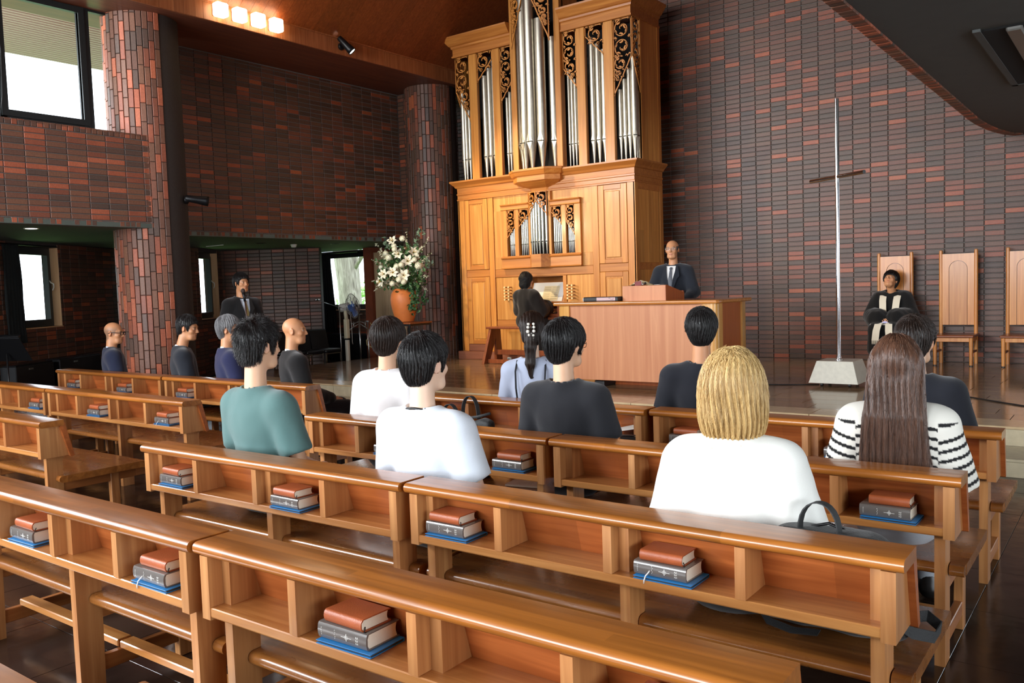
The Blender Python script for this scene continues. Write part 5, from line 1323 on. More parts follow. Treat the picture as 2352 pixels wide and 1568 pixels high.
def bq(r, z, d=0.0):     # bouquet point: r to the right, z above the rim, d towards the viewer
    p = Vector((VX, VY, VZ + .52)) + RV * r + FV * d; return Vector((p.x, p.y, p.z + z))
def lily(p, d, size):
    d = d.normalized(); q = d.to_track_quat('Z', 'Y').to_matrix(); mb = MB()
    for k in range(6):
        a = k * PI / 3 + random.uniform(-.1, .1); L = size * (1 if k % 2 else .92); wd = size * (.24 if k % 2 else .17)
        rows = []
        for t in np.linspace(0, 1, 6):
            rr = L * (.12 + .88 * t) * (1 - .06 * t); hh = L * (.34 * math.sin(t * 1.9)) - L * .18 * max(0, t - .7) * 3; ww = wd * math.sin(min(1, t * 1.15 + .12) * PI) ** .8 + .001
            c = Vector((math.cos(a) * rr, math.sin(a) * rr, hh)); s = Vector((-math.sin(a), math.cos(a), 0)) * ww
            rows.append((c - s, c + Vector((0, 0, -ww * .25)), c + s))
        v = [tuple(p + q @ w) for r in rows for w in r]; f = []
        for i in range(5):
            for j in range(2): b = 3 * i + j; f.append((b, b + 1, b + 4, b + 3))
        mb.add(v, f)
    o = wpart('lily', mb, M_petal, fa, True)
    m2 = MB()
    for k in range(5):
        a = k * 1.26; e = p + q @ Vector((math.cos(a) * size * .22, math.sin(a) * size * .22, size * .55)); m2.tube([p, (p + e) / 2 + d * .01, e], .0025, 5); m2.ball(e, .008, 6, 4)
    wpart('stamens', m2, M_anther, o, True)
    wpart('stem', MB().tube([p, p - d * size * .5 + Vector((0, 0, -.05)), bq(0, -.02)], .005, 6), M_stem, o, True)
for (r, z, d, sz, dx, dz) in ((-.13, .30, .30, .13, .0, .2), (.11, .48, .22, .14, .2, .1), (-.05, .60, .10, .13, -.2, .3), (.20, .62, .10, .14, .5, .4), (-.15, .82, .02, .12, -.3, .5), (.05, .25, .34, .14, .1, .0), (-.33, .16, .22, .13, -.8, .0), (-.28, .28, .26, .12, -.4, .1), (.30, .40, .12, .11, .8, .2)):
    lily(bq(r, z, d), RV * dx + FV * .9 + Vector((0, 0, dz)), sz)
def mum(p, R):
    mb = MB()
    for k in range(46):
        z = 1 - 2 * (k + .5) / 46; a = k * 2.399963; s = math.sqrt(1 - z * z); n = Vector((s * math.cos(a), s * math.sin(a), z)); u = n.orthogonal().normalized() * R * .26; w = n.cross(u).normalized() * R * .26
        c = p + n * R * random.uniform(.86, 1.0); mb.add([c - u, c + w, c + u + n * R * .12, c - w], [(0, 1, 2, 3)])
    mb.ball(p, R * .82, 10, 7); wpart('pompon', mb, M_mum, fa)
for (r, z, d, R) in ((-.10, .68, .2, .045), (.02, .86, .06, .05), (-.20, .55, .2, .052), (-.06, .40, .34, .045), (.02, .42, .36, .045), (-.02, .18, .40, .05), (.05, .14, .38, .048), (-.14, .12, .34, .046), (.28, .40, .2, .06), (.22, .50, .2, .045), (-.27, .62, .05, .05), (.10, .30, .30, .04), (-.36, .40, .02, .04), (.33, .34, .1, .04), (-.12, .74, .1, .045)):
    mum(bq(r, z, d), R)
# blossom sprays, eucalyptus, ivy
for (r0, z0, r1, z1, d) in ((.05, .3, .10, 1.02, .0), (.15, .3, .46, .86, .05), (.15, .2, .52, .62, .12), (-.1, .3, -.44, .80, .0), (-.1, .2, -.50, .52, .08), (-.15, .1, -.52, .16, .12), (-.2, .1, -.46, .02, .14), (.1, .1, .46, .22, .12), (.15, .05, .42, -.02, .14), (-.2, .4, -.38, .66, .1), (.2, .4, .36, .72, .1)):
    mb = MB(); ms = MB(); a, b = bq(r0, z0, d), bq(r1, z1, d + .06); mid = (a + b) / 2 + Vector((0, 0, .05)); ms.tube([bq(0, 0), a, mid, b], [.004, .004, .003, .0015], 5)
    for k in range(26):
        t = random.uniform(.12, 1.0); c = a.lerp(b, t) + Vector((0, 0, .05 * math.sin(t * PI))) + Vector([random.gauss(0, .028 * (1.25 - t)) for _ in range(3)]); s = .016 * (1.25 - .6 * t)
        for j in range(5):
            an = j * 1.2566 + random.random(); u = Vector((math.cos(an), math.sin(an) * .5, math.sin(an))) * s; w = FV * s * .5
            mb.add([c, c + u * .6 + w, c + u * 1.15, c + u * .6 + Vector((u.z, 0, -u.x)) * .5], [(0, 1, 2, 3)])
    o = wpart('blossom_spray', mb, M_mum, fa); o['kind'] = 'stuff'; wpart('stem', ms, M_stem, o, True)
def leaves(name, pts, n, sz, mat, spread):
    mb = MB()
    for _ in range(n):
        t = random.random() * (len(pts) - 1); i = int(t); c = pts[i].lerp(pts[min(i + 1, len(pts) - 1)], t - i) + Vector([random.gauss(0, spread) for _ in range(3)])
        u = Vector([random.gauss(0, 1) for _ in range(3)]).normalized(); w = u.orthogonal().normalized(); s = sz * random.uniform(.6, 1.2)
        mb.add([c - u * s, c - u * .2 * s + w * .55 * s, c + u * s, c - u * .2 * s - w * .55 * s, c + u.cross(w) * s * .15], [(0, 1, 4), (1, 2, 4), (2, 3, 4), (3, 0, 4)])
    o = wpart(name, mb, mat, fa); o['kind'] = 'stuff'
leaves('foliage', [bq(-.30, .1, .1), bq(-.2, .5, .0), bq(0, .6, .05), bq(.2, .55, .0), bq(.3, .2, .1), bq(0, .1, .2)], 420, .05, M_green, .085)
leaves('ivy', [bq(.02, .06, .26), bq(.15, .10, .26), bq(.22, -.05, .24), bq(.20, -.22, .24), bq(.16, -.36, .24)], 130, .045, M_ivy, .042)
leaves('ivy', [bq(.25, .1, .2), bq(.33, -.05, .2), bq(.36, -.22, .2)], 40, .04, M_ivy, .03)
leaves('eucalyptus', [bq(.2, .6, .0), bq(.26, .9, .0), bq(.30, 1.0, .0)], 34, .042, M_euc, .03); leaves('eucalyptus', [bq(-.2, .6, .0), bq(-.27, .86, .0)], 22, .042, M_euc, .03); leaves('eucalyptus', [bq(.35, .5, .05), bq(.48, .4, .05)], 20, .04, M_euc, .03)

# ---------------------------------------------------------------- fan, microphone stands, black chairs
fan = thing('pedestal_fan', 'pedestal fan with blue blades and cream column beside the stage', 'fan', (-11.68, 10.60, 0))
M_cream = plain('cream_plastic', rgb(212, 202, 170), .45); M_fan = plain('blue_blade', rgb(70, 130, 214), .35)
part('base', MB().lathe([(.19, 0), (.19, .02), (.05, .05), (.03, .07)], 26), M_cream, fan, 'auto')
part('lower_column', MB().cbox(-.034, .034, -.034, .034, .05, .66, .012), plain('cream_plastic_pale', rgb(222, 216, 196), .45), fan)
part('upper_column', MB().cbox(-.042, .042, -.042, .042, .66, 1.02, .012), M_cream, fan); part('collar', MB().cbox(-.046, .046, -.046, .046, .64, .67, .006), MAT['black_plastic'], fan)
part('neck', MB().tube([(0, 0, 1.0), (.02, -.03, 1.12), (-.01, .0, 1.2)], .034, 10), M_cream, fan, True)
ax = Vector((.80, .33, .12)).normalized(); q = ax.to_track_quat('Z', 'Y').to_matrix().to_4x4()
Mf = Matrix.Translation((-.0, .0, 1.235)) @ q
part('motor', MB().lathe([(.001, -.12), (.065, -.12), (.075, -.10), (.075, .06), (.05, .08)], 20).xf(Mf), plain('motor_grey', rgb(206, 204, 194), .5), fan, 'auto')
mb = MB()
for k in range(4):
    v = []; f = []
    for i in range(7):
        t = i / 6; r = .03 + .17 * t; w = .5 + .35 * math.sin(t * PI)
        for s in (-1, 0, 1): a = k * PI / 2 + s * w * .5 + t * .35; v.append(tuple(Mf @ Vector((r * math.cos(a), r * math.sin(a), .14 + s * .022))))
    for i in range(6):
        for j in range(2): b = 3 * i + j; f.append((b, b + 1, b + 4, b + 3))
    mb.add(v, f)
    part('blade', mb, M_fan, fan, True); mb = MB()
part('hub', MB().lathe([(.001, .09), (.035, .10), (.035, .17), (.001, .175)], 16).xf(Mf), M_fan, fan, True)
mb = MB()
for k in range(36):
    a = 2 * PI * k / 36
    for zz, zc in ((.215, .19), (.06, .09)): mb.tube([Mf @ Vector((.03 * math.cos(a), .03 * math.sin(a), zz)), Mf @ Vector((.15 * math.cos(a), .15 * math.sin(a), zc + (.02 if zz > .1 else -.02))), Mf @ Vector((.228 * math.cos(a), .228 * math.sin(a), .14))], .0022, 5, cap=False)
for r, zz in ((.228, .14), (.15, .21), (.08, .216), (.15, .07)): mb.tube([Mf @ Vector((r * math.cos(2 * PI * k / 40), r * math.sin(2 * PI * k / 40), zz)) for k in range(41)], .0035, 6, cap=False)
part('guard', mb, MAT['steel'], fan, True)['kind'] = 'stuff'
part('pull_cord', MB().tube([(.07, .03, 1.15), (.10, .03, .9), (.10, .03, .6), (.11, .03, .56)], .004, 5), MAT['white_paint'], fan, True)
def stand_base(t, r=.02):
    for k in range(3):
        a = k * 2.094 + .4; part('stand_leg', MB().tube([(0, 0, .22), (.26 * math.cos(a), .26 * math.sin(a), .012)], .009, 8), MAT['black_metal'], t, True); part('foot_cap', MB().ball((.26 * math.cos(a), .26 * math.sin(a), .012), .014), MAT['black_plastic'], t, True)
ms = thing('microphone_stand', 'slim boom microphone stand reaching out from behind the fan', 'microphone stand', (-11.72, 10.48, 0)); stand_base(ms)
part('mast', MB().tube([(0, 0, .05), (0, 0, 1.24)], .010, 8), MAT['steel'], ms, True); part('boom', MB().tube([(.10, 0, 1.21), (0, 0, 1.24), (-.25, .0, 1.30), (-.58, .0, 1.378)], .007, 8), MAT['steel'], ms, True); part('microphone', MB().tube([(-.52, 0, 1.395), (-.60, 0, 1.385), (-.68, 0, 1.372)], [.014, .018, .008], 10), MAT['chrome'], ms, True)
ms = thing('clamp_stand', 'chrome stand with four clamp arms near the fan', 'stand', (-11.77, 11.0, 0)); stand_base(ms)
part('mast', MB().tube([(0, 0, .03), (0, 0, 1.10)], [.018, .013], 10), MAT['steel'], ms, True)
for (dx, dz) in ((-.11, .92), (-.2, .80), (.11, .92), (.2, .78)):
    x, y = dx * .8, dx * .6
    part('arm', MB().tube([(0, 0, 1.0 - abs(dx) * .4), (x, y, dz)], .008, 7).tube([(x, y, dz + .03), (x, y, dz - .08)], .010, 8).tube([(x - .03, y - .02, dz), (x + .03, y + .02, dz)], .006, 6), MAT['steel'], ms, True)
part('top_bar', MB().tube([(-.05, -.04, 1.09), (.05, .04, 1.09)], .007, 6), MAT['steel'], ms, True)
ms = thing('cable_stand', 'plain chrome stand with a beige cable looped round it', 'stand', (-11.57, 11.02, 0)); stand_base(ms)
part('mast', MB().tube([(0, 0, .03), (0, 0, .96)], .014, 10), MAT['steel'], ms, True); part('knob', MB().cbox(-.03, .03, -.02, .02, .94, .97, .005), MAT['steel'], ms)
part('cable', MB().tube([(.04, .03, .93), (.07, .05, .85), (.05, .03, .72), (-.03, -.02, .60), (-.02, -.02, .52), (.06, .04, .46), (.13, .1, .42)], .010, 8), plain('beige_cable', rgb(176, 164, 112), .6), ms, True)
ms = thing('easel_frame', 'low white tubular frame standing beyond the stage edge', 'stand', (-11.35, 11.35, ZS)); part('front_leg', MB().tube([(-.12, -.06, .0), (-.05, 0, .22), (.10, .0, .25)], .009, 8), MAT['white_paint'], ms, True); part('rear_leg', MB().tube([(-.05, 0, .22), (.02, .2, 0)], .009, 8), MAT['white_paint'], ms, True)
def black_chair(x, y, label):
    t = thing('black_chair', label, 'chair', (x, y, 0), 0, 'black padded chairs in the aisle')
    part('seat', MB().cbox(-.24, .22, -.208, .208, .385, .445, .018), MAT['leather_black'], t)
    part('backrest', MB().prism([(-.20, .44), (-.15, .44), (-.23, .80), (-.25, .82), (-.275, .81)], -.205, .205, 'Y'), MAT['leather_black'], t)
    for s in (-1, 1):
        part('leg', MB().cbox(.19 - .010, .19 + .010, s * .185 - .010, s * .185 + .010, 0, .385, .002), MAT['chrome'], t); part('leg', MB().cbox(-.22, -.20, s * .185 - .010, s * .185 + .010, 0, .385, .002), MAT['chrome'], t)
        part('side_rail', MB().cbox(-.20, .18, s * .185 - .008, s * .185 + .008, .355, .375, .002), MAT['chrome'], t)
    part('front_rail', MB().cbox(.182, .198, -.175, .175, .355, .375, .002), MAT['chrome'], t)
    part('back_trim', MB().cbox(-.276, -.25, .20, .210, .52, .82, .002), MAT['chrome'], t)
for k, l in enumerate(('black padded chair in the aisle, behind the bald man near the stage', 'black padded chair in the aisle, middle of its row', 'black padded chair in the aisle, next to the fan')): black_chair(-12.53, 9.96 + .435 * k, l)
# ---------------------------------------------------------------- stands on the left
ms = thing('microphone_stand', 'microphone on a straight chrome stand in front of the standing man', 'microphone stand', (-8.80, 6.38, 0)); stand_base(ms)
part('mast', MB().tube([(.05, .02, .05), (.03, .0, .9), (-.01, -.01, 1.47)], [.012, .011, .010], 9), MAT['steel'], ms, True); part('clutch', MB().cbox(-.03, .05, -.025, .025, 1.13, 1.20, .01), MAT['steel'], ms)
part('brace', MB().tube([(.05, 0, 1.17), (.10, .02, .8), (.12, .02, .5)], .009, 8), MAT['steel'], ms, True)
mc = part('microphone', MB().tube([(-.012, -.01, 1.44), (-.015, -.012, 1.49), (-.02, -.02, 1.55)], [.014, .016, .021], 12), MAT['black_metal'], ms, True); part('grille', MB().ball((-.021, -.022, 1.57), (.027, .027, .030), 14, 9), plain('mic_grille', rgb(60, 44, 36), .6, bump=.5, bscale=400), mc, True)
ms = thing('music_stand', 'black music stand holding white sheets at the end of the empty pews', 'music stand', (-10.55, 4.35, 0)); stand_base(ms)
part('mast', MB().tube([(0, 0, .1), (0, 0, .93)], .011, 8), MAT['black_metal'], ms, True)
Ms = Matrix.Translation((0, 0, .98)) @ Matrix.Rotation(.5, 4, 'Z') @ Matrix.Rotation(-.95, 4, 'X')
part('desk', MB().cbox(-.25, .25, -.17, .17, -.006, 0, .002).cbox(-.25, .25, -.19, -.17, -.006, .035, .002).xf(Ms), MAT['black_metal'], ms)
sm = thing('sheet_music', 'white sheets lying open on the black music stand', 'sheet music', (-10.55, 4.35, .99)); wpart('page', MB().box(-.21, .21, -.165, .13, .002, .006).xf(Matrix.Translation((-10.55, 4.35, 0)) @ Ms), MAT['paper'], sm)

# ---------------------------------------------------------------- bags and small things on the pews
M_nylon = plain('black_nylon', rgb(26, 27, 28), .62, bump=.25, bscale=180, sheen=.2); M_strap = plain('charcoal_webbing', rgb(46, 47, 48), .7, bump=.3, bscale=300)
tb = thing('tote_bag', 'black nylon tote bag with two looped handles on the pew seat', 'bag', (-3.27, 3.90, .388))
def f_tote(P):
    t = np.clip(P[:, 2] / .36, 0, 1); w = .155 + .035 * t; dp = .075 - .045 * t ** 1.5
    q = np.stack([P[:, 0] / (w / .17), P[:, 1] / (dp / .06), P[:, 2]], 1)
    d = s_box(q, (0, 0, .175 + .0), (.17, .06, .175), .03) * .6
    top = P[:, 2] - (.345 + .04 * np.clip(P[:, 0] / .2, -1, 1) ** 3 - .02 * np.cos(P[:, 0] * 14))
    return smax(d, top, .012) + .004 * nz3(P, 30, 2) + .003 * nz3(P, 70, 5)
part('bag_body', smesh('bag_body', f_tote, (-.24, -.13, -.01), (.24, .13, .42), .009, M_nylon), None, tb)
def strap(parent, name, pts, w, mat, side, th=.004):
    mb = MB(); n = len(pts); v = []
    for i in range(n):
        p = Vector(pts[i]); s = Vector(side) * w / 2; t = (Vector(pts[min(i + 1, n - 1)]) - Vector(pts[max(i - 1, 0)])).normalized(); nn = t.cross(Vector(side)).normalized() * th
        v += [p - s, p + s, p + s + nn, p - s + nn]
    f = [(0, 1, 2, 3), (4 * n - 1, 4 * n - 2, 4 * n - 3, 4 * n - 4)]
    for i in range(n - 1):
        for j in range(4): f.append((4 * i + j, 4 * i + 4 + j, 4 * i + 4 + (j + 1) % 4, 4 * i + (j + 1) % 4))
    return part(name, mb.add(v, f), mat, parent, 'auto')
arc = lambda x0, x1, z0, h, y, n=13: [((x0 + x1) / 2 - (x1 - x0) / 2 * math.cos(PI * i / (n - 1)), y, z0 + h * math.sin(PI * i / (n - 1)) ** .8) for i in range(n)]
strap(tb, 'handle', arc(-.155, -.04, .33, .10, -.045), .026, M_strap, (.25, .97, 0)); strap(tb, 'handle', arc(-.06, .06, .34, .135, .03), .026, M_strap, (.25, .97, 0))
part('zip_pull', MB().cbox(.0, .05, -.055, -.045, .29, .32, .004), M_strap, tb); part('flap_edge', MB().tube([(-.16, 0, .352), (-.02, -.01, .345), (.08, -.01, .36), (.175, 0, .385)], .008, 8), M_nylon, tb, True)
bp_ = thing('backpack', 'black backpack with carry loop and wide shoulder straps leaning on the pew back', 'bag', (-.80, 2.73, .388))
def f_pack(P):
    t = np.clip(P[:, 2] / .36, 0, 1); w = .245 - .09 * t ** 2.2
    q = np.stack([P[:, 0] / (w / .2), P[:, 1] + .04 * t, P[:, 2]], 1)
    d = s_box(q, (0, .02, .165), (.20, .085, .165), .06) * .8
    d = smin(d, s_box(q, (0, .10, .12), (.15, .05, .10), .045), .02)
    return d + .004 * nz3(P, 22, 3)
part('pack_body', smesh('pack_body', f_pack, (-.32, -.16, -.02), (.32, .22, .42), .010, M_nylon), None, bp_)
strap(bp_, 'carry_loop', arc(-.075, .045, .315, .105, -.055), .03, M_strap, (.2, .98, 0))
for x in (-.11, -.055, .055, .11): strap(bp_, 'shoulder_strap', [(x, -.10, .10), (x, -.125, .2), (x * .98, -.12, .29), (x * .9, -.07, .335)], .05, M_strap, (1, 0, 0), .010)
part('mesh_panel', MB().cbox(-.05, .05, -.105, -.095, .06, .28, .005), plain('mesh_padding', rgb(34, 36, 38), .9, bump=.6, bscale=500), bp_)
strap(bp_, 'loose_strap', [(.18, -.06, .10), (.25, -.03, .05), (.30, .02, .03), (.31, .06, .05), (.27, .08, .07), (.22, .06, .06)], .035, M_strap, (.1, .2, .97))
strap(bp_, 'loose_strap', [(-.20, -.09, .06), (-.16, -.12, .03), (-.08, -.13, .02), (0, -.12, .025)], .03, M_strap, (.1, .9, .3))
part('zip', MB().tube([(-.20, .0, .19), (-.15, -.01, .30), (0, -.01, .345), (.15, -.01, .30), (.215, .0, .17)], .005, 6), MAT['black_metal'], bp_, True)
nb_ = thing('notebook', 'beige notebook lying on the pew seat behind the pew of the blond woman', 'notebook', (-2.82, 3.86, .388), .2); part('cover', MB().cbox(-.10, .10, -.07, .07, 0, .012, .002), plain('beige_cover', rgb(190, 160, 138), .6), nb_); part('cover_print', MB().box(-.05, .05, -.03, -.028, .012, .0125).box(-.05, .05, .0, .002, .012, .0125), MAT['ink_grey'], nb_)
wl = thing('wallet', 'black wallet under the phone in the front pew back', 'wallet', (-2.515, 4.585, .5555), .15); part('body', MB().cbox(-.075, .075, -.05, .05, 0, .022, .006), MAT['leather_black'], wl)
ph = thing('smartphone', 'silver-edged smartphone on the black wallet in the front pew back', 'phone', (-2.51, 4.58, .580), .25); part('body', MB().cbox(-.072, .072, -.036, .036, 0, .009, .003), MAT['steel'], ph); part('screen', MB().box(-.068, .068, -.033, .033, .009, .0095), plain('phone_glass', rgb(16, 16, 20), .08), ph)
pp = thing('folded_paper', 'white folded leaflet behind the smartphone in the front pew back', 'paper', (-2.56, 4.60, .592), .1); part('sheet', MB().add([(-.11, -.05, 0), (.06, -.05, .03), (.06, .03, .05), (-.11, .03, .01), (-.11, -.05, .002), (.06, -.05, .032), (.06, .03, .052), (-.11, .03, .012)], [(0, 3, 2, 1), (4, 5, 6, 7), (0, 1, 5, 4), (1, 2, 6, 5), (2, 3, 7, 6), (3, 0, 4, 7)]), MAT['paper'], pp)
# cables on the stage
tag(part('stage_cable', MB().tube([(-1.95, 9.75, ZS + .006), (-1.44, 9.287, ZS + .006), (-1.1, 8.98, ZS + .006), (-.861, 8.782, ZS + .006), (-.3, 8.4, ZS + .006), (1.0, 7.95, ZS + .006)], .006, 6), MAT['black_plastic'], None, True), 'thin black cable trailing over the stage on the side of the oak chairs', 'cable')
tag(part('stage_cable', MB().tube([(-3.9, 9.43, ZS + .006), (-3.476, 9.49, ZS + .006), (-3.2, 9.60, ZS + .006), (-2.95, 9.72, ZS + .006)], .006, 6), MAT['black_plastic'], None, True), 'thin black cable running from the communion table to the cross', 'cable')
# ---------------------------------------------------------------- people
def tone_mat(name, rough=.5, sss=0.0):
    m, nt, b = new_mat(name); a = N(nt, 'ShaderNodeAttribute', attribute_name='tone')
    nt.links.new(a.outputs['Color'], b.inputs['Base Color']); b.inputs['Roughness'].default_value = rough
    if sss: setin(b, 'Subsurface Weight', sss); setin(b, 'Subsurface Radius', (.012, .005, .003)); setin(b, 'Subsurface Scale', .6)
    return m
M_skin = tone_mat('skin', .48, .12); M_clothtone = tone_mat('printed_cloth', .85)
def cloth(name, col, rough=.9, sheen=.25, bump=.12): return plain(name, col, rough, bump=bump, bscale=420, sheen=sheen, spec=.25)
def hair_mat(name, dark, light, rough=.36, spec=.5):
    m, nt, b = new_mat(name); ci = N(nt, 'ShaderNodeHairInfo'); g = N(nt, 'ShaderNodeNewGeometry'); nz = N(nt, 'ShaderNodeTexNoise'); nz.inputs['Scale'].default_value = 34
    mp = N(nt, 'ShaderNodeMapping'); mp.inputs['Scale'].default_value = (1, 1, .12); nt.links.new(g.outputs['Position'], mp.inputs[0]); nt.links.new(mp.outputs[0], nz.inputs['Vector'])
    a = N(nt, 'ShaderNodeMath', operation='MULTIPLY_ADD'); a.inputs[1].default_value = .55; nt.links.new(ci.outputs['Random'], a.inputs[0])
    s = N(nt, 'ShaderNodeMath', operation='MULTIPLY'); s.inputs[1].default_value = .6; nt.links.new(nz.outputs['Fac'], s.inputs[0]); nt.links.new(s.outputs[0], a.inputs[2])
    r = ramp(nt, [(.15, dark), (.85, light)]); nt.links.new(a.outputs[0], r.inputs[0]); nt.links.new(r.outputs[0], b.inputs['Base Color'])
    b.inputs['Roughness'].default_value = rough; setin(b, 'Specular IOR Level', spec); return m
HM = {'black': hair_mat('hair_black', rgb(14, 13, 13), rgb(36, 33, 33)), 'darkbrown': hair_mat('hair_dark_brown', rgb(24, 17, 14), rgb(58, 42, 34)),
      'brown': hair_mat('hair_long_brown', rgb(44, 28, 22), rgb(110, 76, 58), .32), 'blond': hair_mat('hair_blond', rgb(150, 112, 58), rgb(232, 200, 138), .38), 'grey': hair_mat('hair_grey', rgb(70, 70, 72), rgb(168, 168, 170)),
      'greyblack': hair_mat('hair_greying', rgb(28, 26, 26), rgb(84, 80, 78))}
# a relaxed right hand: palm, four bent fingers of unequal length, thumb from the side of the palm (fingers along +y, palm down)
def f_hand(P):
    d = s_box(P, (0, .045, 0), (.040, .045, .013), .012)
    d = smin(d, s_cap(P, (0, -.03, .002), (0, .02, 0), .026, .030), .02)
    for (x, L, r, dx) in ((-.030, .070, .0088, -.004), (-.010, .080, .0092, -.001), (.011, .074, .0088, .002), (.030, .058, .0078, .006)):
        d = smin(d, chain(P, [(x, .082, .002), (x + dx, .082 + L * .45, .004), (x + dx * 1.6, .082 + L * .74, -.012), (x + dx * 1.8, .082 + L * .86, -.030)], [r * 1.06, r, r * .92, r * .80], .004), .005)
    d = smin(d, chain(P, [(-.030, .018, -.004), (-.056, .046, -.012), (-.058, .074, -.022), (-.050, .094, -.028)], [.014, .0115, .0105, .0085], .005), .012)
    return d
HV, HF = snet(f_hand, (-.08, -.07, -.06), (.06, .18, .035), .0045)
def head_sdf(q, fem=False):
    d = s_ell(q, (0, -.014, .034), (.0765, .096, .085))
    d = smin(d, s_ell(q, (0, .022, -.030), (.060, .070, .088)), .03)
    d = smin(d, s_cap(q, (-.030, .052, -.090), (.030, .052, -.090), .022), .03)
    d = smin(d, s_ell(q, (0, .070, -.096), (.020, .020, .018)), .02)
    d = smin(d, s_cap(q, (-.034, .079, .024), (.034, .079, .024), .010), .016)           # brow
    d = smin(d, s_ell(q, (-.042, .060, -.022), (.022, .022, .020)), .02); d = smin(d, s_ell(q, (.042, .060, -.022), (.022, .022, .020)), .02)
    for s in (-1, 1): d = smax(d, -s_ell(q, (s * .031, .100, .004), (.017, .016, .011)), .010)
    for s in (-1, 1): d = smin(d, s_ell(q, (s * .031, .0765, .004), (.0135, .0125, .0115)), .003)
    d = smin(d, s_cap(q, (0, .090, .014), (0, .106, -.026), .007, .0115), .010)         # nose
    for s in (-1, 1): d = smin(d, s_ell(q, (s * .011, .096, -.031), (.008, .010, .007)), .006)
    d = smin(d, s_ell(q, (0, .0855, -.056), (.021, .010, .0055)), .006); d = smin(d, s_ell(q, (0, .0845, -.067), (.018, .010, .0065)), .006)
    d = smax(d, -s_cap(q, (-.020, .097, -.0615), (.020, .097, -.0615), .0032), .004)
    for s in (-1, 1):
        R = rotm(0, 0, s * -.45) @ rotm(-.15)
        e = s_ell(q, (s * .080, -.012, -.004), (.0075, .021, .033), R)
        e = smax(e, -s_ell(q, (s * .0895, -.010, .000), (.006, .011, .018), R), .005)
        d = smin(d, e, .008)
    return d
class Frame:
    """head frame: rows of R are its axes in the person's space"""
    def __init__(s, c, yaw, pitch, roll=0, k=1.0):
        s.c = np.array(c, F32); s.M = Matrix.Rotation(yaw, 3, 'Z') @ Matrix.Rotation(-pitch, 3, 'X') @ Matrix.Rotation(roll, 3, 'Y'); s.R = np.array(s.M, F32); s.k = k
    def to(s, P): return ((P - s.c) @ s.R) / s.k
    def mat(s): return Matrix.Translation([float(x) for x in s.c]) @ (s.M * s.k).to_4x4()
def zmin_line(y, pts):
    return np.interp(y, [p[0] for p in pts], [p[1] for p in pts]).astype(F32)
SHORT = [(-.14, -.088), (-.06, -.082), (-.036, -.060), (-.028, .02), (.0, .028), (.012, .020), (.022, -.020), (.034, -.022), (.044, .03), (.07, .060), (.13, .070)]
MEDIUM = [(-.14, -.10), (-.06, -.098), (-.038, -.075), (-.028, .0), (.0, .010), (.015, -.015), (.03, -.03), (.045, .0), (.06, .03), (.13, .038)]
def hair_cap(line, th, top=.012, back=.0):
    def f(q):
        d = s_ell(q, (0, -.016 - back * .5, .040), (.080 + th, .101 + th + back, .086 + th + top))
        d = smin(d, s_ell(q, (0, -.062, -.030), (.052 + th * .6, .040 + th * .6, .062)), .03)
        cut = zmin_line(q[:, 1], line) - q[:, 2]
        d = smax(d, cut, .010)
        return d + .0022 * np.sin(np.arctan2(q[:, 0], q[:, 1] + .05) * 34 + 5 * nz3(q, 22)) 
    return f
def grad(f, q, e=.003):
    g = np.stack([f(q + np.eye(3, dtype=F32)[i] * e) - f(q - np.eye(3, dtype=F32)[i] * e) for i in range(3)], 1)
    return g / np.maximum(np.linalg.norm(g, axis=1, keepdims=True), 1e-6)
def strands(parent, fr, f, roots, n, length, mat, whorl=(.012, -.055, .10), grav=.6, lift=.006, steps=9, rad=.0008, jit=.25, floor=None, seed=1, tuft=0.0, name='hair_strands'):
    rs = np.random.RandomState(seed); p = roots[rs.randint(0, len(roots), n)].astype(F32) + rs.normal(0, .002, (n, 3)).astype(F32)
    L = (length * rs.uniform(.55, 1.1, n)).astype(F32); pts = [p.copy()]; off0 = np.full(n, -.003, F32); w = np.array(whorl, F32)
    jd = rs.normal(0, jit, (n, 3)).astype(F32); up = rs.uniform(.2, 1, n).astype(F32)
    cell = np.floor(p * 55).astype(int); cj = np.stack([np.sin(cell @ np.array([12.9, 78.2, 37.7]) + k * 2.1) for k in range(3)], 1).astype(F32)
    for s in range(1, steps):
        t = s / (steps - 1); g = grad(f, p)
        fl = p - w; fl /= np.maximum(np.linalg.norm(fl, axis=1, keepdims=True), 1e-5)
        d = fl * (1 - grav) + np.array([0, 0, -1], F32) * grav + jd * .5 + cj * tuft
        d -= g * np.sum(d * g, 1, keepdims=True); d /= np.maximum(np.linalg.norm(d, axis=1, keepdims=True), 1e-5)
        p = p + d * (L / (steps - 1))[:, None]
        want = lift * up * t ** 1.5 + .001
        p = p + g * np.clip(want - f(p), -.01, .01)[:, None]
        if floor is not None: p[:, 2] = np.maximum(p[:, 2], floor)
        pts.append(p.copy())
    A = np.stack(pts, 1)
    hc = bpy.data.hair_curves.new(name); hc.add_curves([steps] * n)
    hc.position_data.foreach_set('vector', A.astype(F32).ravel())
    ra = hc.attributes.get('radius') or hc.attributes.new('radius', 'FLOAT', 'POINT')
    ra.data.foreach_set('value', np.tile(np.linspace(rad, rad * .45, steps), n).astype(F32))
    hc.materials.append(mat)
    o = bpy.data.objects.new(name, hc); COL.objects.link(o); o.parent = parent; o['kind'] = 'stuff'
    return o
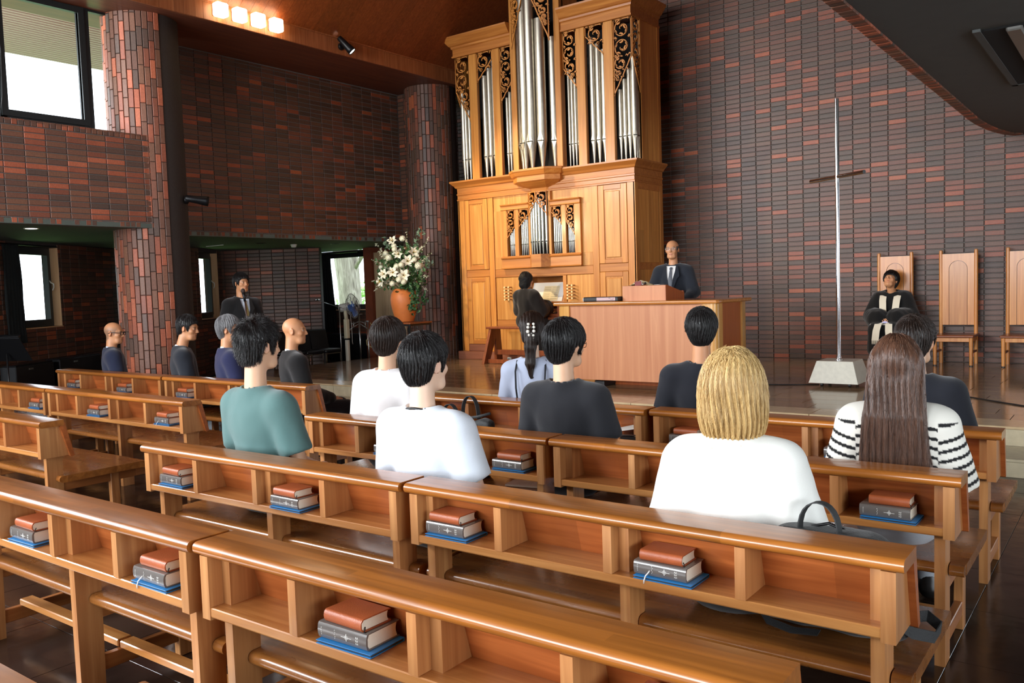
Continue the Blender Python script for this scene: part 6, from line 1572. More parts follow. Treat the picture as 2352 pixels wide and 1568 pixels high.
def make_hair(root, fr, style, matn, seed):
    mat = HM[matn]; wh = (.012, -.055, .105); kw = {}
    if style == 'bald': return
    lo, hi, h = (-.13, -.16, -.13), (.13, .13, .17), .006
    if style in ('short', 'crop', 'side', 'greyshort', 'spiky'):
        th = {'short': .016, 'crop': .010, 'side': .012, 'greyshort': .016, 'spiky': .015}[style]
        f = hair_cap(SHORT, th, {'spiky': .016}.get(style, .010)); kw = dict(n=5200, length=.05, lift=.007, grav=.45, jit=.22, tuft=.25)
        if style == 'spiky': kw.update(lift=.024, length=.055, tuft=.5)
        if style == 'crop': kw.update(length=.03, lift=.006)
    elif style == 'bowl':
        f = hair_cap(MEDIUM, .020, .010, .004); kw = dict(n=6500, length=.085, lift=.008, grav=.5, jit=.16, tuft=.3)
    elif style == 'fringe':
        g0 = hair_cap([(-.14, -.09), (-.06, -.085), (-.036, -.055), (-.02, .0), (.02, -.01), (.04, .02), (.06, .040), (.14, .044)], .018, .014); f = g0; kw = dict(n=4200, length=.07, lift=.010, grav=.5, jit=.25, tuft=.4); wh = (.02, -.03, .12)
    elif style == 'balding':
        g0 = hair_cap(SHORT, .008, .0)
        f = lambda q: smax(g0(q), q[:, 2] - .045 + np.clip(q[:, 1] + .06, 0, 1) * .1, .01); kw = dict(n=1800, length=.025, lift=.003, grav=.8, jit=.2)
    elif style == 'wavy':
        f = lambda q: smin(smax(s_ell(q, (0, -.020, .035), (.096, .112, .108)), (q[:, 1] - .065) - np.clip(q[:, 2] - .04, 0, 1), .01), smax(s_ell(q, (0, -.045, -.05), (.098, .08, .095)), q[:, 1] - .03, .01), .02) + .006 * nz3(q, 42, 2)
        kw = dict(n=4500, length=.10, lift=.012, grav=.7, jit=.45, tuft=.9); lo = (-.14, -.17, -.18)
    elif style == 'bob':
        def f(q):
            d = smax(s_ell(q, (0, -.016, .034), (.100, .118, .108)), q[:, 1] - .06 - np.clip(q[:, 2] - .02, 0, 1) * .8, .02)
            fl = 1 + .10 * np.clip((-q[:, 2] - .05) / .13, 0, 1) ** 2
            k = np.stack([q[:, 0] / fl, (q[:, 1] + .02) / fl, q[:, 2]], 1)
            e = s_ell(k, (0, -.004, -.06), (.117, .110, .165)); e = smax(e, q[:, 1] - .055, .02); e = smax(e, -.178 - q[:, 2], .012)
            return smin(d, e, .05) + .0030 * np.sin(np.arctan2(q[:, 0], q[:, 1] + .02) * 38 + 4 * nz3(q, 12, 4))
        kw = dict(n=15000, length=.26, lift=.006, grav=.80, jit=.10, tuft=.12, steps=14, rad=.0010); lo = (-.17, -.19, -.22); hi = (.17, .13, .17); wh = (0, .0, .16)
    elif style == 'long':
        def f(q):
            d = smax(s_ell(q, (0, -.016, .034), (.094, .114, .104)), q[:, 1] - .055 - np.clip(q[:, 2] - .02, 0, 1) * .8, .02)
            t = np.clip((-q[:, 2] + .02) / .5, 0, 1); w = .104 + .035 * t
            k = np.stack([q[:, 0] / w * .11, q[:, 1] + .055 + .065 * np.clip(t * 2.2, 0, 1), q[:, 2]], 1)
            e = s_box(k, (0, 0, -.27), (.112, .052 , .32), .045)
            return smin(d, e, .05) + .0032 * np.sin(q[:, 0] * 240 + 4 * nz3(q, 9, 2)) * np.clip(.1 - q[:, 2], 0, .1) * 8
        kw = dict(n=19000, length=.42, lift=.005, grav=.86, jit=.05, tuft=.06, steps=16, rad=.0011); lo = (-.17, -.24, -.64); hi = (.17, .12, .17); h = .0075; wh = (0, .0, .17)
    elif style == 'pony':
        def f(q):
            d = smax(s_ell(q, (0, -.018, .034), (.090, .112, .102)), q[:, 1] - .058 - np.clip(q[:, 2] - .02, 0, 1) * .8, .02)
            d = smax(d, -.10 - q[:, 2], .02)
            d = smin(d, s_ell(q, (0, -.07, -.05), (.070, .05, .07)), .04)
            e = chain(q, [(.0, -.105, .03), (.0, -.130, -.02), (-.008, -.142, -.12), (-.014, -.140, -.24), (-.010, -.138, -.335)], [.035, .034, .036, .028, .008], .02)
            return smin(d, e, .03) + .0016 * np.sin(q[:, 0] * 260 + 3 * nz3(q, 10))
        kw = dict(n=10500, length=.16, lift=.006, grav=.62, jit=.10, tuft=.1, steps=12, rad=.0009); lo = (-.14, -.21, -.36); hi = (.14, .13, .17); wh = (0, .06, .12)
    v, fc = snet(f, lo, hi, h)
    ho = part('hair', to_mesh('hair', v, fc, mat, None, 1), None, root); ho.matrix_basis = fr.mat()
    s = strands(ho, fr, f, v, mat=mat, whorl=wh, seed=seed, **kw)
    return ho
def eyeglasses(ho, fr, root, mat, r=.0016, dark=False):
    mb = MB(); y = .104
    for s in (-1, 1):
        c = Vector((s * .033, y, .002)); pts = [(c.x + .024 * math.copysign(abs(math.cos(a)) ** .6, math.cos(a)), y - abs(c.x + .02 * math.cos(a)) * .10, c.z + .017 * math.copysign(abs(math.sin(a)) ** .6, math.sin(a))) for a in np.linspace(0, 2 * PI, 25)]
        mb.tube(pts, r, 6, cap=False); mb.tube([(s * .057, y - .006, .008), (s * .078, .070, .010), (s * .0865, .0, .012), (s * .0855, -.028, .0)], r * 1.2, 6)
    mb.tube([(-.010, y + .002, .004), (0, y + .004, .007), (.010, y + .002, .004)], r, 6)
    o = part('eyeglasses', mb, mat, root, True); o.matrix_basis = fr.mat()
SK = {'a': (232, 186, 152), 'b': (222, 168, 130), 'c': (206, 146, 104), 'd': (240, 204, 178)}
def person(label, x, y, rz, top, hy=0.0, hp=0.0, skin='a', hair=('short', 'black'), wear='tee', col=None, seat=.387, fem=False, standing=False, glasses=None, seed=1, arms='lap', head_fwd=.0, k=None, extra=None, legs=None, lean=0.0, buzz=None, hscale=1.0):
    root = thing('person', label, 'person', (x, y, 0), rz)
    rs = random.Random(seed)
    hairup = {'bald': 0, 'balding': .004, 'bob': .02, 'long': .016, 'spiky': .03}.get(hair[0], .018)
    S = seat if not standing else None
    if standing: k = k or 1.0; S = top - hairup - .925 * k
    else: k = k or min(1.09, max(.9, (top - hairup - S) / .925))
    w = .90 if fem else 1.0
    def U(px, py, pz): return (px * w * k, py * k + lean * pz, S + pz * k)
    hk = (.96 if fem else 1.0) * hscale
    fr = Frame((0, (.012 + head_fwd) + lean * .8, top - hairup - .119 * hk), hy, hp, 0, hk)
    neck0 = U(0, -.028, .585); nh = fr.c + (np.array([0, -.030, -.045], F32) @ fr.R.T)
    # limbs
    sh = [U(s * .178, -.015, .525) for s in (-1, 1)]
    if arms == 'lap': el = [U(s * .235, .030, .265) for s in (-1, 1)]; wr = [U(s * .110, .270, .175) for s in (-1, 1)]
    elif arms == 'down': el = [U(s * .250, -.02, .245) for s in (-1, 1)]; wr = [U(s * .245, .06, .02) for s in (-1, 1)]
    elif arms == 'hold': el = [U(s * .265, .05, .27) for s in (-1, 1)]; wr = [U(s * .135, .285, .235) for s in (-1, 1)]
    elif arms == 'desk': el = [U(s * .270, .04, .27) for s in (-1, 1)]; wr = [U(s * .20, .22, .16) for s in (-1, 1)]
    elif arms == 'keys': el = [U(s * .25, .10, .28) for s in (-1, 1)]; wr = [U(s * .13, .34, .30) for s in (-1, 1)]
    hips = [U(s * .09, .0, .095) for s in (-1, 1)]
    if standing: kn = [(s * .10, .015, S * .52) for s in (-1, 1)]; an = [(s * .10, -.01, .09) for s in (-1, 1)]
    else: kn = [U(s * .115, .43, .085) for s in (-1, 1)]; an = [(s * .12, .40 + .03, .09) for s in (-1, 1)]
    sk = np.array(lin(tuple(c / 255 for c in SK[skin])), F32)
    def f_body(P):
        q = fr.to(P); d = head_sdf(q, fem) * hk
        d = smin(d, s_cap(P, neck0, nh, .058 * hk * (.88 if fem else 1), .052 * hk * (.88 if fem else 1)), .025)
        t = s_cap(P, U(-.13, -.02, .535), U(.13, -.02, .535), .05); t = smin(t, s_ell(P, U(0, 0, .36), (.14 * w, .09, .2)), .05); t = smin(t, s_ell(P, U(0, .01, .12), (.14 * w, .10, .13)), .05)
        d = smin(d, t, .05)
        for i in (0, 1):
            d = smin(d, s_cap(P, sh[i], el[i], .047, .039), .03); d = smin(d, s_cap(P, el[i], wr[i], .038, .026), .012)
            d = smin(d, s_cap(P, hips[i], kn[i], .075, .052), .03); d = smin(d, s_cap(P, kn[i], an[i], .050, .036), .02)
            d = smin(d, s_cap(P, an[i], (an[i][0], an[i][1] + .13, .045), .036, .028), .02)
        return d
    def tones(v):
        q = fr.to(v); c = np.tile(sk, (len(v), 1)); y = q[:, 1]; z = q[:, 2]; ax = np.abs(q[:, 0])
        def mix(m, col): 
            m = np.clip(m, 0, 1)[:, None]; c[:] = c * (1 - m) + np.array(col, F32) * m
        face = y > .05
        mix(face * np.exp(-((ax - .040) / .02) ** 2 - ((z + .025) / .025) ** 2) * .25, sk * np.array([1.05, .78, .72], F32))
        mix(np.exp(-((y + .01) / .02) ** 2 - ((z) / .03) ** 2 - ((ax - .088) / .012) ** 2) * .45, sk * np.array([1.05, .70, .64], F32))
        lips = (y > .078) * np.exp(-(q[:, 0] / .019) ** 4 - ((z + .0615) / .0095) ** 4); mix(lips * .75, lin((.66, .34, .30)))
        mix((y > .06) * np.exp(-((z - .0235) / .0048) ** 2 - ((ax - .033) / .017) ** 4) * .92, lin((.10, .08, .07)))
        eye = (y > .074) * ((ax - .031) ** 2 / .0115 ** 2 + (z - .003) ** 2 / .0052 ** 2 < 1); mix(eye * .9, lin((.82, .79, .76)))
        mix((y > .076) * ((ax - .031) ** 2 + (z - .003) ** 2 < .0058 ** 2) * 1.0, lin((.07, .045, .035)))
        mix((y > .072) * np.exp(-((z - .0095) / .0016) ** 2 - ((ax - .031) / .011) ** 4) * .85, lin((.08, .06, .05)))
        if buzz is not None:
            m = (z > zmin_line(y, SHORT)) * (z < .075) * (y < .055) * buzz; m = m * np.clip(1 - (z - .03) / .05, .0, 1); mix(m * (np.abs(v[:, 2] - fr.c[2]) < .16), lin((.32, .30, .28)))
        return c
    c = fr.c; ext = .14
    def axis(lo, hi, a, b, fine, coarse):
        L = [np.arange(lo, a, coarse), np.arange(a, b, fine), np.arange(b, hi + coarse, coarse)]; return np.concatenate(L).astype(F32)
    xs = [p[0] for p in sh + el + wr + hips + kn + an]; ys = [p[1] for p in sh + el + wr + hips + kn + an]
    axes = [axis(min(xs) - .12, max(xs) + .12, -ext, ext, .0058, .022), axis(min(ys) - .16, max(ys) + .22, c[1] - ext, c[1] + ext, .0058, .022), axis(-.01, top + .03, c[2] - .15, top + .02, .0058, .022)]
    v, f = snet(f_body, None, None, None, axes)
    # hands joined on at the wrists
    for i in (0, 1):
        s = -1 if i == 0 else 1
        dirv = Vector(wr[i]) - Vector(el[i]); dirv.normalize()
        if arms in ('lap', 'desk'): fwd = Vector((-s * .55, .80, -.12)).normalized(); upv = Vector((0, .1, 1))
        elif arms == 'hold': fwd = Vector((-s * .75, .62, .05)).normalized(); upv = Vector((s * .5, .1, .9))
        elif arms == 'keys': fwd = Vector((0, 1, -.1)).normalized(); upv = Vector((0, .1, 1))
        else: fwd = dirv; upv = Vector((s * 1.0, .1, 0))
        xv = fwd.cross(upv).normalized(); uv = xv.cross(fwd).normalized()
        H = HV * (.92 if fem else 1.0) * np.array([s * 1.0, 1, 1]); hv = H @ np.array([xv, fwd, uv]) + np.array(Vector(wr[i]) + fwd * .02)
        hf = HF if s > 0 else HF[:, ::-1]
        f = np.concatenate([f, hf + len(v)]); v = np.concatenate([v, hv])
    part('body', to_mesh('body', v, f, M_skin, tones, 1), None, root)
    make_hair(root, fr, hair[0], hair[1], seed)
    if glasses is not None: eyeglasses(None, fr, root, glasses[0], glasses[1])
    # ---- clothes
    infl = {'tee': .012, 'oversize': .020, 'jacket': .020, 'robe': .030, 'blouse': .008, 'stripes': .020}[wear]
    longs = wear in ('jacket', 'robe', 'blouse', 'longtee')
    sr = {'tee': (.070, .072), 'oversize': (.074, .092), 'jacket': (.066, .055), 'robe': (.075, .085), 'blouse': (.058, .052), 'stripes': (.074, .092)}[wear]
    sd = seed * 1.37
    def f_top(P):
        d = s_ell(P, U(0, -.004, .40), (.158 * w * k, .104 * k, .20 * k)); d = smin(d, s_ell(P, U(0, -.032, .46), (.158 * w * k, .082 * k, .125 * k)), .05)
        d = smin(d, s_ell(P, U(0, .010, .17), (.150 * w * k, .118 * k, .22 * k)), .06)
        d = smin(d, s_cap(P, U(-.135, -.022, .525), U(.135, -.022, .525), .056), .05)
        for i in (0, 1):
            d = smin(d, s_cap(P, U(0, -.03, .585), sh[i], .058, .05), .04)
            e = np.array(el[i]); a = np.array(sh[i])
            if longs:
                d = smin(d, chain(P, [sh[i], el[i], wr[i]], [sr[0], sr[1], sr[1] * (.78 if wear != 'robe' else 1.35)], .02), .035)
            else:
                m = a + (e - a) * (.80 if wear == 'tee' else .98)
                sl = s_cap(P, sh[i], m, sr[0], sr[1]); dr = (e - a) / np.linalg.norm(e - a); sl = smax(sl, (P - np.array(m, F32)) @ dr.astype(F32), .006)
                d = smin(d, sl, .035)
        d = d - infl
        fold = np.stack([P[:, 0] * 1.1, P[:, 1], P[:, 2] * .38], 1); lowz = np.clip((S + .48 * k - P[:, 2]) / .3, 0.15, 1)
        d = d + (.0060 * nz3(fold, 22, sd) + .0032 * nz3(fold, 46, sd + 3)) * lowz * (1.3 if wear in ('oversize', 'stripes') else 1) + .0022 * nz3(P, 30, sd + 5)
        hem = S + (.015 if not standing else (.02 if wear != 'robe' else -9))
        if wear == 'robe' and not standing: hem = .12
        d = smax(d, hem - P[:, 2], .006)
        nk = s_cap(P, (neck0[0], neck0[1] + .006, S + .61 * k), (float(nh[0]), float(nh[1]) + .01, S + .80 * k), (.070 if not fem else .072) * hk, .12)
        return smax(d, -nk, .008)
    lo = (min(xs) - .15, -.30, S - .02 if wear != 'robe' else .05); hi = (max(xs) + .15, max(max(ys) if longs else .2, .2) + .12, S + .69 * k)
    names = {'tee': 't_shirt', 'oversize': 't_shirt', 'jacket': 'jacket', 'robe': 'robe', 'blouse': 'blouse', 'stripes': 'striped_sweater'}
    if wear == 'robe':
        base_f = f_top
        def f_use(P):
            d = base_f(P)
            # skirts of the robe falling from the lap to the shins
            for i in (0, 1): d = smin(d, chain(P, [hips[i], kn[i], (kn[i][0] * 1.05, kn[i][1] + .02, .22)], [.13, .10, .11], .04) , .05)
            return smax(d + .006 * nz3(np.stack([P[:, 0], P[:, 1], P[:, 2] * .15], 1), 34, sd), .14 - P[:, 2], .01)
        hi = (hi[0], max(hi[1], kn[0][1] + .2), hi[2])
    else: f_use = f_top
    if wear == 'stripes':
        def stripe(v):
            ztor = (S + .60 * k - v[:, 2]); val = ztor.copy()
            for i in (0, 1):
                a = np.array(sh[i], F32); e = np.array(el[i], F32); dr = (e - a) / np.linalg.norm(e - a); t = (v - a) @ dr; dist = np.linalg.norm(v - a - np.clip(t, 0, 1)[:, None] * dr, axis=1)
                side = (np.abs(v[:, 0]) > .185 * w * k) & (np.sign(v[:, 0]) == (-1 if i == 0 else 1)) & (t > -.02)
                val = np.where(side, .012 + t * 1.0, val)
            drop = .18 * np.clip(np.abs(v[:, 0]) - .05, 0, 1); val = val - drop * (np.abs(v[:, 0]) <= .185 * w * k)
            ph = (val / .040) % 1.0; m = (ph < .36) & (val > .035)
            c = np.where(m[:, None], np.array(lin((.07, .07, .08)), F32), np.array(lin((.94, .93, .89)), F32)); return c
        me = smesh(names[wear], f_use, lo, hi, .0052, M_clothtone, stripe)
    else: me = smesh(names[wear], f_use, lo, hi, .0105 if not fem else .010, col)
    top_o = part(names[wear], me, None, root)
    # collar band round the neck
    def ringp(r0, zb, zf, yo=.0, n=28, rx=1.0): return [(r0 * rx * math.cos(a), neck0[1] + .02 + yo + r0 * math.sin(a), S + (zb + (zf - zb) * (math.sin(a) * .5 + .5)) * k) for a in np.linspace(0, 2 * PI, n)]
    if wear in ('tee', 'oversize', 'stripes'):
        part('neck_band', MB().tube(ringp(.082 * hk, .600, .560), .0085, 8, cap=False), M_clothtone if wear == 'zzz' else (col if wear != 'stripes' else WHITE_T), top_o, True)
    if wear == 'jacket':
        part('shirt_collar', MB().tube(ringp(.067 * hk, .640, .575, .002), .012, 8, cap=False).tube(ringp(.069 * hk, .622, .560, .002), .012, 8, cap=False), extra['shirt'], root, True)
        part('jacket_collar', MB().tube(ringp(.080 * hk, .602, .52, .004), .015, 8, cap=False), col, top_o, True)
        if extra.get('front'):
            yc = lambda z: .118 * k - .05 * max(0, z - .40) * 2 + .012
            vsh = MB(); m = 10; vv = []
            for i in range(m + 1):
                t = i / m; z = .60 - .34 * t; hw = .062 * (1 - t) ** .8 + .006; yy = .060 + .075 * min(1, t * 2.2) - .004
                for s in (-1, -.5, 0, .5, 1): vv.append((hw * s, yy * k + .008 * (1 - abs(s)) + lean * z + infl * .6, S + z * k))
            part('shirt_front', vsh.add(vv, [(5 * i + j, 5 * i + j + 1, 5 * i + j + 6, 5 * i + j + 5) for i in range(m) for j in range(4)]), extra['shirt'], root, True)
            tie = MB(); vv = []
            for (z, hw, dy) in ((.585, .014, .014), (.565, .019, .018), (.548, .012, .018), (.52, .017, .014), (.42, .026, .012), (.30, .032, .012), (.26, .034, .010)):
                t = (.60 - z) / .34; yy = .060 + .075 * min(1, t * 2.2)
                for s in (-1, 0, 1): vv.append((hw * s, yy * k + dy + .006 * (1 - abs(s)) + infl * .6, S + z * k))
            part('necktie', tie.add(vv, [(3 * i + j, 3 * i + j + 1, 3 * i + j + 4, 3 * i + j + 3) for i in range(6) for j in range(2)]), extra['tie'], root, True)
            for s in (-1, 1):
                lp = MB(); vv = []
                for (z, xi, xo) in ((.60, .060, .085), (.54, .056, .100), (.47, .042, .112), (.44, .036, .085), (.34, .016, .050), (.27, .004, .02)):
                    t = (.60 - z) / .34; yy = .060 + .075 * min(1, t * 2.2) + .008
                    vv += [(s * xi, yy * k + infl * .6 + .006, S + z * k), (s * xo, (yy - .010 - max(0, xo - .08) * .4) * k + infl * .6 + .012, S + z * k)]
                part('lapel', lp.add(vv, [(2 * i, 2 * i + 1, 2 * i + 3, 2 * i + 2) for i in range(5)]), extra.get('lapel', col), top_o, True)
    # trousers or skirt, shoes
    lm = legs or TROUSER
    if wear != 'robe':
        def f_leg(P):
            d = s_ell(P, U(0, .0, .10), (.165 * w, .125, .12))
            for i in (0, 1):
                d = smin(d, s_cap(P, hips[i], kn[i], .094, .070), .05); d = smin(d, s_cap(P, kn[i], an[i], .068, .058), .02)
            return smax(d + .004 * nz3(P, 26, sd + 9), .085 - P[:, 2], .006)
        part('trousers' if not fem else 'skirt', smesh('trousers', f_leg, (-.30, -.18, .06), (.30, .62 if not standing else .2, S + .25), .0145, lm), None, root)
    for s, a in zip((-1, 1), an):
        part('shoe', smesh_shoe(), None, root, loc=(a[0], a[1], 0))
    return root, fr, dict(sh=sh, el=el, wr=wr, S=S, k=k, neck0=neck0, kn=kn, top=top_o)
_shoe = []
def smesh_shoe():
    if not _shoe: _shoe.append(smesh('shoe', lambda P: smax(smin(s_cap(P, (0, -.02, .05), (0, .15, .035), .044, .036), s_cap(P, (0, -.02, .05), (0, -.02, .10), .042), .03), -P[:, 2], .004), (-.06, -.09, -.01), (.06, .22, .16), .011, plain('black_shoe', rgb(26, 24, 23), .4)))
    return _shoe[0]
WHITE_T = cloth('white_cotton', rgb(242, 242, 236)); TROUSER = cloth('dark_trousers', rgb(34, 34, 38))
GREEN_T = cloth('teal_green_cotton', rgb(86, 118, 116)); BLUE_T = cloth('pale_blue_cotton', rgb(222, 230, 240)); CREAM_T = cloth('white_linen', rgb(238, 236, 236)); BLACK_T = cloth('black_cotton', rgb(36, 37, 42)); NAVY_T = cloth('navy_black_cotton', rgb(28, 30, 38))
NAVY_J = cloth('navy_wool', rgb(34, 40, 62)); NAVY_J2 = cloth('blue_navy_wool', rgb(36, 40, 74)); CHAR_J = cloth('charcoal_wool', rgb(34, 38, 46)); BLACK_J = cloth('black_wool', rgb(24, 23, 24)); ROBE = cloth('black_robe_cloth', rgb(26, 22, 21)); PROBE = cloth('black_gown_cloth', rgb(18, 17, 17))
PALE_BL = cloth('blue_grey_blouse', rgb(176, 186, 208)); SHIRT_W = cloth('white_shirt', rgb(236, 236, 234)); SHIRT_B = cloth('pale_blue_shirt', rgb(206, 216, 230)); GREY_SK = cloth('grey_skirt', rgb(170, 176, 184)); STOLE = cloth('cream_stole', rgb(232, 222, 200), sheen=.5)
TIE_G = cloth('olive_tie', rgb(128, 110, 62))
M_tie, nt_, b_ = new_mat('striped_tie'); g_ = N(nt_, 'ShaderNodeTexCoord'); w_ = N(nt_, 'ShaderNodeTexWave'); w_.inputs['Scale'].default_value = 26; mpw = N(nt_, 'ShaderNodeMapping'); mpw.inputs['Rotation'].default_value = (0, .85, 0); nt_.links.new(g_.outputs['Object'], mpw.inputs[0]); nt_.links.new(mpw.outputs[0], w_.inputs[0]); r_ = ramp(nt_, [(.35, rgb(28, 30, 40)), (.5, rgb(190, 196, 206)), (.75, rgb(40, 42, 54))]); nt_.links.new(w_.outputs['Fac'], r_.inputs[0]); nt_.links.new(r_.outputs[0], b_.inputs[0])
D = math.radians
# the congregation
person('young man in a teal green shirt, seen from behind', -3.70, 2.74, D(0), 1.396, hy=D(-6), hair=('spiky', 'black'), wear='tee', col=GREEN_T, skin='a', seed=3)
person('young man in a white shirt sitting behind the pale wooden stage edge, facing the organ', -3.84, 3.83, D(6), 1.338, hy=D(4), hair=('bowl', 'darkbrown'), wear='oversize', col=CREAM_T, skin='a', seed=4)
r, fr, I = person('young man in a pale blue shirt with a black cord round his neck', -2.55, 2.76, D(4), 1.321, hy=D(-8), hair=('short', 'black'), wear='tee', col=BLUE_T, skin='d', seed=5)
part('lanyard', MB().tube([(.088 * math.cos(a), I['neck0'][1] + .02 + .088 * math.sin(a), I['S'] + (.625 - .10 * (math.sin(a) * .5 + .5)) * I['k']) for a in np.linspace(PI, 2 * PI, 16)] , .0055, 6), MAT['black_plastic'], r, True)
r, fr, I = person('woman with a brown ponytail held by a pearl clip, in a blue-grey blouse', -3.47, 4.88, D(26), 1.344, hy=D(6), fem=True, hair=('pony', 'darkbrown'), wear='blouse', col=PALE_BL, skin='d', legs=BLACK_T, seed=6)
M_pearl = plain('pearl', rgb(236, 232, 220), .18, coat=.8)
cl = thing('hair_clip', '', '') if False else part('hair_clip', MB().tube([(0, -.148, .045), (0, -.158, .0), (0, -.150, -.05)], .006, 8), MAT['chrome'], r, True); cl.matrix_basis = fr.mat()
for k, (px, pz, pr) in enumerate(((-.017, .045, .010), (.020, .045, .010), (-.020, .022, .011), (.022, .022, .011), (-.022, -.008, .013), (.021, -.006, .012), (-.014, -.034, .010), (.016, -.036, .010), (.001, -.022, .008), (.016, -.056, .005))):
    part('pearl', MB().ball((px, -.166, pz), pr, 14, 9), M_pearl, cl, True)
for s in (-1, 1):
    strap(r, 'dress_strap', [(s * .10, -.06, I['S'] + .60 * I['k']), (s * .105, -.125, I['S'] + .53 * I['k']), (s * .10, -.150, I['S'] + .42 * I['k']), (s * .088, -.150, I['S'] + .30 * I['k']), (s * .08, -.14, I['S'] + .2 * I['k'])], .012, BLACK_T, (1, 0, 0), .006)
part('pinafore_back', smesh('pinafore_back', lambda P: smax(smin(s_ell(P, (0, .01, I['S'] + .15), (.158, .142, .20)), s_ell(P, (0, 0, I['S'] + .05), (.18, .16, .12)), .05), P[:, 2] - I['S'] - .26 - .02 * np.cos(P[:, 0] * 12), .006) + .003 * np.sin(P[:, 0] * 130) * (P[:, 2] < I['S'] + .24), (-.22, -.2, I['S'] - .05), (.22, .2, I['S'] + .33), .011, BLACK_T), None, r)
person('young man in a black shirt with rounded black hair, sitting where two pews meet', -2.50, 3.82, D(8), 1.326, hy=D(-18), hair=('bowl', 'black'), wear='tee', col=BLACK_T, skin='a', seed=7, glasses=(MAT['black_metal'], .0016))
person('young man in a navy-black shirt sitting before the communion table', -2.20, 4.90, D(18), 1.340, hy=D(4), hair=('short', 'black'), wear='tee', col=NAVY_T, skin='c', seed=8)
person('woman with blond bobbed hair in a loose white shirt', -1.13, 2.76, D(14), 1.286, hy=D(4), fem=True, hair=('bob', 'blond'), wear='oversize', col=WHITE_T, skin='a', seed=9)
person('woman with long straight brown hair in a black and white striped sweater', -.84, 3.83, D(10), 1.266, hy=D(-2), fem=True, hair=('long', 'brown'), wear='stripes', col=WHITE_T, skin='a', legs=GREY_SK, seed=10)
person('dark-haired man in a navy-black shirt, half hidden by the long-haired woman', -.98, 4.90, D(2), 1.285, hy=D(-10), hair=('short', 'darkbrown'), wear='tee', col=NAVY_T, skin='a', seed=11)
# men across the aisle
person('bald man in dark-rimmed glasses and a navy jacket', -9.23, 4.92, D(-26), 1.262, hy=D(-28), hp=D(4), hair=('bald', 'grey'), wear='jacket', col=NAVY_J, extra=dict(shirt=SHIRT_B), skin='c', glasses=(MAT['black_plastic'], .0032), seed=12, buzz=.55)
person('dark-haired man in a charcoal jacket, leaning forward', -7.86, 4.92, D(-30), 1.335, hy=D(-30), hp=D(8), hair=('crop', 'black'), wear='jacket', col=CHAR_J, extra=dict(shirt=SHIRT_W), skin='c', seed=13, head_fwd=.04)
person('grey-haired man in thin glasses and a blue-navy jacket', -7.09, 4.92, D(-24), 1.325, hy=D(-30), hair=('greyshort', 'grey'), wear='jacket', col=NAVY_J2, extra=dict(shirt=SHIRT_W), skin='c', glasses=(MAT['steel'], .0014), seed=14)
person('bald sun-tanned man in black, mostly hidden by the man in green', -6.12, 4.92, D(-26), 1.300, hy=D(-26), hair=('bald', 'grey'), wear='jacket', col=BLACK_J, extra=dict(shirt=SHIRT_W), skin='c', seed=15)
person('man in a black suit standing at the microphone stand', -9.55, 6.86, D(-104), 1.812, hy=D(14), hair=('side', 'black'), wear='jacket', col=BLACK_J, extra=dict(shirt=SHIRT_B, tie=TIE_G, front=True), skin='c', standing=True, arms='down', seed=16, legs=BLACK_J)
r, fr, I = person('balding man in glasses, dark suit and striped tie behind the communion table', -4.83, 9.93, D(192), 2.034 - ZS, hy=D(0), hp=D(-2), hair=('balding', 'greyblack'), wear='jacket', col=CHAR_J, extra=dict(shirt=SHIRT_W, tie=M_tie, front=True), skin='c', standing=True, arms='desk', seed=17, legs=CHAR_J, glasses=(MAT['steel'], .0014)); r.location.z = ZS
r, fr, I = person('dark-haired organist in a black gown, seen from behind at the keys', -7.80, 10.86, D(-4), 1.729 - ZS, hy=D(-22), fem=True, seat=.585, hair=('wavy', 'black'), wear='robe', col=ROBE, skin='b', seed=18, arms='keys', glasses=(MAT['black_metal'], .0014)); r.location.z = ZS
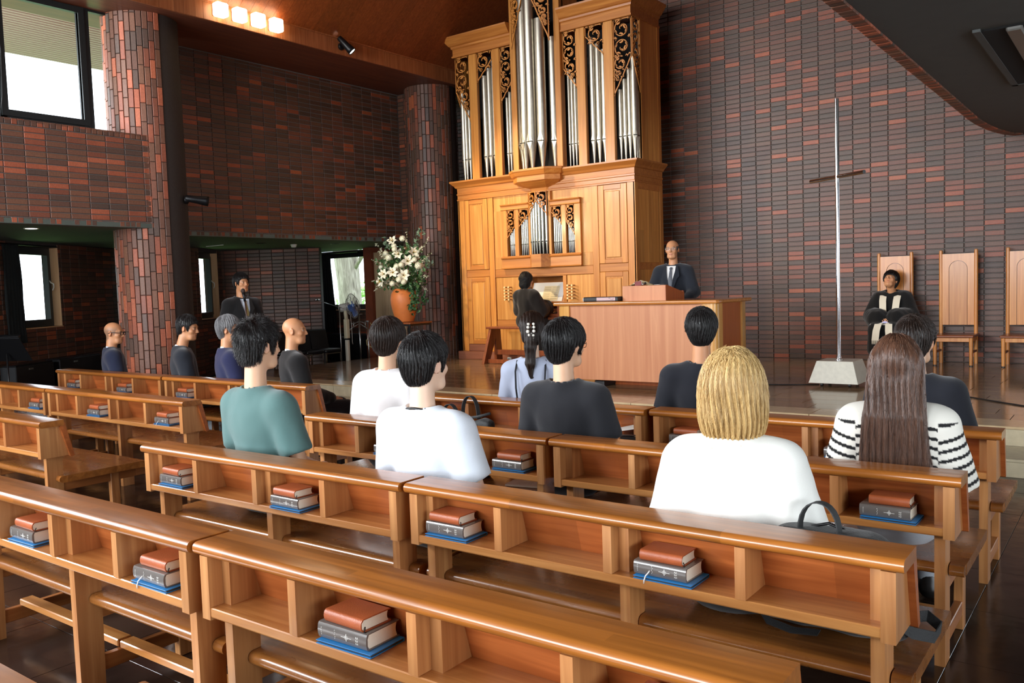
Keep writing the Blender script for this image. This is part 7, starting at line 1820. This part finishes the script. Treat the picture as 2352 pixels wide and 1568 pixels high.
r, fr, I = person('robed man with a cream stole looking down at a tablet', -2.79, 12.46, D(180), 1.560 - ZS, hy=D(-6), hp=D(-32), hair=('fringe', 'black'), wear='robe', col=PROBE, skin='c', seat=.402, arms='hold', seed=19, head_fwd=.05); r.location.z = ZS
S_, k_ = I['S'], I['k']
part('clerical_collar', MB().tube([(.060 * math.cos(a), -.01 + .066 * math.sin(a), S_ + .588 * k_) for a in np.linspace(0, PI, 12)], .012, 8), BLACK_J, r, True); part('collar_tab', MB().cbox(-.014, .014, .062, .072, S_ + .583 * k_, S_ + .603 * k_, .002), SHIRT_W, r)
for s in (-1, 1):
    pts = [(s * .07, -.07, S_ + .615 * k_), (s * .088, .00, S_ + .628 * k_), (s * .092, .075, S_ + .585 * k_), (s * .088, .135, S_ + .50 * k_), (s * .080, .165, S_ + .38 * k_), (s * .066, .185, S_ + .28 * k_), (s * .060, .245, S_ + .215 * k_), (s * .062, .36, S_ + .198 * k_), (s * .066, .475, S_ + .175 * k_), (s * .078, .535, S_ + .08 * k_), (s * .09, .545, S_ - .06 * k_)]
    strap(r, 'stole', pts, .088, STOLE, (1, 0, .0), .008)
    part('stole_fringe', (lambda mb: [mb.tube([(s * .09 - .038 + q * .0125, .549, S_ - .06 * k_), (s * .09 - .038 + q * .0125, .549, S_ - .115 * k_)], .004, 5) for q in range(7)] and mb)(MB()), STOLE, r, True)['kind'] = 'stuff'
tb2 = thing('tablet', 'tablet computer in the hands of the robed man', 'tablet', (-2.72, 12.12, ZS + S_ + .22 * k_)); part('body', MB().cbox(-.12, .12, -.085, .085, -.004, .004, .003).xf(Matrix.Rotation(.5, 4, 'X')), MAT['black_plastic'], tb2); part('screen', MB().box(-.108, .108, -.075, .075, .0042, .0048).xf(Matrix.Rotation(.5, 4, 'X')), plain('tablet_screen', rgb(150, 150, 186), .2, emit=(.5, .52, .8, 1), estr=.5), tb2)
pb2 = thing('paper_sheet', 'white paper held under the tablet by the robed man', 'paper', (-2.84, 12.10, ZS + S_ + .195 * k_)); part('sheet', MB().box(-.13, .10, -.10, .08, 0, .002).xf(Matrix.Rotation(.35, 4, 'X')), MAT['paper'], pb2)
